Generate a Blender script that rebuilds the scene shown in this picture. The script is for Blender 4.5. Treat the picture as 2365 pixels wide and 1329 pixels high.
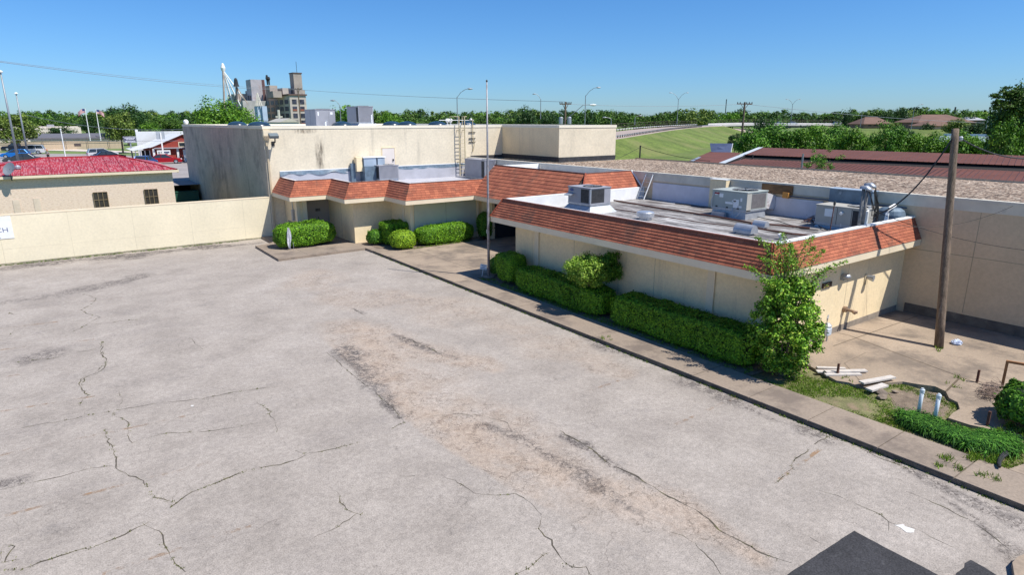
import bpy, math, random
import numpy as np
from mathutils import Vector, Matrix
random.seed(7)
RNG = np.random.default_rng(7)
R = math.radians
for o in list(bpy.data.objects): bpy.data.objects.remove(o)
scene = bpy.context.scene
COL = scene.collection

# ------------------------------------------------------------ camera
CAMZ = 8.0
F_PX, PITCH, ROLL, YAW = 1450.0, .25985, -.0009, .6270
_cp, _sp = math.cos(PITCH), math.sin(PITCH)
FW = Vector((math.sin(YAW) * _cp, math.cos(YAW) * _cp, -_sp))
_rt = Vector((math.cos(YAW), -math.sin(YAW), 0)); _up = _rt.cross(FW)
RT = math.cos(ROLL) * _rt + math.sin(ROLL) * _up
UP = -math.sin(ROLL) * _rt + math.cos(ROLL) * _up
CAM = Vector((0, 0, CAMZ))
cd = bpy.data.cameras.new("camera"); co = bpy.data.objects.new("camera", cd); COL.objects.link(co)
cd.sensor_width = 36; cd.lens = F_PX / 2365 * 36; cd.clip_end = 6000; cd.clip_start = .1
co.matrix_world = Matrix(((RT.x, UP.x, -FW.x, 0), (RT.y, UP.y, -FW.y, 0), (RT.z, UP.z, -FW.z, CAMZ), (0, 0, 0, 1)))
scene.camera = co

# ------------------------------------------------------------ light
SUN = Vector((-.32, .54, -1)).normalized()          # direction the light travels
EL = math.asin(-SUN.z); AZ = math.atan2(-SUN.x, -SUN.y)
w = bpy.data.worlds.new("World"); scene.world = w; w.use_nodes = True
nt = w.node_tree; bgn = nt.nodes["Background"]; sky = nt.nodes.new("ShaderNodeTexSky")
sky.sky_type = 'NISHITA'; sky.sun_disc = False; sky.sun_elevation = EL; sky.sun_rotation = AZ
sky.air_density = 1.0; sky.dust_density = 0.25; sky.ozone_density = 3.0; sky.altitude = 200
bgn.inputs[1].default_value = .115
_g = nt.nodes.new("ShaderNodeGamma"); _g.inputs[1].default_value = 1.15            # clearer, deeper air than the model's default
_t = nt.nodes.new("ShaderNodeMix"); _t.data_type = 'RGBA'; _t.blend_type = 'MULTIPLY'; _t.inputs[0].default_value = 1; _w = nt.nodes.new('ShaderNodeNewGeometry'); _s = nt.nodes.new('ShaderNodeSeparateXYZ'); _r = nt.nodes.new('ShaderNodeValToRGB'); nt.links.new(_w.outputs['Position'], _s.inputs[0]); nt.links.new(_s.outputs[2], _r.inputs[0]); _r.color_ramp.elements[0].color = (.295, .435, .66, 1); _r.color_ramp.elements[1].position = .30; _r.color_ramp.elements[1].color = (.265, .52, .72, 1); nt.links.new(_r.outputs[0], _t.inputs[7])
nt.links.new(sky.outputs[0], _g.inputs[0]); nt.links.new(_g.outputs[0], _t.inputs[6]); nt.links.new(_t.outputs[2], bgn.inputs[0])
sl = bpy.data.lights.new("sun", 'SUN'); sl.energy = 4.6; sl.angle = R(.53); sl.color = (1, .955, .88)
so = bpy.data.objects.new("sun", sl); COL.objects.link(so); so.rotation_euler = SUN.to_track_quat('-Z', 'Y').to_euler()
so.location = (0, -20, 60)
vs = scene.view_settings; vs.view_transform = 'Standard'; vs.look = 'None'; vs.gamma = 1; vs.exposure = .40
scene.cycles.max_bounces = 6; scene.cycles.transparent_max_bounces = 6

# ------------------------------------------------------------ helpers: picture measurements to places in the world
def ray(x, y): return FW + (x - 1182.5) / F_PX * RT - (y - 664.5) / F_PX * UP
def G(x, y, z=0.0):
    d = ray(x, y); return CAM + d * ((z - CAMZ) / d.z)
def PY(x, y, Y): d = ray(x, y); return CAM + d * (Y / d.y)
def PX(x, y, X): d = ray(x, y); return CAM + d * (X / d.x)
def AT(x, y, D): return CAM + ray(x, y) * D

def tag(o, label=None, cat=None, group=None, kind=None):
    if label: o["label"] = label
    if cat: o["category"] = cat
    if group: o["group"] = group
    if kind: o["kind"] = kind
    return o
def empty(name, loc=(0, 0, 0), label=None, cat=None, group=None, rz=0):
    o = bpy.data.objects.new(name, None); COL.objects.link(o); o.location = loc; o.rotation_euler.z = rz
    o.empty_display_size = .3
    return tag(o, label, cat, group)
def origin(o):
    v = Vector((0, 0, 0))
    while o is not None: v += o.location; o = o.parent
    return v
def clone(root, loc, rz=0, label=None, group=None, scale=None):
    def rec(o, par):
        c = o.copy(); COL.objects.link(c); c.parent = par
        for ch in list(o.children): rec(ch, c)
        return c
    r = rec(root, None); r.location = loc; r.rotation_euler.z = rz
    if scale is not None: r.scale = (scale,) * 3 if isinstance(scale, (int, float)) else scale
    if label: r["label"] = label
    if group: r["group"] = group
    return r

class MB:
    """collects faces; build() links them as one mesh object"""
    def __init__(s): s.V = []; s.F = []; s.M = []; s.U = {}; s.m = 0
    def add(s, vs, fs, uvs=None):
        n = len(s.V); s.V += [tuple(v) for v in vs]
        for i, f in enumerate(fs):
            if uvs: s.U[len(s.F)] = uvs[i]
            s.F.append([n + k for k in f]); s.M.append(s.m)
        return s
    def box(s, a, b):
        (x0, y0, z0), (x1, y1, z1) = a, b
        if x0 > x1: x0, x1 = x1, x0
        if y0 > y1: y0, y1 = y1, y0
        if z0 > z1: z0, z1 = z1, z0
        return s.add([(x0, y0, z0), (x1, y0, z0), (x1, y1, z0), (x0, y1, z0), (x0, y0, z1), (x1, y0, z1), (x1, y1, z1), (x0, y1, z1)],
            [(0, 3, 2, 1), (4, 5, 6, 7), (0, 1, 5, 4), (1, 2, 6, 5), (2, 3, 7, 6), (3, 0, 4, 7)])
    def obox(s, c, size, M=None, rz=0):
        M = M or Matrix.Rotation(rz, 3, 'Z'); c = Vector(c); h = Vector(size) / 2
        P = [c + M @ Vector((a * h.x, b * h.y, d * h.z)) for d in (-1, 1) for a, b in ((-1, -1), (1, -1), (1, 1), (-1, 1))]
        return s.add(P, [(0, 3, 2, 1), (4, 5, 6, 7), (0, 1, 5, 4), (1, 2, 6, 5), (2, 3, 7, 6), (3, 0, 4, 7)])
    def prism(s, poly, z0, z1):
        n = len(poly); a = sum(poly[i][0] * poly[(i + 1) % n][1] - poly[(i + 1) % n][0] * poly[i][1] for i in range(n))
        if a < 0: poly = poly[::-1]
        V = [(p[0], p[1], z0) for p in poly] + [(p[0], p[1], z1) for p in poly]
        return s.add(V, [tuple(range(n))[::-1], tuple(range(n, 2 * n))] + [(i, (i + 1) % n, n + (i + 1) % n, n + i) for i in range(n)])
    def quad(s, a, b, c, d, uv=None): return s.add([a, b, c, d], [(0, 1, 2, 3)], [uv] if uv else None)
    def tube(s, pts, r, n=8, caps=True):
        pts = [Vector(p) for p in pts]; m = len(pts); rs = r if isinstance(r, (list, tuple)) else [r] * m
        V = []
        up = Vector((0, 0, 1))
        for i, p in enumerate(pts):
            t = (pts[min(i + 1, m - 1)] - pts[max(i - 1, 0)]).normalized()
            u = t.cross(up if abs(t.z) < .95 else Vector((1, 0, 0))).normalized(); v = t.cross(u)
            for k in range(n):
                a = 2 * math.pi * k / n; V.append(p + (u * math.cos(a) + v * math.sin(a)) * rs[i])
        Fs = [(i * n + k, i * n + (k + 1) % n, (i + 1) * n + (k + 1) % n, (i + 1) * n + k) for i in range(m - 1) for k in range(n)]
        if caps: Fs += [tuple(range(n))[::-1], tuple((m - 1) * n + k for k in range(n))]
        return s.add(V, Fs)
    def lathe(s, c, prof, n=20):
        c = Vector(c); V = []
        for r, z in prof:
            for k in range(n): a = 2 * math.pi * k / n; V.append(c + Vector((r * math.cos(a), r * math.sin(a), z)))
        m = len(prof)
        Fs = [(i * n + k, i * n + (k + 1) % n, (i + 1) * n + (k + 1) % n, (i + 1) * n + k) for i in range(m - 1) for k in range(n)]
        Fs += [tuple(range(n))[::-1], tuple((m - 1) * n + k for k in range(n))]
        return s.add(V, Fs)
    def split(s, name, mats, parent=None, **k):
        """every loose piece as an object of its own"""
        par = list(range(len(s.V)))
        def f(a):
            while par[a] != a: par[a] = par[par[a]]; a = par[a]
            return a
        for F_ in s.F:
            for v in F_[1:]: par[f(v)] = f(F_[0])
        g = {}
        for i, F_ in enumerate(s.F): g.setdefault(f(F_[0]), []).append(i)
        for fs in g.values():
            b = MB(); vs = sorted({v for i in fs for v in s.F[i]}); m = {v: j for j, v in enumerate(vs)}
            b.add([s.V[v] for v in vs], [[m[v] for v in s.F[i]] for i in fs], [s.U[i] for i in fs] if s.U else None); b.build(name, mats, parent, **k)
    def build(s, name, mats, parent=None, base=None, smooth=False, bevel=0):
        me = bpy.data.meshes.new(name)
        if parent is not None: b = origin(parent)
        elif base is not None: b = Vector(base)
        else:
            A = np.array(s.V); b = Vector((float(A[:, 0].min() + A[:, 0].max()) / 2, float(A[:, 1].min() + A[:, 1].max()) / 2, float(A[:, 2].min())))
        me.from_pydata([(v[0] - b.x, v[1] - b.y, v[2] - b.z) for v in s.V], [], s.F)
        mats = mats if isinstance(mats, (list, tuple)) else [mats]
        for m in mats: me.materials.append(m)
        if len(mats) > 1: me.polygons.foreach_set("material_index", s.M)
        if s.U:
            uv = me.uv_layers.new(name="UVMap")
            for fi, us in s.U.items():
                for li, u in zip(me.polygons[fi].loop_indices, us): uv.data[li].uv = u
        if smooth: me.polygons.foreach_set("use_smooth", [True] * len(me.polygons))
        me.validate(); me.update()
        o = bpy.data.objects.new(name, me); COL.objects.link(o)
        if parent is not None: o.parent = parent
        else: o.location = b
        if bevel:
            md = o.modifiers.new("bevel", 'BEVEL'); md.width = bevel; md.segments = 2; md.limit_method = 'ANGLE'
        return o

def quads_obj(name, Q, mats, parent=None, base=None, extra=None, midx=None):
    """Q: (N,4,3) array of world coordinates"""
    if parent is not None: b = np.array(origin(parent))
    elif base is not None: b = np.array(base, float)
    else: b = np.array([*(Q.reshape(-1, 3)[:, :2].mean(0)), Q[..., 2].min()])
    V = (Q.reshape(-1, 3) - b).astype(np.float32); n = len(Q)
    me = bpy.data.meshes.new(name)
    me.vertices.add(n * 4); me.vertices.foreach_set("co", V.ravel())
    me.loops.add(n * 4); me.loops.foreach_set("vertex_index", np.arange(n * 4, dtype=np.int32))
    me.polygons.add(n); me.polygons.foreach_set("loop_start", np.arange(0, n * 4, 4, dtype=np.int32))
    try: me.polygons.foreach_set("loop_total", np.full(n, 4, dtype=np.int32))
    except Exception: pass
    mats = mats if isinstance(mats, (list, tuple)) else [mats]
    for m in mats: me.materials.append(m)
    if midx is not None: me.polygons.foreach_set("material_index", midx.astype(np.int32))
    me.update(calc_edges=True)
    o = bpy.data.objects.new(name, me); COL.objects.link(o)
    if parent is not None: o.parent = parent
    else: o.location = b
    return o

def text_obj(s, loc, size, M, mat, parent, name="lettering", depth=.006, align='LEFT', sx=1.0):
    cu = bpy.data.curves.new(name, 'FONT'); cu.body = s; cu.size = size; cu.extrude = depth / 2; cu.align_x = align
    t = bpy.data.objects.new("t", cu); COL.objects.link(t)
    dg = bpy.context.evaluated_depsgraph_get(); me = bpy.data.meshes.new_from_object(t.evaluated_get(dg))
    bpy.data.objects.remove(t)
    me.transform(Matrix.Diagonal((sx, 1, 1, 1))); me.transform(M.to_4x4())
    me.materials.clear(); me.materials.append(mat)
    o = bpy.data.objects.new(name, me); COL.objects.link(o); o.parent = parent; o.location = Vector(loc) - origin(parent)
    return o
# lettering frames: facing -Y, facing -X
M_FY = Matrix(((1, 0, 0), (0, 0, -1), (0, 1, 0)))
M_FX = Matrix(((0, 0, -1), (-1, 0, 0), (0, 1, 0)))

# ------------------------------------------------------------ materials
def newmat(name):
    m = bpy.data.materials.new(name); m.use_nodes = True; t = m.node_tree
    return m, t, t.nodes, t.links, t.nodes["Principled BSDF"]
def coords(t, scale=(1, 1, 1), uv=False):
    mp = t.nodes.new("ShaderNodeMapping"); mp.inputs[3].default_value = scale
    if uv: tc = t.nodes.new("ShaderNodeTexCoord"); t.links.new(tc.outputs["UV"], mp.inputs[0])
    else: tc = t.nodes.new("ShaderNodeNewGeometry"); t.links.new(tc.outputs["Position"], mp.inputs[0])
    return mp.outputs[0]
def noise(t, scale, detail=4, rough=.55, sc=(1, 1, 1), dist=0):
    n = t.nodes.new("ShaderNodeTexNoise"); n.inputs["Scale"].default_value = scale; n.inputs["Detail"].default_value = detail
    n.inputs["Roughness"].default_value = rough; n.inputs["Distortion"].default_value = dist
    t.links.new(coords(t, sc), n.inputs["Vector"]); return n.outputs["Fac"]
def ramp(t, fac, stops):
    r = t.nodes.new("ShaderNodeValToRGB"); el = r.color_ramp.elements
    while len(el) < len(stops): el.new(.5)
    for e, (p, c) in zip(el, stops): e.position = p; e.color = (*c, 1) if len(c) == 3 else c
    t.links.new(fac, r.inputs[0]); return r.outputs[0]
def mix(t, fac, a, b, mode='MIX'):
    n = t.nodes.new("ShaderNodeMix"); n.data_type = 'RGBA'; n.blend_type = mode
    for s, v in ((0, fac), (6, a), (7, b)):
        if isinstance(v, (int, float)): n.inputs[s].default_value = v
        elif isinstance(v, (tuple, list)): n.inputs[s].default_value = (*v, 1) if len(v) == 3 else v
        else: t.links.new(v, n.inputs[s])
    return n.outputs[2]
def bumpn(t, h, strength=.3, dist=.02):
    b = t.nodes.new("ShaderNodeBump"); b.inputs["Strength"].default_value = strength; b.inputs["Distance"].default_value = dist
    t.links.new(h, b.inputs["Height"]); return b.outputs[0]
def g3(v): return (v, v, v)
_mc = {}
def mat(name, col, rough=.8, metal=0, var=.12, scale=1.5, fine=0, fscale=25, dirt=None, streak=None, bump=0, bdist=.02, sc=(1, 1, 1)):
    """base colour broken up by two noises, optional grain, dirt patches and vertical run-off streaks"""
    if name in _mc: return _mc[name]
    m, t, N, L, p = newmat(name); p.inputs["Roughness"].default_value = rough; p.inputs["Metallic"].default_value = metal
    lo = tuple(c * (1 - var) for c in col); hi = tuple(min(1, c * (1 + var)) for c in col)
    c = ramp(t, noise(t, scale, 6, .6, sc), [(.3, lo), (.7, hi)])
    if fine: c = mix(t, 1.0, c, ramp(t, noise(t, fscale, 3, .6, sc), [(.3, g3(1 - fine)), (.7, g3(1 + fine))]), 'MULTIPLY')
    if dirt: # (colour, threshold, scale, amount)
        f = ramp(t, noise(t, dirt[2], 6, .65, sc), [(dirt[1], g3(0)), (dirt[1] + .14, g3(dirt[3]))]); c = mix(t, f, c, dirt[0])
    if streak: # (colour, threshold, amount)
        f = ramp(t, noise(t, 1.0, 6, .7, (1.6, 1.6, .12)), [(streak[1], g3(0)), (streak[1] + .16, g3(streak[2]))]); c = mix(t, f, c, streak[0])
    L.new(c, p.inputs["Base Color"])
    if bump: L.new(bumpn(t, noise(t, fscale, 4, .6, sc), bump, bdist), p.inputs["Normal"])
    _mc[name] = m; return m

CREAM = (.82, .665, .425)
m_wall = mat("cream_stucco", CREAM, .9, var=.06, scale=.8, fine=.07, fscale=9, streak=((.42, .34, .24), .57, .45), dirt=((.58, .45, .28), .60, .8, .35), bump=.15)
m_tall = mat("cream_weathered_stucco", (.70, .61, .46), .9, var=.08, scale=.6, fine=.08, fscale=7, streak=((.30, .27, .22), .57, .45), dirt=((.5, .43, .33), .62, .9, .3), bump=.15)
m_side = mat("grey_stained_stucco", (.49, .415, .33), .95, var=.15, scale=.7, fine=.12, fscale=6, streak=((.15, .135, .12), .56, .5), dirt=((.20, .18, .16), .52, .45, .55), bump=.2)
m_perim = mat("pale_yellow_wall_paint", (.78, .69, .50), .85, var=.05, scale=.6, fine=.05, fscale=8, dirt=((.62, .50, .28), .66, 1.1, .5), streak=((.55, .47, .33), .63, .25), bump=.1)
m_trim = mat("cream_trim_paint", (.76, .64, .46), .8, var=.06, scale=1.2, dirt=((.35, .31, .25), .66, 2.5, .4))
m_found = mat("dark_foundation", (.13, .115, .10), .95, var=.35, scale=2, dirt=((.3, .27, .23), .6, 1.5, .5))
m_joint = mat("panel_joint", (.34, .29, .21), .95)
m_door = mat("taupe_door_paint", (.34, .29, .25), .6, var=.04)
m_dark = mat("black_metal", (.03, .03, .03), .5)
m_white = mat("white_paint", (.8, .8, .78), .6, var=.05, scale=3)
m_memb = mat("grey_roof_membrane", (.42, .42, .46), .7, var=.10, scale=1.2, dirt=((.3, .3, .33), .6, 2.0, .4), bump=.3, fscale=3)
m_flash = mat("dull_blue_flashing", (.12, .17, .22), .5, var=.35, scale=3, dirt=((.5, .55, .6), .62, 5, .8))
m_roofwhite = mat("white_roof_coating", (.68, .68, .68), .7, var=.06)
m_rust = mat("rusty_pipe", (.11, .045, .03), .85, var=.4, scale=6)
m_galv = mat("galvanised_metal", (.42, .44, .47), .45, .5, var=.15, scale=4, dirt=((.2, .2, .2), .65, 5, .4))
m_steel = mat("grey_steel_pole", (.27, .29, .31), .5, .4, var=.1)
m_acb = mat("grey_unit_paint", (.30, .30, .33), .6, var=.10, scale=2, dirt=((.2, .18, .17), .6, 4, .4))
m_acg = mat("beige_green_unit_paint", (.36, .39, .36), .6, var=.08, scale=2, dirt=((.25, .22, .18), .62, 4, .4))
m_act = mat("tan_unit_paint", (.42, .40, .35), .6, var=.08, scale=2, dirt=((.25, .22, .18), .62, 4, .4))
m_black = mat("black_rubber", (.015, .015, .016), .6)
m_glass = mat("dark_glass", (.03, .04, .05), .08, var=.1)
m_conc = mat("tan_concrete", (.275, .218, .168), .92, var=.14, scale=.5, fine=.13, fscale=14, dirt=((.14, .11, .09), .50, .7, .7), bump=.3)
m_conc2 = mat("orange_tan_concrete", (.32, .25, .185), .92, var=.16, scale=.35, fine=.14, fscale=14, dirt=((.15, .12, .095), .47, .5, .8), bump=.3)
m_kerb = mat("dark_kerb_face", (.12, .10, .08), .95, var=.4, scale=5)
m_soil = mat("brown_soil", (.19, .145, .105), 1, var=.35, scale=4, fine=.3, fscale=30, bump=.6)
m_bark = mat("grey_bark", (.12, .09, .065), .95, var=.3, scale=5)
m_wood = mat("weathered_pole_wood", (.165, .12, .085), .95, var=.35, scale=3, fine=.3, fscale=12, sc=(4, 4, .25), dirt=((.36, .30, .25), .6, 2, .7), bump=.6)
m_wire = mat("black_cable", (.02, .02, .02), .6)
m_wiref = mat("faint_grey_cable", (.25, .28, .32), .6)

def m_gravel():
    m, t, N, L, p = newmat("brown_roof_gravel"); p.inputs["Roughness"].default_value = 1
    v = N.new("ShaderNodeTexVoronoi"); v.inputs["Scale"].default_value = 10; L.new(coords(t), v.inputs["Vector"])
    c = ramp(t, v.outputs["Color"], [(.2, (.05, .032, .022)), (.42, (.20, .135, .09)), (.62, (.36, .26, .185)), (.85, (.68, .56, .44))])
    c = mix(t, 1.0, c, ramp(t, noise(t, .25, 5), [(.3, g3(.78)), (.7, g3(1.15))]), 'MULTIPLY')
    c = mix(t, 1.0, c, ramp(t, noise(t, 3.5, 3, .7), [(.3, g3(.7)), (.7, g3(1.2))]), 'MULTIPLY')
    L.new(c, p.inputs["Base Color"]); L.new(bumpn(t, v.outputs["Distance"], .8, .06), p.inputs["Normal"]); return m
m_grav = m_gravel()

def m_shingle(name, c1, c2, stain):
    m, t, N, L, p = newmat(name); p.inputs["Roughness"].default_value = .95
    b = N.new("ShaderNodeTexBrick"); L.new(coords(t, (1, 1, 1), True), b.inputs["Vector"])
    b.offset = .5; b.inputs["Scale"].default_value = 1; b.inputs["Brick Width"].default_value = .32; b.inputs["Row Height"].default_value = 1
    b.inputs["Mortar Size"].default_value = .006; b.inputs["Mortar Smooth"].default_value = 0; b.inputs["Bias"].default_value = 0
    b.inputs["Color1"].default_value = (*c1, 1); b.inputs["Color2"].default_value = (*c2, 1); b.inputs["Mortar"].default_value = (.10, .03, .02, 1)
    c = mix(t, 1.0, b.outputs["Color"], ramp(t, noise(t, 1.2, 5), [(.3, g3(.82)), (.7, g3(1.15))]), 'MULTIPLY')
    c = mix(t, 1.0, c, ramp(t, noise(t, 26, 3, .7), [(.3, g3(.86)), (.7, g3(1.12))]), 'MULTIPLY')
    c = mix(t, ramp(t, noise(t, .8, 6, .7), [(.55, g3(0)), (.70, g3(stain))]), c, (.11, .07, .05))
    c = mix(t, ramp(t, noise(t, 5, 5, .7), [(.66, g3(0)), (.76, g3(.5))]), c, (.42, .30, .26))
    L.new(c, p.inputs["Base Color"]); return m
m_shing = m_shingle("terracotta_shingles", (.42, .135, .070), (.30, .088, .048), .75)

def m_leaf(name, cols, trans=.10):
    m, t, N, L, p = newmat(name)
    gi = N.new("ShaderNodeNewGeometry"); c = ramp(t, gi.outputs["Random Per Island"], [(i / (len(cols) - 1), q) for i, q in enumerate(cols)])
    c = mix(t, 1.0, c, ramp(t, noise(t, .45, 3), [(.3, g3(.82)), (.7, g3(1.2))]), 'MULTIPLY')
    p.inputs["Roughness"].default_value = .55; p.inputs["Specular IOR Level"].default_value = .25; L.new(c, p.inputs["Base Color"])
    tr = N.new("ShaderNodeBsdfTranslucent"); L.new(c, tr.inputs[0]); ms = N.new("ShaderNodeMixShader"); ms.inputs[0].default_value = trans
    L.new(p.outputs[0], ms.inputs[1]); L.new(tr.outputs[0], ms.inputs[2]); L.new(ms.outputs[0], N["Material Output"].inputs[0]); return m
lf_hedge = m_leaf("hedge_leaves", [(.028, .08, .006), (.075, .20, .010), (.15, .34, .015), (.27, .48, .028)])
lf_yel = m_leaf("yellow_green_leaves", [(.06, .14, .01), (.17, .32, .015), (.30, .48, .025), (.42, .58, .04)])
lf_priv = m_leaf("privet_leaves", [(.02, .07, .008), (.06, .17, .014), (.10, .26, .02), (.20, .38, .04)])
lf_topi = m_leaf("topiary_leaves", [(.05, .12, .010), (.13, .26, .020), (.24, .40, .035), (.42, .54, .09)])
lf_far = m_leaf("far_tree_leaves", [(.022, .052, .010), (.045, .10, .014), (.08, .165, .02), (.14, .24, .034)], .15)
lf_mid = m_leaf("bright_tree_leaves", [(.03, .09, .008), (.07, .18, .014), (.13, .28, .02), (.20, .36, .035)], .2)
lf_dark = m_leaf("dark_tree_leaves", [(.012, .035, .010), (.022, .06, .014), (.04, .10, .02), (.07, .14, .03)], .12)
lf_olive = m_leaf("olive_leaves", [(.05, .09, .015), (.10, .16, .025), (.15, .22, .035), (.22, .28, .05)], .15)
lf_grass = m_leaf("grass_blades", [(.07, .14, .012), (.13, .24, .018), (.20, .33, .025), (.28, .32, .07)], .2)
lf_monk = m_leaf("strap_leaves", [(.012, .05, .006), (.03, .11, .010), (.065, .20, .018), (.14, .32, .04)], .15)
m_core = mat("foliage_shade_core", (.012, .030, .006), 1, var=.3, scale=3)  # near-black colour stands in for the shade between the leaves
m_grassd = mat("mown_grass", (.115, .160, .026), 1, var=.30, scale=.12, fine=.35, fscale=1.4, dirt=((.17, .165, .06), .50, .06, .7), bump=.3, sc=(1, 1, 1))
m_lawn = mat("patchy_lawn", (.155, .15, .065), 1, var=.3, scale=2.2, fine=.3, fscale=22, dirt=((.26, .185, .125), .52, 1.3, .9), bump=.6)
# ============================================================ GROUND
def ground_h(x, y):
    """ground height: a level block around the buildings, a low rise to the far left"""
    d = max(0.0, min(1.0, (y - 62) / 40.0)); s = d * d * (3 - 2 * d)
    az = math.atan2(x, max(y, 1e-3)) if y > 0 else 3
    l = max(0.0, min(1.0, (R(19) - az) / R(8)))
    return -.22 + 1.9 * s * l
def build_ground():
    def axis(lo, hi, core0, core1, step):
        a = list(np.arange(core0, core1 + step, step)); s = step; v = a[-1]
        while v < hi: s *= 1.35; v += s; a.append(v)
        s = step; v = a[0]
        while v > lo: s *= 1.35; v -= s; a.insert(0, v)
        return a
    xs = axis(-3500, 3500, -60, 160, 6); ys = axis(-900, 3500, -30, 200, 6)
    V = [(x, y, ground_h(x, y)) for y in ys for x in xs]; n = len(xs)
    F = [(j * n + i, j * n + i + 1, (j + 1) * n + i + 1, (j + 1) * n + i) for j in range(len(ys) - 1) for i in range(n - 1)]
    b = MB(); b.add(V, F); o = b.build("ground", mat("far_ground", (.13, .19, .05), 1, var=.3, scale=.03, dirt=((.30, .27, .20), .55, .02, .7)), base=(0, 0, 0), smooth=True)
    tag(o, kind="structure")
build_ground()

LZ = -.15
# --- cracks and stripes of the lot, traced on the photograph's ground plane
def zz(ox, oy, k, pts): return [(ox + a / k, oy + b / k) for a, b in pts]
K1 = lambda p: zz(0, 600, 1.8225, p)
K2 = lambda p: zz(700, 600, 1.8225, p)
K3 = lambda p: zz(1500, 800, 2.512, p)
K4 = lambda p: zz(0, 560, 3.908, p)
CR = [ # (points, width m, weed density)
 (K1([(0, 728), (130, 703), (260, 680), (480, 637), (650, 608), (780, 592), (900, 575), (1050, 550), (1140, 540)]), .035, .35),
 (K1([(432, 345), (440, 430), (400, 480), (345, 500), (340, 540), (360, 575), (335, 620)]), .04, .5),
 (K1([(440, 720), (445, 770), (480, 810), (490, 880), (530, 910), (600, 935), (640, 1000), (720, 1020)]), .035, .55),
 (K1([(30, 1310), (100, 1300), (180, 1275), (380, 1225), (520, 1165), (610, 1120), (720, 1040), (800, 980), (900, 940), (1050, 890), (1180, 865), (1300, 815), (1458, 785), (1510, 770)]), .045, 1.1),
 (K1([(600, 1110), (650, 1135), (695, 1160), (690, 1200), (730, 1255), (775, 1310)]), .035, .7),
 (K1([(0, 972), (90, 945), (200, 925), (270, 910), (380, 880), (470, 868)]), .03, .3),
 (K1([(1385, 955), (1415, 975), (1420, 1030), (1455, 1060), (1500, 1080)]), .03, .6),
 (K1([(1320, 1172), (1390, 1140), (1440, 1105), (1500, 1070)]), .035, .8),
 (K1([(1080, 600), (1130, 640), (1160, 690), (1165, 735), (1195, 755), (1230, 800), (1300, 815)]), .02, .3),
 (K1([(480, 640), (490, 665), (540, 690), (535, 730), (560, 765), (680, 735), (870, 725), (1080, 690)]), .025, .3),
 (K1([(720, 1040), (725, 1010), (755, 985)]), .04, .6),
 (K1([(0, 1270), (10, 1210), (45, 1225), (20, 1280), (95, 1265)]), .03, .7),
 (K1([(500, 555), (520, 600), (500, 630)]), .015, .1),
 (K2([(900, 1325), (960, 1280), (1020, 1240)]), .04, .8),
 (K2([(1005, 1080), (995, 1130), (1050, 1180), (1080, 1240), (1120, 1290), (1180, 1300), (1200, 1329)]), .04, .55),
 (K2([(300, 900), (440, 912), (540, 900), (640, 930), (720, 985), (820, 1000), (880, 990), (950, 1030), (1005, 1080)]), .022, .08),
 (K2([(1080, 720), (1160, 770), (1260, 830), (1370, 890), (1458, 950)]), .06, .05),
 (K2([(345, 725), (430, 688)]), .05, .5), (K2([(430, 688), (345, 600), (220, 500), (100, 395)]), .03, .1),
 (K2([(375, 310), (460, 345), (550, 385), (590, 410)]), .06, .0),
 (K2([(520, 665), (640, 650), (740, 660), (860, 690), (900, 730)]), .02, 0), (K2([(210, 205), (265, 238)]), .05, 0),
 (K3([(0, 805), (150, 890), (300, 970), (430, 1070), (560, 1150), (700, 1220), (850, 1275)]), .05, .12),
 (K3([(1110, 510), (1030, 545), (950, 580), (880, 630), (830, 680), (820, 710), (800, 745), (725, 795)]), .035, .6),
 (K3([(985, 840), (1100, 870), (1190, 905), (1340, 980), (1385, 1020), (1540, 1060), (1760, 1165)]), .018, .12),
 (K3([(1490, 845), (1600, 890), (1750, 960), (1900, 1030), (2030, 1120), (2100, 1180)]), .035, .1),
 (K3([(120, 1080), (210, 1110), (280, 1150), (350, 1230), (400, 1290), (430, 1329)]), .025, 0),
 (K3([(1215, 585), (1300, 640), (1400, 670), (1500, 715)]), .03, .6),
 (K3([(1385, 1020), (1380, 1070)]), .02, 0), (K3([(930, 1110), (1000, 1150)]), .025, 0),
 (K4([(920, 900), (910, 960), (940, 1010), (965, 1090), (930, 1150), (870, 1190), (760, 1225), (725, 1260), (735, 1329)]), .035, .6),
 (K4([(165, 1085), (300, 1068), (440, 1058), (560, 1030), (710, 990), (860, 965), (905, 958)]), .03, .35),
 (K4([(600, 830), (700, 795), (780, 750), (870, 690), (900, 678), (830, 660), (765, 640), (740, 610), (800, 575), (860, 520), (830, 480), (760, 465)]), .03, .3),
 (K4([(50, 855), (130, 805), (200, 780)]), .03, .2), (K4([(1700, 840), (1760, 920), (1830, 965)]), .025, .3),
 (K4([(80, 655), (110, 630), (130, 650), (200, 640)]), .06, 0), (K4([(505, 480), (550, 478)]), .09, 0), (K4([(590, 540), (620, 545)]), .08, 0),
 (K4([(870, 740), (1000, 730), (1120, 710), (1230, 703)]), .03, .4),
]
def refine(pts, step=.12, jit=.022):
    P = [G(x, y, LZ) for x, y in pts]; out = [P[0]]; v = Vector((0, 0, 0))
    for a, b in zip(P, P[1:]):
        n = max(1, int((b - a).length / step))
        for i in range(1, n + 1):
            v = v * .8 + Vector((random.gauss(0, jit), random.gauss(0, jit), 0)); out.append(a.lerp(b, i / n) + v)
    return out
cr = MB(); WEED = []
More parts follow.
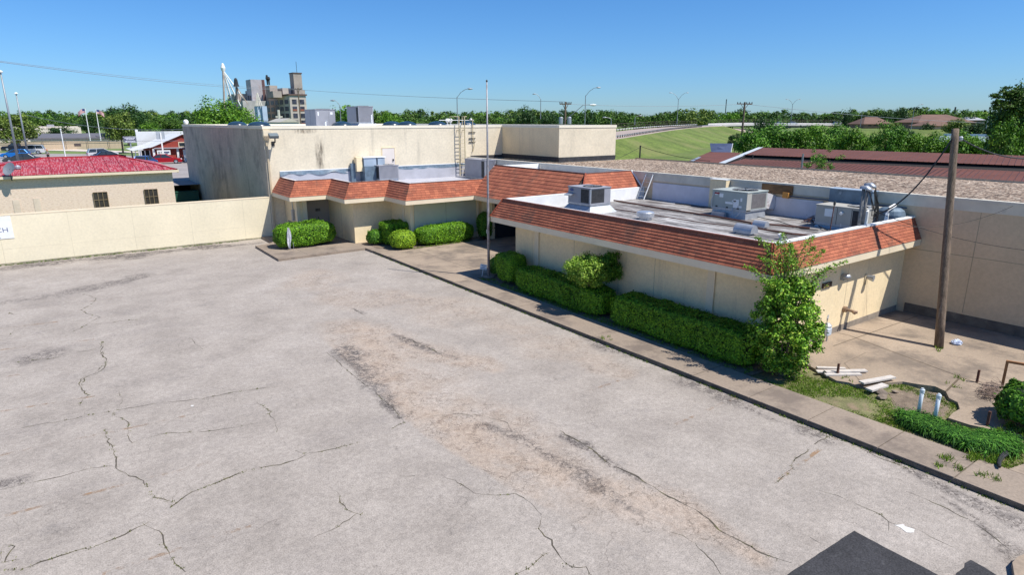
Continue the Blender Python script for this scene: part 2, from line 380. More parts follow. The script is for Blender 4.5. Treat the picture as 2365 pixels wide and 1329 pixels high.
for pts, wd, dens in CR:
    P = refine(pts); n = len(P)
    prev = None; gap = 0
    for i, p in enumerate(P):
        t = (P[min(i + 1, n - 1)] - P[max(i - 1, 0)]).normalized(); s = Vector((-t.y, t.x, 0))
        k = wd * .34 * max(.06, .75 + .5 * math.sin(i * .7 + wd * 90) + random.uniform(-.4, .4)) * (min(1, (i + 1) / 4, (n - i) / 4))
        cur = (p + s * k, p - s * k)
        gap = gap - 1 if gap > 0 else (random.randint(2, 5) if random.random() < .025 else 0)
        if prev and gap <= 0:
            cr.add([(q.x, q.y, LZ + .004) for q in (prev[0], prev[1], cur[1], cur[0])], [(0, 1, 2, 3)])
        prev = cur
        if dens and random.random() < dens * (.75 + .7 * math.sin(i * .23 + len(P))) * .8: WEED.append((p, wd))
o = cr.build("pavement_cracks", mat("crack_dirt", (.085, .072, .055), 1, var=.4, scale=6, dirt=((.13, .12, .04), .5, 3, .8)), base=(5, 15, LZ)); tag(o, kind="structure")

def blades(points, h, wdt, n_each, spread, lean=.5):
    Q = []
    for p, k in points:
        for _ in range(n_each):
            a = random.uniform(0, 6.283); x = p.x + random.gauss(0, spread); y = p.y + random.gauss(0, spread); z = p.z
            hh = h * random.uniform(.5, 1.2) * k; dx, dy = math.cos(a) * wdt, math.sin(a) * wdt
            la = random.uniform(0, 6.283); l = hh * lean * random.random(); lx, ly = math.cos(la) * l, math.sin(la) * l
            Q.append([(x - dx, y - dy, z), (x + dx, y + dy, z), (x + lx + dx * .3, y + ly + dy * .3, z + hh), (x + lx - dx * .3, y + ly - dy * .3, z + hh)])
    return np.array(Q)
wp = [(p, random.choice((.5, .7, 1, 1.3))) for p, wd in WEED]
edge = []
for i in range(420):
    y = random.uniform(2.2, 36.5); edge.append((Vector((15.83 + random.uniform(-.03, .02), y, LZ)), random.uniform(.3, 1.1) * (1 if random.random() < .6 else .4)))
for i in range(260): edge.append((Vector((random.uniform(-5, 10), 46.30 - abs(random.gauss(0, .04)), LZ)), random.uniform(.4, 1.3)))
for i in range(40): edge.append((Vector((random.gauss(11.9, .25), random.gauss(9.0, .25), LZ)), .8)) if False else None
tag(quads_obj("crack_weeds", blades(wp, .022, .012, 6, .024, 1.2), m_leaf('crack_weed_leaves', [(.06, .075, .015), (.10, .12, .02), (.15, .17, .03)])), "low olive green weeds growing in the cracks of the parking lot", "weeds", kind="stuff")
tag(quads_obj("kerb_weeds", blades(edge, .07, .014, 6, .03, .8), lf_olive), "thin weeds growing along the sidewalk kerb and foot of the long wall", "weeds", kind="stuff")

# faded parking stripes
st = MB()
for a, b in [(K1([(0, 640)])[0], K1([(400, 575)])[0]), (K1([(0, 825)])[0], K1([(780, 660)])[0]), (K1([(0, 1085)])[0], K1([(880, 855)])[0]),
             (K1([(430, 1325)])[0], K1([(1055, 1120)])[0]), (K3([(130, 465)])[0], K3([(540, 282)])[0]), (K3([(725, 795)])[0], K3([(1110, 510)])[0]),
             (K4([(0, 972)])[0], K4([(850, 878)])[0]), (K4([(0, 1222)])[0], K4([(430, 1158)])[0]), (K4([(0, 622)])[0], K4([(1100, 500)])[0]), (K4([(0, 782)])[0], K4([(830, 680)])[0]), (K2([(1200, 555)])[0], K2([(1330, 510)])[0])]:
    A, B = G(*a, LZ), G(*b, LZ); t = (B - A).normalized(); s = Vector((-t.y, t.x, 0)) * .05
    st.add([(q.x, q.y, LZ + .002) for q in (A + s, A - s, B - s, B + s)], [(0, 1, 2, 3)])
def m_stripe():
    m, t, N, L, p = newmat("worn_orange_stripe_paint"); p.inputs["Roughness"].default_value = .95
    p.inputs["Base Color"].default_value = (.36, .22, .12, 1)
    f = ramp(t, noise(t, 2.2, 8, .75), [(.50, g3(0)), (.66, g3(.75))]); L.new(f, p.inputs["Alpha"]); return m
tag(st.build("parking_stripes", m_stripe(), base=(2, 20, LZ)), kind="structure")

# --- asphalt: fine sheet with where the sand and the tar stains lie kept as attributes
def build_lot():
    xs = np.array(list(np.linspace(-70, -14, 15)) + list(np.arange(-13.8, 15.851, .11))); xs[-1] = 15.85
    ys = np.array(list(np.linspace(-30, -3, 10)) + list(np.arange(-2.8, 46.4, .11)) + [46.45])
    X, Y = np.meshgrid(xs, ys); Z = np.full_like(X, LZ)
    rng = np.random.default_rng(3)
    def fbm(x, y, s, seed):
        v = 0; a = 1; r = np.random.default_rng(seed)
        for o in range(5):
            ph = r.uniform(0, 6.28, 6); an = r.uniform(0, 3.14, 3)
            for k in range(3): v = v + a * np.sin((x * math.cos(an[k]) + y * math.sin(an[k])) / s * (1 + .37 * k) + ph[k] + 1.7 * np.sin((x * math.sin(an[k]) - y * math.cos(an[k])) / s + ph[k + 3]))
            s *= .5; a *= .55
        return v / 3.5
    def segd(ax, ay, bx, by):
        dx, dy = bx - ax, by - ay; t = np.clip(((X - ax) * dx + (Y - ay) * dy) / (dx * dx + dy * dy), 0, 1)
        return np.hypot(X - ax - t * dx, Y - ay - t * dy), t
    def field(px, wid, seed, warp=.5):
        out = np.zeros_like(X); P = [G(a, b, LZ) for a, b in px]
        n = fbm(X, Y, 1.6, seed) * warp
        for i in range(len(P) - 1):
            d, t = segd(P[i].x, P[i].y, P[i + 1].x, P[i + 1].y); w_ = wid[i] * (1 - t) + wid[i + 1] * t
            out = np.maximum(out, np.clip(1.25 - (d + n * w_) / w_, 0, 1))
        return out
    sand = field([(830, 760), (870, 850), (960, 930), (1130, 1040), (1330, 1110), (1560, 1180), (1750, 1290)], [1.4, 1.3, 1.5, 1.0, .9, .8, .3], 5)
    # the broken patch has a sharp edge on its left
    PE = [G(a, b_, LZ) for a, b_ in ((640, 690), (745, 785), (850, 890), (935, 970), (1030, 1040), (1160, 1120), (1330, 1215), (1500, 1300))]
    sd = np.full_like(X, -9.0); best = np.full_like(X, 99.0)
    for i in range(len(PE) - 1):
        d, t = segd(PE[i].x, PE[i].y, PE[i + 1].x, PE[i + 1].y); cr_ = (PE[i + 1].x - PE[i].x) * (Y - PE[i].y) - (PE[i + 1].y - PE[i].y) * (X - PE[i].x)
        k = d < best; best = np.where(k, d, best); sd = np.where(k, np.where(cr_ > 0, d, -d), sd)
    sd = sd + .05 * fbm(X, Y, .5, 40); ym = np.clip((Y - 6.5) / 5, 0, 1) * np.clip((24.5 - Y) / 3.5, 0, 1)
    flat_ = np.clip(sd / .10, 0, 1) * np.clip(1 - (sd - 1.1 + .5 * fbm(X, Y, 1.5, 41)) / 2.2, 0, 1) * ym
    sand = np.maximum(sand * np.clip(sd / .15 + .25, .0, 1), .75 * flat_)
    sand = np.maximum(sand, .85 * field([(860, 770), (1000, 820), (1140, 850)], [.8, 1.0, .5], 6))
    sand = np.maximum(sand, .6 * field([(1000, 900), (1160, 960), (1330, 1110)], [.9, .8, .6], 16))
    sand = np.maximum(sand, .45 * field([(700, 640), (800, 690), (1000, 700), (1300, 790), (1440, 860)], [1.4, 1.6, 1.5, 1.2, .5], 7, .9))
    dark = .9 * field([(800, 810), (850, 880), (880, 915), (925, 965)], [.30, .50, .40, .12], 8, 1.0)
    dark = np.maximum(dark, .8 * field([(905, 772), (960, 795), (1010, 815), (1060, 830)], [.14, .18, .22, .1], 9, .9))
    dark = np.maximum(dark, .8 * field([(815, 713), (843, 725)], [.16, .16], 19, .8))
    dark = np.maximum(dark, .8 * field([(1290, 1005), (1350, 1030), (1420, 1080), (1500, 1125)], [.08, .26, .22, .1], 10, .8))
    dark = np.maximum(dark, .5 * field([(1120, 985), (1170, 1000), (1240, 1035)], [.22, .28, .25], 11, .9))
    dark = np.maximum(dark, .55 * field([(1260, 1050), (1330, 1090), (1430, 1160), (1500, 1200)], [.3, .35, .3, .1], 12, .9))
    dark = np.maximum(dark, .6 * field([(1600, 880), (1760, 960), (1900, 1010)], [.5, .45, .35], 13, .9))
    dark = np.maximum(dark, .6 * field([(1960, 1020), (2100, 1080), (2180, 1130), (2360, 1215)], [.25, .25, .2, .3], 14, .9))
    dark = np.maximum(dark, .7 * field([(2180, 1150), (2260, 1210), (2340, 1290)], [.1, .25, .45], 15, .9))
    dark = np.maximum(dark, 1.0 * field([(0, 620), (200, 600), (420, 577), (600, 562)], [.7, .8, .8, .5], 17, .9))
    dark = np.maximum(dark, .6 * field([(0, 1120), (50, 1110)], [.35, .3], 18, .8))
    dark = np.maximum(dark, .4 * field([(60, 830), (110, 815)], [.7, .6], 20, .9))
    dark = np.maximum(dark, .4 * field([(0, 700), (140, 680), (330, 640)], [.8, .8, .6], 21, .9))
    dark = np.maximum(dark, .3 * field([(120, 1230), (190, 1215)], [.4, .3], 22, .9))
    dark = np.maximum(dark, .45 * field([(1300, 740), (1400, 800), (1560, 850)], [.3, .4, .3], 23, .9))
    light = np.clip(fbm(X, Y, 5.0, 31) * .8, 0, 1)
    n = len(xs); V = np.stack([X, Y, Z], -1).reshape(-1, 3)
    i, j = np.meshgrid(np.arange(n - 1), np.arange(len(ys) - 1)); a = (j * n + i).ravel(); Fc = np.stack([a, a + 1, a + n + 1, a + n], -1)
    me = bpy.data.meshes.new("parking_lot"); me.from_pydata(V.tolist(), [], Fc.tolist())
    for nm, ar in (("sand", sand), ("tar", dark), ("bleach", light)):
        at = me.attributes.new(nm, 'FLOAT', 'POINT'); at.data.foreach_set("value", ar.ravel().astype(np.float32))
    m, t, N, L, p = newmat("aged_asphalt"); p.inputs["Roughness"].default_value = .95
    def attr(nm): q = N.new("ShaderNodeAttribute"); q.attribute_name = nm; return q.outputs["Fac"]
    c = ramp(t, noise(t, .55, 7, .62), [(.26, (.272, .236, .203)), (.5, (.342, .299, .259)), (.74, (.398, .350, .305))])
    c = mix(t, ramp(t, noise(t, .35, 6, .65, (.5, 2.2, 1)), [(.5, g3(0)), (.72, g3(.30))]), c, (.24, .212, .195))
    mm = N.new("ShaderNodeMath"); mm.operation = 'MULTIPLY'; L.new(attr("sand"), mm.inputs[0]); L.new(ramp(t, noise(t, 1.3, 9, .78), [(.32, g3(.3)), (.55, g3(1.0))]), mm.inputs[1])
    c = mix(t, mm.outputs[0], c, (.40, .315, .245))
    ms_ = N.new("ShaderNodeMath"); ms_.operation = 'MULTIPLY'; L.new(attr("sand"), ms_.inputs[0]); L.new(ramp(t, noise(t, 2.6, 10, .82), [(.52, g3(0)), (.62, g3(.8))]), ms_.inputs[1]); c = mix(t, ms_.outputs[0], c, (.20, .15, .115))
    m2 = N.new("ShaderNodeMath"); m2.operation = 'MULTIPLY'; L.new(attr("tar"), m2.inputs[0]); L.new(ramp(t, noise(t, 3.4, 10, .85), [(.47, g3(0)), (.52, g3(1.1))]), m2.inputs[1])
    c = mix(t, m2.outputs[0], c, (.095, .082, .076))
    v5 = N.new("ShaderNodeTexVoronoi"); v5.feature = 'DISTANCE_TO_EDGE'; v5.inputs["Scale"].default_value = 4.2; w5 = N.new("ShaderNodeVectorMath"); w5.operation = 'ADD'; n5 = N.new("ShaderNodeTexNoise"); n5.inputs["Scale"].default_value = 2.6; n5.inputs["Detail"].default_value = 4; L.new(coords(t), n5.inputs["Vector"])
    L.new(coords(t), w5.inputs[0]); L.new(n5.outputs["Color"], w5.inputs[1]); L.new(w5.outputs[0], v5.inputs["Vector"]); x5 = N.new("ShaderNodeMath"); x5.operation = 'MULTIPLY'
    L.new(ramp(t, v5.outputs["Distance"], [(0, g3(1)), (.07, g3(0))]), x5.inputs[0]); L.new(ramp(t, attr("tar"), [(.12, g3(0)), (.4, g3(.9))]), x5.inputs[1]); c = mix(t, x5.outputs[0], c, (.055, .042, .036))
    mb = N.new("ShaderNodeMath"); mb.operation = 'MULTIPLY'; L.new(attr("bleach"), mb.inputs[0]); L.new(ramp(t, noise(t, .8, 7, .7), [(.42, g3(0)), (.62, g3(.6))]), mb.inputs[1])
    c = mix(t, mb.outputs[0], c, (.46, .41, .365))
    c = mix(t, ramp(t, noise(t, .9, 9, .78), [(.56, g3(0)), (.68, g3(.35))]), c, (.21, .19, .18))
    # hairline crazing
    for sc_, am, th_ in ((.55, .5, .006), (1.7, .35, .010)):
        vv = N.new("ShaderNodeTexVoronoi"); vv.feature = 'DISTANCE_TO_EDGE'; vv.inputs["Scale"].default_value = sc_
        wq = N.new("ShaderNodeVectorMath"); wq.operation = 'ADD'; nq = N.new("ShaderNodeTexNoise"); nq.inputs["Scale"].default_value = 1.1; nq.inputs["Detail"].default_value = 5; L.new(coords(t), nq.inputs["Vector"])
        L.new(coords(t), wq.inputs[0]); L.new(nq.outputs["Color"], wq.inputs[1]); L.new(wq.outputs[0], vv.inputs["Vector"])
        mz = N.new("ShaderNodeMath"); mz.operation = 'MULTIPLY'; L.new(ramp(t, vv.outputs["Distance"], [(0, g3(am)), (th_, g3(0))]), mz.inputs[0]); L.new(ramp(t, noise(t, .45, 5), [(.50, g3(0)), (.60, g3(1))]), mz.inputs[1])
        c = mix(t, mz.outputs[0], c, (.11, .09, .075))
    # aggregate grain at two sizes
    c = mix(t, 1.0, c, ramp(t, noise(t, 34, 2, .8), [(.28, g3(.62)), (.5, g3(1.0)), (.72, g3(1.26))]), 'MULTIPLY')
    c = mix(t, 1.0, c, ramp(t, noise(t, 9, 3, .7), [(.3, g3(.82)), (.7, g3(1.14))]), 'MULTIPLY')
    # broken patches along the worn strip
    v = N.new("ShaderNodeTexVoronoi"); v.feature = 'DISTANCE_TO_EDGE'; v.inputs["Scale"].default_value = 3.2
    wv = N.new("ShaderNodeVectorMath"); wv.operation = 'ADD'; nn = N.new("ShaderNodeTexNoise"); nn.inputs["Scale"].default_value = 3; L.new(coords(t), nn.inputs["Vector"])
    L.new(coords(t), wv.inputs[0]); L.new(nn.outputs["Color"], wv.inputs[1]); L.new(wv.outputs[0], v.inputs["Vector"])
    e = ramp(t, v.outputs["Distance"], [(.0, g3(1)), (.05, g3(0))]); m3 = N.new("ShaderNodeMath"); m3.operation = 'MULTIPLY'
    L.new(e, m3.inputs[0]); L.new(ramp(t, mm.outputs[0], [(.10, g3(0)), (.35, g3(.8))]), m3.inputs[1])
    m4 = N.new("ShaderNodeMath"); m4.operation = 'MULTIPLY'; L.new(m3.outputs[0], m4.inputs[0]); L.new(ramp(t, noise(t, .9, 5, .7), [(.44, g3(0)), (.52, g3(1))]), m4.inputs[1])
    c = mix(t, m4.outputs[0], c, (.12, .095, .075))
    L.new(c, p.inputs["Base Color"]); L.new(bumpn(t, noise(t, 34, 3, .7), .55, .012), p.inputs["Normal"])
    me.materials.append(m); o = bpy.data.objects.new("parking_lot", me); COL.objects.link(o); tag(o, kind="structure")
build_lot()
# black patch of new asphalt and white paint spill
pb = MB()
def rough_sheet(b, px, z, jit=.02, step=.15, plane=LZ):
    P = [G(x, y, plane) if not isinstance(x, Vector) else x for x, y in px]; out = []
    for a, c in zip(P, P[1:] + P[:1]):
        n = max(1, int((c - a).length / step))
        for i in range(n): q = a.lerp(c, i / n); out.append((q.x + random.gauss(0, jit), q.y + random.gauss(0, jit), z))
    ar = sum(out[i][0] * out[(i + 1) % len(out)][1] - out[(i + 1) % len(out)][0] * out[i][1] for i in range(len(out)))
    if ar < 0: out = out[::-1]
    b.add(out, [tuple(range(len(out)))])
rough_sheet(pb, [(1972, 1228), (2165, 1329), (2330, 1420), (2080, 1500), (1700, 1407), (1818, 1329)], LZ + .006, .004)
rough_sheet(pb, [(2242, 1296), (2302, 1329), (2430, 1400), (2300, 1440), (2110, 1410)], LZ + .006, .015)
tag(pb.build("asphalt_patches", mat("fresh_black_asphalt", (.035, .034, .037), .9, var=.25, scale=2, fine=.5, fscale=30, dirt=((.10, .10, .10), .62, 3, .6), bump=.5), base=(12, 4, LZ)), kind="structure")
sp = MB(); rough_sheet(sp, [(2066, 1214), (2085, 1212), (2093, 1219), (2112, 1224), (2110, 1232), (2092, 1231), (2080, 1220)], LZ + .006, .012, .06)
rough_sheet(sp, [(441, 937), (447, 937), (446, 940), (441, 940)], LZ + .006, .004, .03)
tag(sp.build("paint_spill", mat("dull_white_spill", (.6, .58, .55), .8), base=(11.5, 5.3, LZ)), kind="structure")

# ============================================================ SIDEWALKS AND SLABS (top at z = 0)
def slab(name, poly, z0=-.24, z1=0.0, m=None, kind="structure"):
    b = MB(); b.prism(poly, z0, z1); o = b.build(name, m or m_conc); tag(o, kind=kind); return o
KX = 15.87
# kerb sidewalk in bays with open joints
ys = [2.2, 4.45, 6.15, 8.0, 9.85, 11.9, 14.3, 16.7, 19.1, 21.5, 24.0, 27.0]
sw = MB(); kf = MB()
for a, b_ in zip(ys, ys[1:]):
    dz = random.uniform(-.012, .006)
    sw.prism([(KX, a + .012), (17.32, a + .012), (17.32, b_ - .012), (KX, b_ - .012)], -.24, dz)
tag(sw.build("sidewalk", m_conc, base=(16.6, 15, -.24)), kind="structure")
kf.box((KX - .012, 2.2, -.2), (KX - .002, 37.0, -.035)); kf.box((KX, 2.2, -.24), (17.30, 27, -.03)); tag(kf.build("sidewalk_kerb", m_kerb, base=(KX, 20, -.24)), kind="structure")
slab("plaza", [(KX, 27.0), (29, 27.0), (29, 35.95), (17.35, 35.95), (KX, 37.05)], m=m_conc2)
slab("entrance_slab", [(10.25, 38.0), (KX - .02, 38.15), (KX - .02, 37.07), (17.33, 35.97), (23, 35.97), (26, 38), (26, 46.4), (11.5, 46.4), (11.5, 43.6), (10.25, 43.2)], z1=-.004)
jt = MB()
for y in (29.2, 31.6, 34.0): jt.box((KX + .02, y - .01, 0), (28, y + .01, .003))
for x in (18.2, 22.5): jt.box((x - .01, 27.05, .0), (x + .01, 35.9, .0025))
for x in (12.1, 14.0): jt.box((x - .01, 38.2, -.004), (x + .01, 41.5, -.001))
tag(jt.build("slab_joints", m_kerb, base=(20, 30, 0)), kind="structure")
# soil strips
bs = MB(); bs.box((17.34, 10.9, -.24), (19.2, 26.98, -.03)); tag(bs.build("planting_bed", m_soil), kind="structure")
bs = MB(); bs.prism([(17.4, 35.98), (22.7, 35.98), (22.7, 37.6), (18.9, 37.6), (18.9, 39.6), (16.6, 39.6), (16.4, 37.6)], -.1, .012); tag(bs.build("courtyard_bed", m_soil), kind="structure")
# yard of broken concrete at the right
YE = [(1878, 850), (1900, 862), (1932, 880), (1960, 884), (1985, 893), (2015, 898), (2040, 885), (2085, 882), (2120, 888), (2160, 893), (2185, 905), (2192, 920), (2212, 930), (2217, 945), (2200, 955), (2190, 966), (2240, 982), (2297, 994)]
yard = [tuple(G(x, y, 0))[:2] for x, y in YE]
e = G(2297, 994); yard += [(e.x + .35, e.y - .55), (19.0, 2.2), (29, 2.2), (29, 11.4), (20.2, 11.4)]
slab("yard_slab", yard, -.3, 0.0, m=m_conc2)
jt = MB()
def gline(b, pts, wd, z=.004, plane=0.0):
    P = [G(x, y, plane) for x, y in pts]
    for a, c in zip(P, P[1:]):
        t = (c - a).normalized(); s = Vector((-t.y, t.x, 0)) * wd / 2
        b.add([(q.x, q.y, z) for q in (a + s, a - s, c - s, c + s)], [(0, 1, 2, 3)])
gline(jt, [(1915, 765), (1960, 775), (2120, 835), (2255, 885), (2365, 925)], .035)
gline(jt, [(1925, 800), (2080, 745), (2120, 730)], .03, .006)
gline(jt, [(2185, 905), (2200, 890), (2218, 872)], .06, .005)
gline(jt, [(1990, 885), (1950, 840), (2000, 815)], .012, .007)
tag(jt.build("yard_cracks", mat("joint_dirt", (.12, .09, .06), 1, var=.4, scale=5), base=(24, 9, 0)), kind="structure")
slab("lawn", [(17.33, 2.2), (20.9, 2.2), (20.9, 10.88), (17.33, 10.88)], -.3, -.10, m=m_lawn)
slab("apron", [(17.34, 3.85), (18.9, 3.5), (20.5, 2.0), (20.5, -6), (KX, -6), (KX, 2.18), (17.34, 2.18)], -.24, -.012, m=m_conc2)
slab("corner_island", [tuple(G(2343, 1329, -.02))[:2], tuple(G(2338, 1300, -.02))[:2], tuple(G(2352, 1286, -.02))[:2], tuple(G(2420, 1262, -.02))[:2], tuple(G(2500, 1380, -.02))[:2], tuple(G(2380, 1420, -.02))[:2]], -.2, -.02, m=m_conc2)
# rough lawn grass and the dirt hollow
def in_poly(x, y, P):
    c = False; n = len(P)
    for i in range(n):
        x1, y1 = P[i]; x2, y2 = P[(i + 1) % n]
        if (y1 > y) != (y2 > y) and x < (x2 - x1) * (y - y1) / (y2 - y1) + x1: c = not c
    return c
pts = []
for i in range(9000):
    x = random.uniform(17.34, 20.8); y = random.uniform(3.2, 10.85)
    if in_poly(x, y, yard): continue
    if y < 3.9 and random.random() < .5: continue
    hollow = math.hypot((x - 19.5) / .85, (y - 6.9) / 1.2)
    if hollow < 1 and random.random() < .85: continue
    if math.sin(x * 3.1 + 1.3 * math.sin(y * 2.2)) + math.sin(y * 2.3 + x) < -.35 + random.gauss(0, .5): continue
    pts.append((Vector((x, y, -.10)), random.uniform(.5, 1.3)))
tag(quads_obj("lawn_grass", blades(pts, .045, .010, 7, .05, 1.1), lf_grass), "short patchy grass beside the sidewalk at the right", "grass", kind="stuff")
dd = MB(); rough_sheet(dd, [(2050, 900), (2110, 893), (2170, 903), (2195, 925), (2185, 955), (2130, 962), (2070, 940)], -.094, .03, .15, 0.0)
tag(dd.build("dirt_hollow", m_soil, base=(19.5, 6.9, -.1)), kind="structure")
# ============================================================ BUILDINGS
YT = 46.4; XB = 28.95
# ---- perimeter wall
pw = empty("perimeter_wall", (-10, YT, -.2), "long pale yellow boundary wall running from the left edge to the tall hall", "wall")
b = MB(); b.box((-45, YT, -.25), (12.3, YT + .28, 2.72)); b.build("wall", m_perim, pw)
b = MB(); b.box((-45, YT - .012, 2.72), (12.3, YT + .292, 2.79)); b.build("coping", m_trim, pw)
b = MB()
for x in np.arange(-13, 12, 3.35): b.box((x, YT - .003, -.15), (x + .018, YT, 2.72))
b.box((-20, YT - .003, .78), (12.3, YT, .79)); b.split("joint", mat("wall_joint_line", (.62, .55, .40), .9), pw)
b = MB(); b.box((-45, YT - .02, -.2), (12.3, YT - .001, -.04)); b.build("base_course", mat("stained_wall_foot", (.30, .27, .19), .95, var=.4, scale=4), pw)
# banner
bn = empty("banner", (-3.4, YT - .01, 1.2), "white vinyl sign with dark lettering fixed to the boundary wall", "sign")
A = PY(34, 551, YT); B = PY(26, 503, YT)
b = MB(); b.box((A.x - 4.2, YT - .028, A.z + .03), (A.x, YT - .006, 2.70)); b.build("panel", m_white, bn)
mt = mat("dark_blue_lettering", (.10, .13, .25), .7)
text_obj("CHURCH", (A.x - .20, YT - .03, A.z + .42), .36, M_FY, mt, bn, align='RIGHT', sx=1.15)
text_obj("CENTER", (A.x - .62, YT - .03, A.z + .08), .36, M_FY, mt, bn, align='RIGHT', sx=1.15)
b = MB()
for k in range(3):
    pts = [(A.x - 1.3 + .45 * math.cos(a + k) * (1 + .4 * k * math.sin(a)), YT - .032, 2.15 + .32 * math.sin(a * 1.3 + k)) for a in np.linspace(0, 3.2, 14)]
    b.tube(pts, .008, 4)
b.build("emblem", mat("pale_grey_line", (.5, .55, .62), .8), bn)

# ---- tall hall
XL, XR, XE, YE1, YE2, ZT = 12.32, 32.55, 38.75, 38.65, 78.0, 7.63
th = empty("tall_hall", (XL, YT, 0), "tall cream stuccoed windowless hall with a grey stained shaded side wall", "building")
b = MB()
b.quad((XL, YT, -.2), (XR, YT, -.2), (XR, YT, ZT), (XL, YT, ZT)); b.quad((XR, YE1, -.2), (XE, YE1, -.2), (XE, YE1, ZT), (XR, YE1, ZT))
b.build("front_wall", m_tall, th)
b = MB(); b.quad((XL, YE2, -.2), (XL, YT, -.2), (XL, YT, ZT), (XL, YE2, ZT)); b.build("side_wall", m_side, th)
b = MB(); b.quad((XR, YT, -.2), (XR, YE1, -.2), (XR, YE1, ZT), (XR, YT, ZT)); b.quad((XE, YE1, -.2), (XE, YE2, -.2), (XE, YE2, ZT), (XE, YE1, ZT)); b.quad((XE, YE2, -.2), (XL, YE2, -.2), (XL, YE2, ZT), (XE, YE2, ZT))
b.build("wall", m_wall, th)
b = MB()   # coping strip round the top
o_ = .035; zc = ZT - .17
for a, c in (((XL - o_, YT - o_), (XR - .001, YT + .25)), ((XR - o_, YE1 - o_), (XR + .25, YT - o_ - .001)), ((XR + .251, YE1 - o_), (XE + o_, YE1 + .25)), ((XL - o_, YT + .251), (XL + .25, YE2)), ((XE - .25, YE1 + .251), (XE + o_, YE2)), ((XL + .251, YE2 - .25), (XE - .251, YE2 + o_))):
    b.box((a[0], a[1], zc), (c[0], c[1], ZT + .03))
b.build("coping", mat("pale_coping", (.78, .71, .57), .8, var=.05, dirt=((.4, .35, .28), .66, 2, .4)), th)
b = MB(); b.prism([(XL + .26, YT + .26), (XR + .3, YT + .26), (XR + .3, YE1 + .3), (XE - .26, YE1 + .3), (XE - .26, YE2 - .26), (XL + .26, YE2 - .26)], 7.2, 7.36); b.build("roof", m_roofwhite, th)
b = MB(); b.box((XR - .05, YE1, 4.86), (XR - .004, YT, 5.22)); b.box((XR, YE1 - .05, 4.86), (XE, YE1 - .004, 5.2)); b.box((XB + .3, YT - .03, 4.86), (XR - .05, YT - .004, 5.12)); b.build("base_flashing", m_black if False else mat("black_roof_flashing", (.035, .035, .04), .8, var=.4, scale=4), th)
b = MB() # panel joint lines on the front wall
for x in np.arange(XL + 2.4, XR, 2.44): b.box((x, YT - .003, 4.5), (x + .012, YT, zc))
for z in (6.05, 5.1): b.box((XR + .01, YE1 - .003, z), (XE, YE1, z + .012)); b.box((XB, YT - .003, z + .3), (XR, YT, z + .312))
b.split("joint", mat("faint_joint", (.62, .55, .43), .95), th)
def stain(name, px, py, Y, wdt, h, col, parent, fx=True):
    m, t, N, L, p = newmat("run_off_" + name); p.inputs["Roughness"].default_value = .95; p.inputs["Base Color"].default_value = (*col, 1)
    f = ramp(t, noise(t, 1.0, 7, .75, (5, 5, .7)), [(.40, g3(0)), (.62, g3(.75))])
    g = N.new("ShaderNodeTexCoord"); sx = N.new("ShaderNodeSeparateXYZ"); L.new(g.outputs["UV"], sx.inputs[0])
    e = N.new("ShaderNodeMath"); e.operation = 'PINGPONG'; e.inputs[1].default_value = .5; L.new(sx.outputs[0], e.inputs[0])
    e2 = N.new("ShaderNodeMath"); e2.operation = 'PINGPONG'; e2.inputs[1].default_value = .5; L.new(sx.outputs[1], e2.inputs[0])
    q = N.new("ShaderNodeMath"); q.operation = 'MULTIPLY'; L.new(e.outputs[0], q.inputs[0]); L.new(e2.outputs[0], q.inputs[1])
    q2 = N.new("ShaderNodeMath"); q2.operation = 'MULTIPLY'; L.new(ramp(t, q.outputs[0], [(0, g3(0)), (.12, g3(1))]), q2.inputs[0]); L.new(f, q2.inputs[1]); L.new(q2.outputs[0], p.inputs["Alpha"])
    P = PY(px, py, Y); b = MB(); y = Y - .0045
    b.quad((P.x - wdt / 2, y, P.z - h), (P.x + wdt / 2, y, P.z - h), (P.x + wdt / 2, y, P.z), (P.x - wdt / 2, y, P.z), [(0, 0), (1, 0), (1, 1), (0, 1)])
    b.build("stain", m, parent)
stain("a", 735, 308, YT, .75, 2.9, (.13, .105, .08), th)
stain("b", 703, 293, YT, 2.0, .5, (.30, .25, .19), th)
if False: stain("c", 780, 300, YT, 3.0, 1.2, (.55, .47, .35), th)
# roof-level door
P = PY(882, 341, YT); Q = PY(910, 341, YT)
dr = MB(); dr.box((P.x, YT - .05, 3.9), (Q.x, YT - .006, P.z - .05)); o = dr.build("door", mat("pale_pink_door", (.72, .64, .58), .6, var=.03), th); o["label"] = "pale roof-level door in the front wall"
b = MB(); b.box((P.x - .06, YT - .03, 3.9), (P.x - .002, YT - .004, P.z)); b.box((Q.x + .002, YT - .07, 3.9), (Q.x + .05, YT - .004, P.z)); b.box((P.x, YT - .07, P.z - .048), (Q.x, YT - .004, P.z)); b.build("door_frame", m_wall, o)
b = MB(); b.box((Q.x - .2, YT - .12, 4.95), (Q.x - .1, YT - .05, 5.1)); b.split("handle", m_dark, o)
# downspout with a scupper box
ds = empty("downspout", (12.6, YT - .1, 0), "tall cream downspout with a scupper box beside the left corner of the tall hall", "downspout")
P = PY(612, 304, YT); x0 = P.x
b = MB(); b.box((x0 - .05, YT - .13, .1), (x0 + .07, YT - .02, 6.75)); b.build("pipe", mat("tan_pipe_paint", (.50, .41, .28), .7), ds)
b = MB(); b.box((x0 - .22, YT - .38, 7.0), (x0 + .32, YT - .006, 7.36)); b.add([(x0 - .22, YT - .38, 7.0), (x0 + .32, YT - .38, 7.0), (x0 + .32, YT - .006, 7.0), (x0 - .22, YT - .006, 7.0), (x0 - .05, YT - .14, 6.7), (x0 + .09, YT - .14, 6.7), (x0 + .09, YT - .006, 6.7), (x0 - .05, YT - .006, 6.7)], [(0, 1, 5, 4), (1, 2, 6, 5), (2, 3, 7, 6), (3, 0, 4, 7)]); b.build("scupper_box", m_trim, ds)
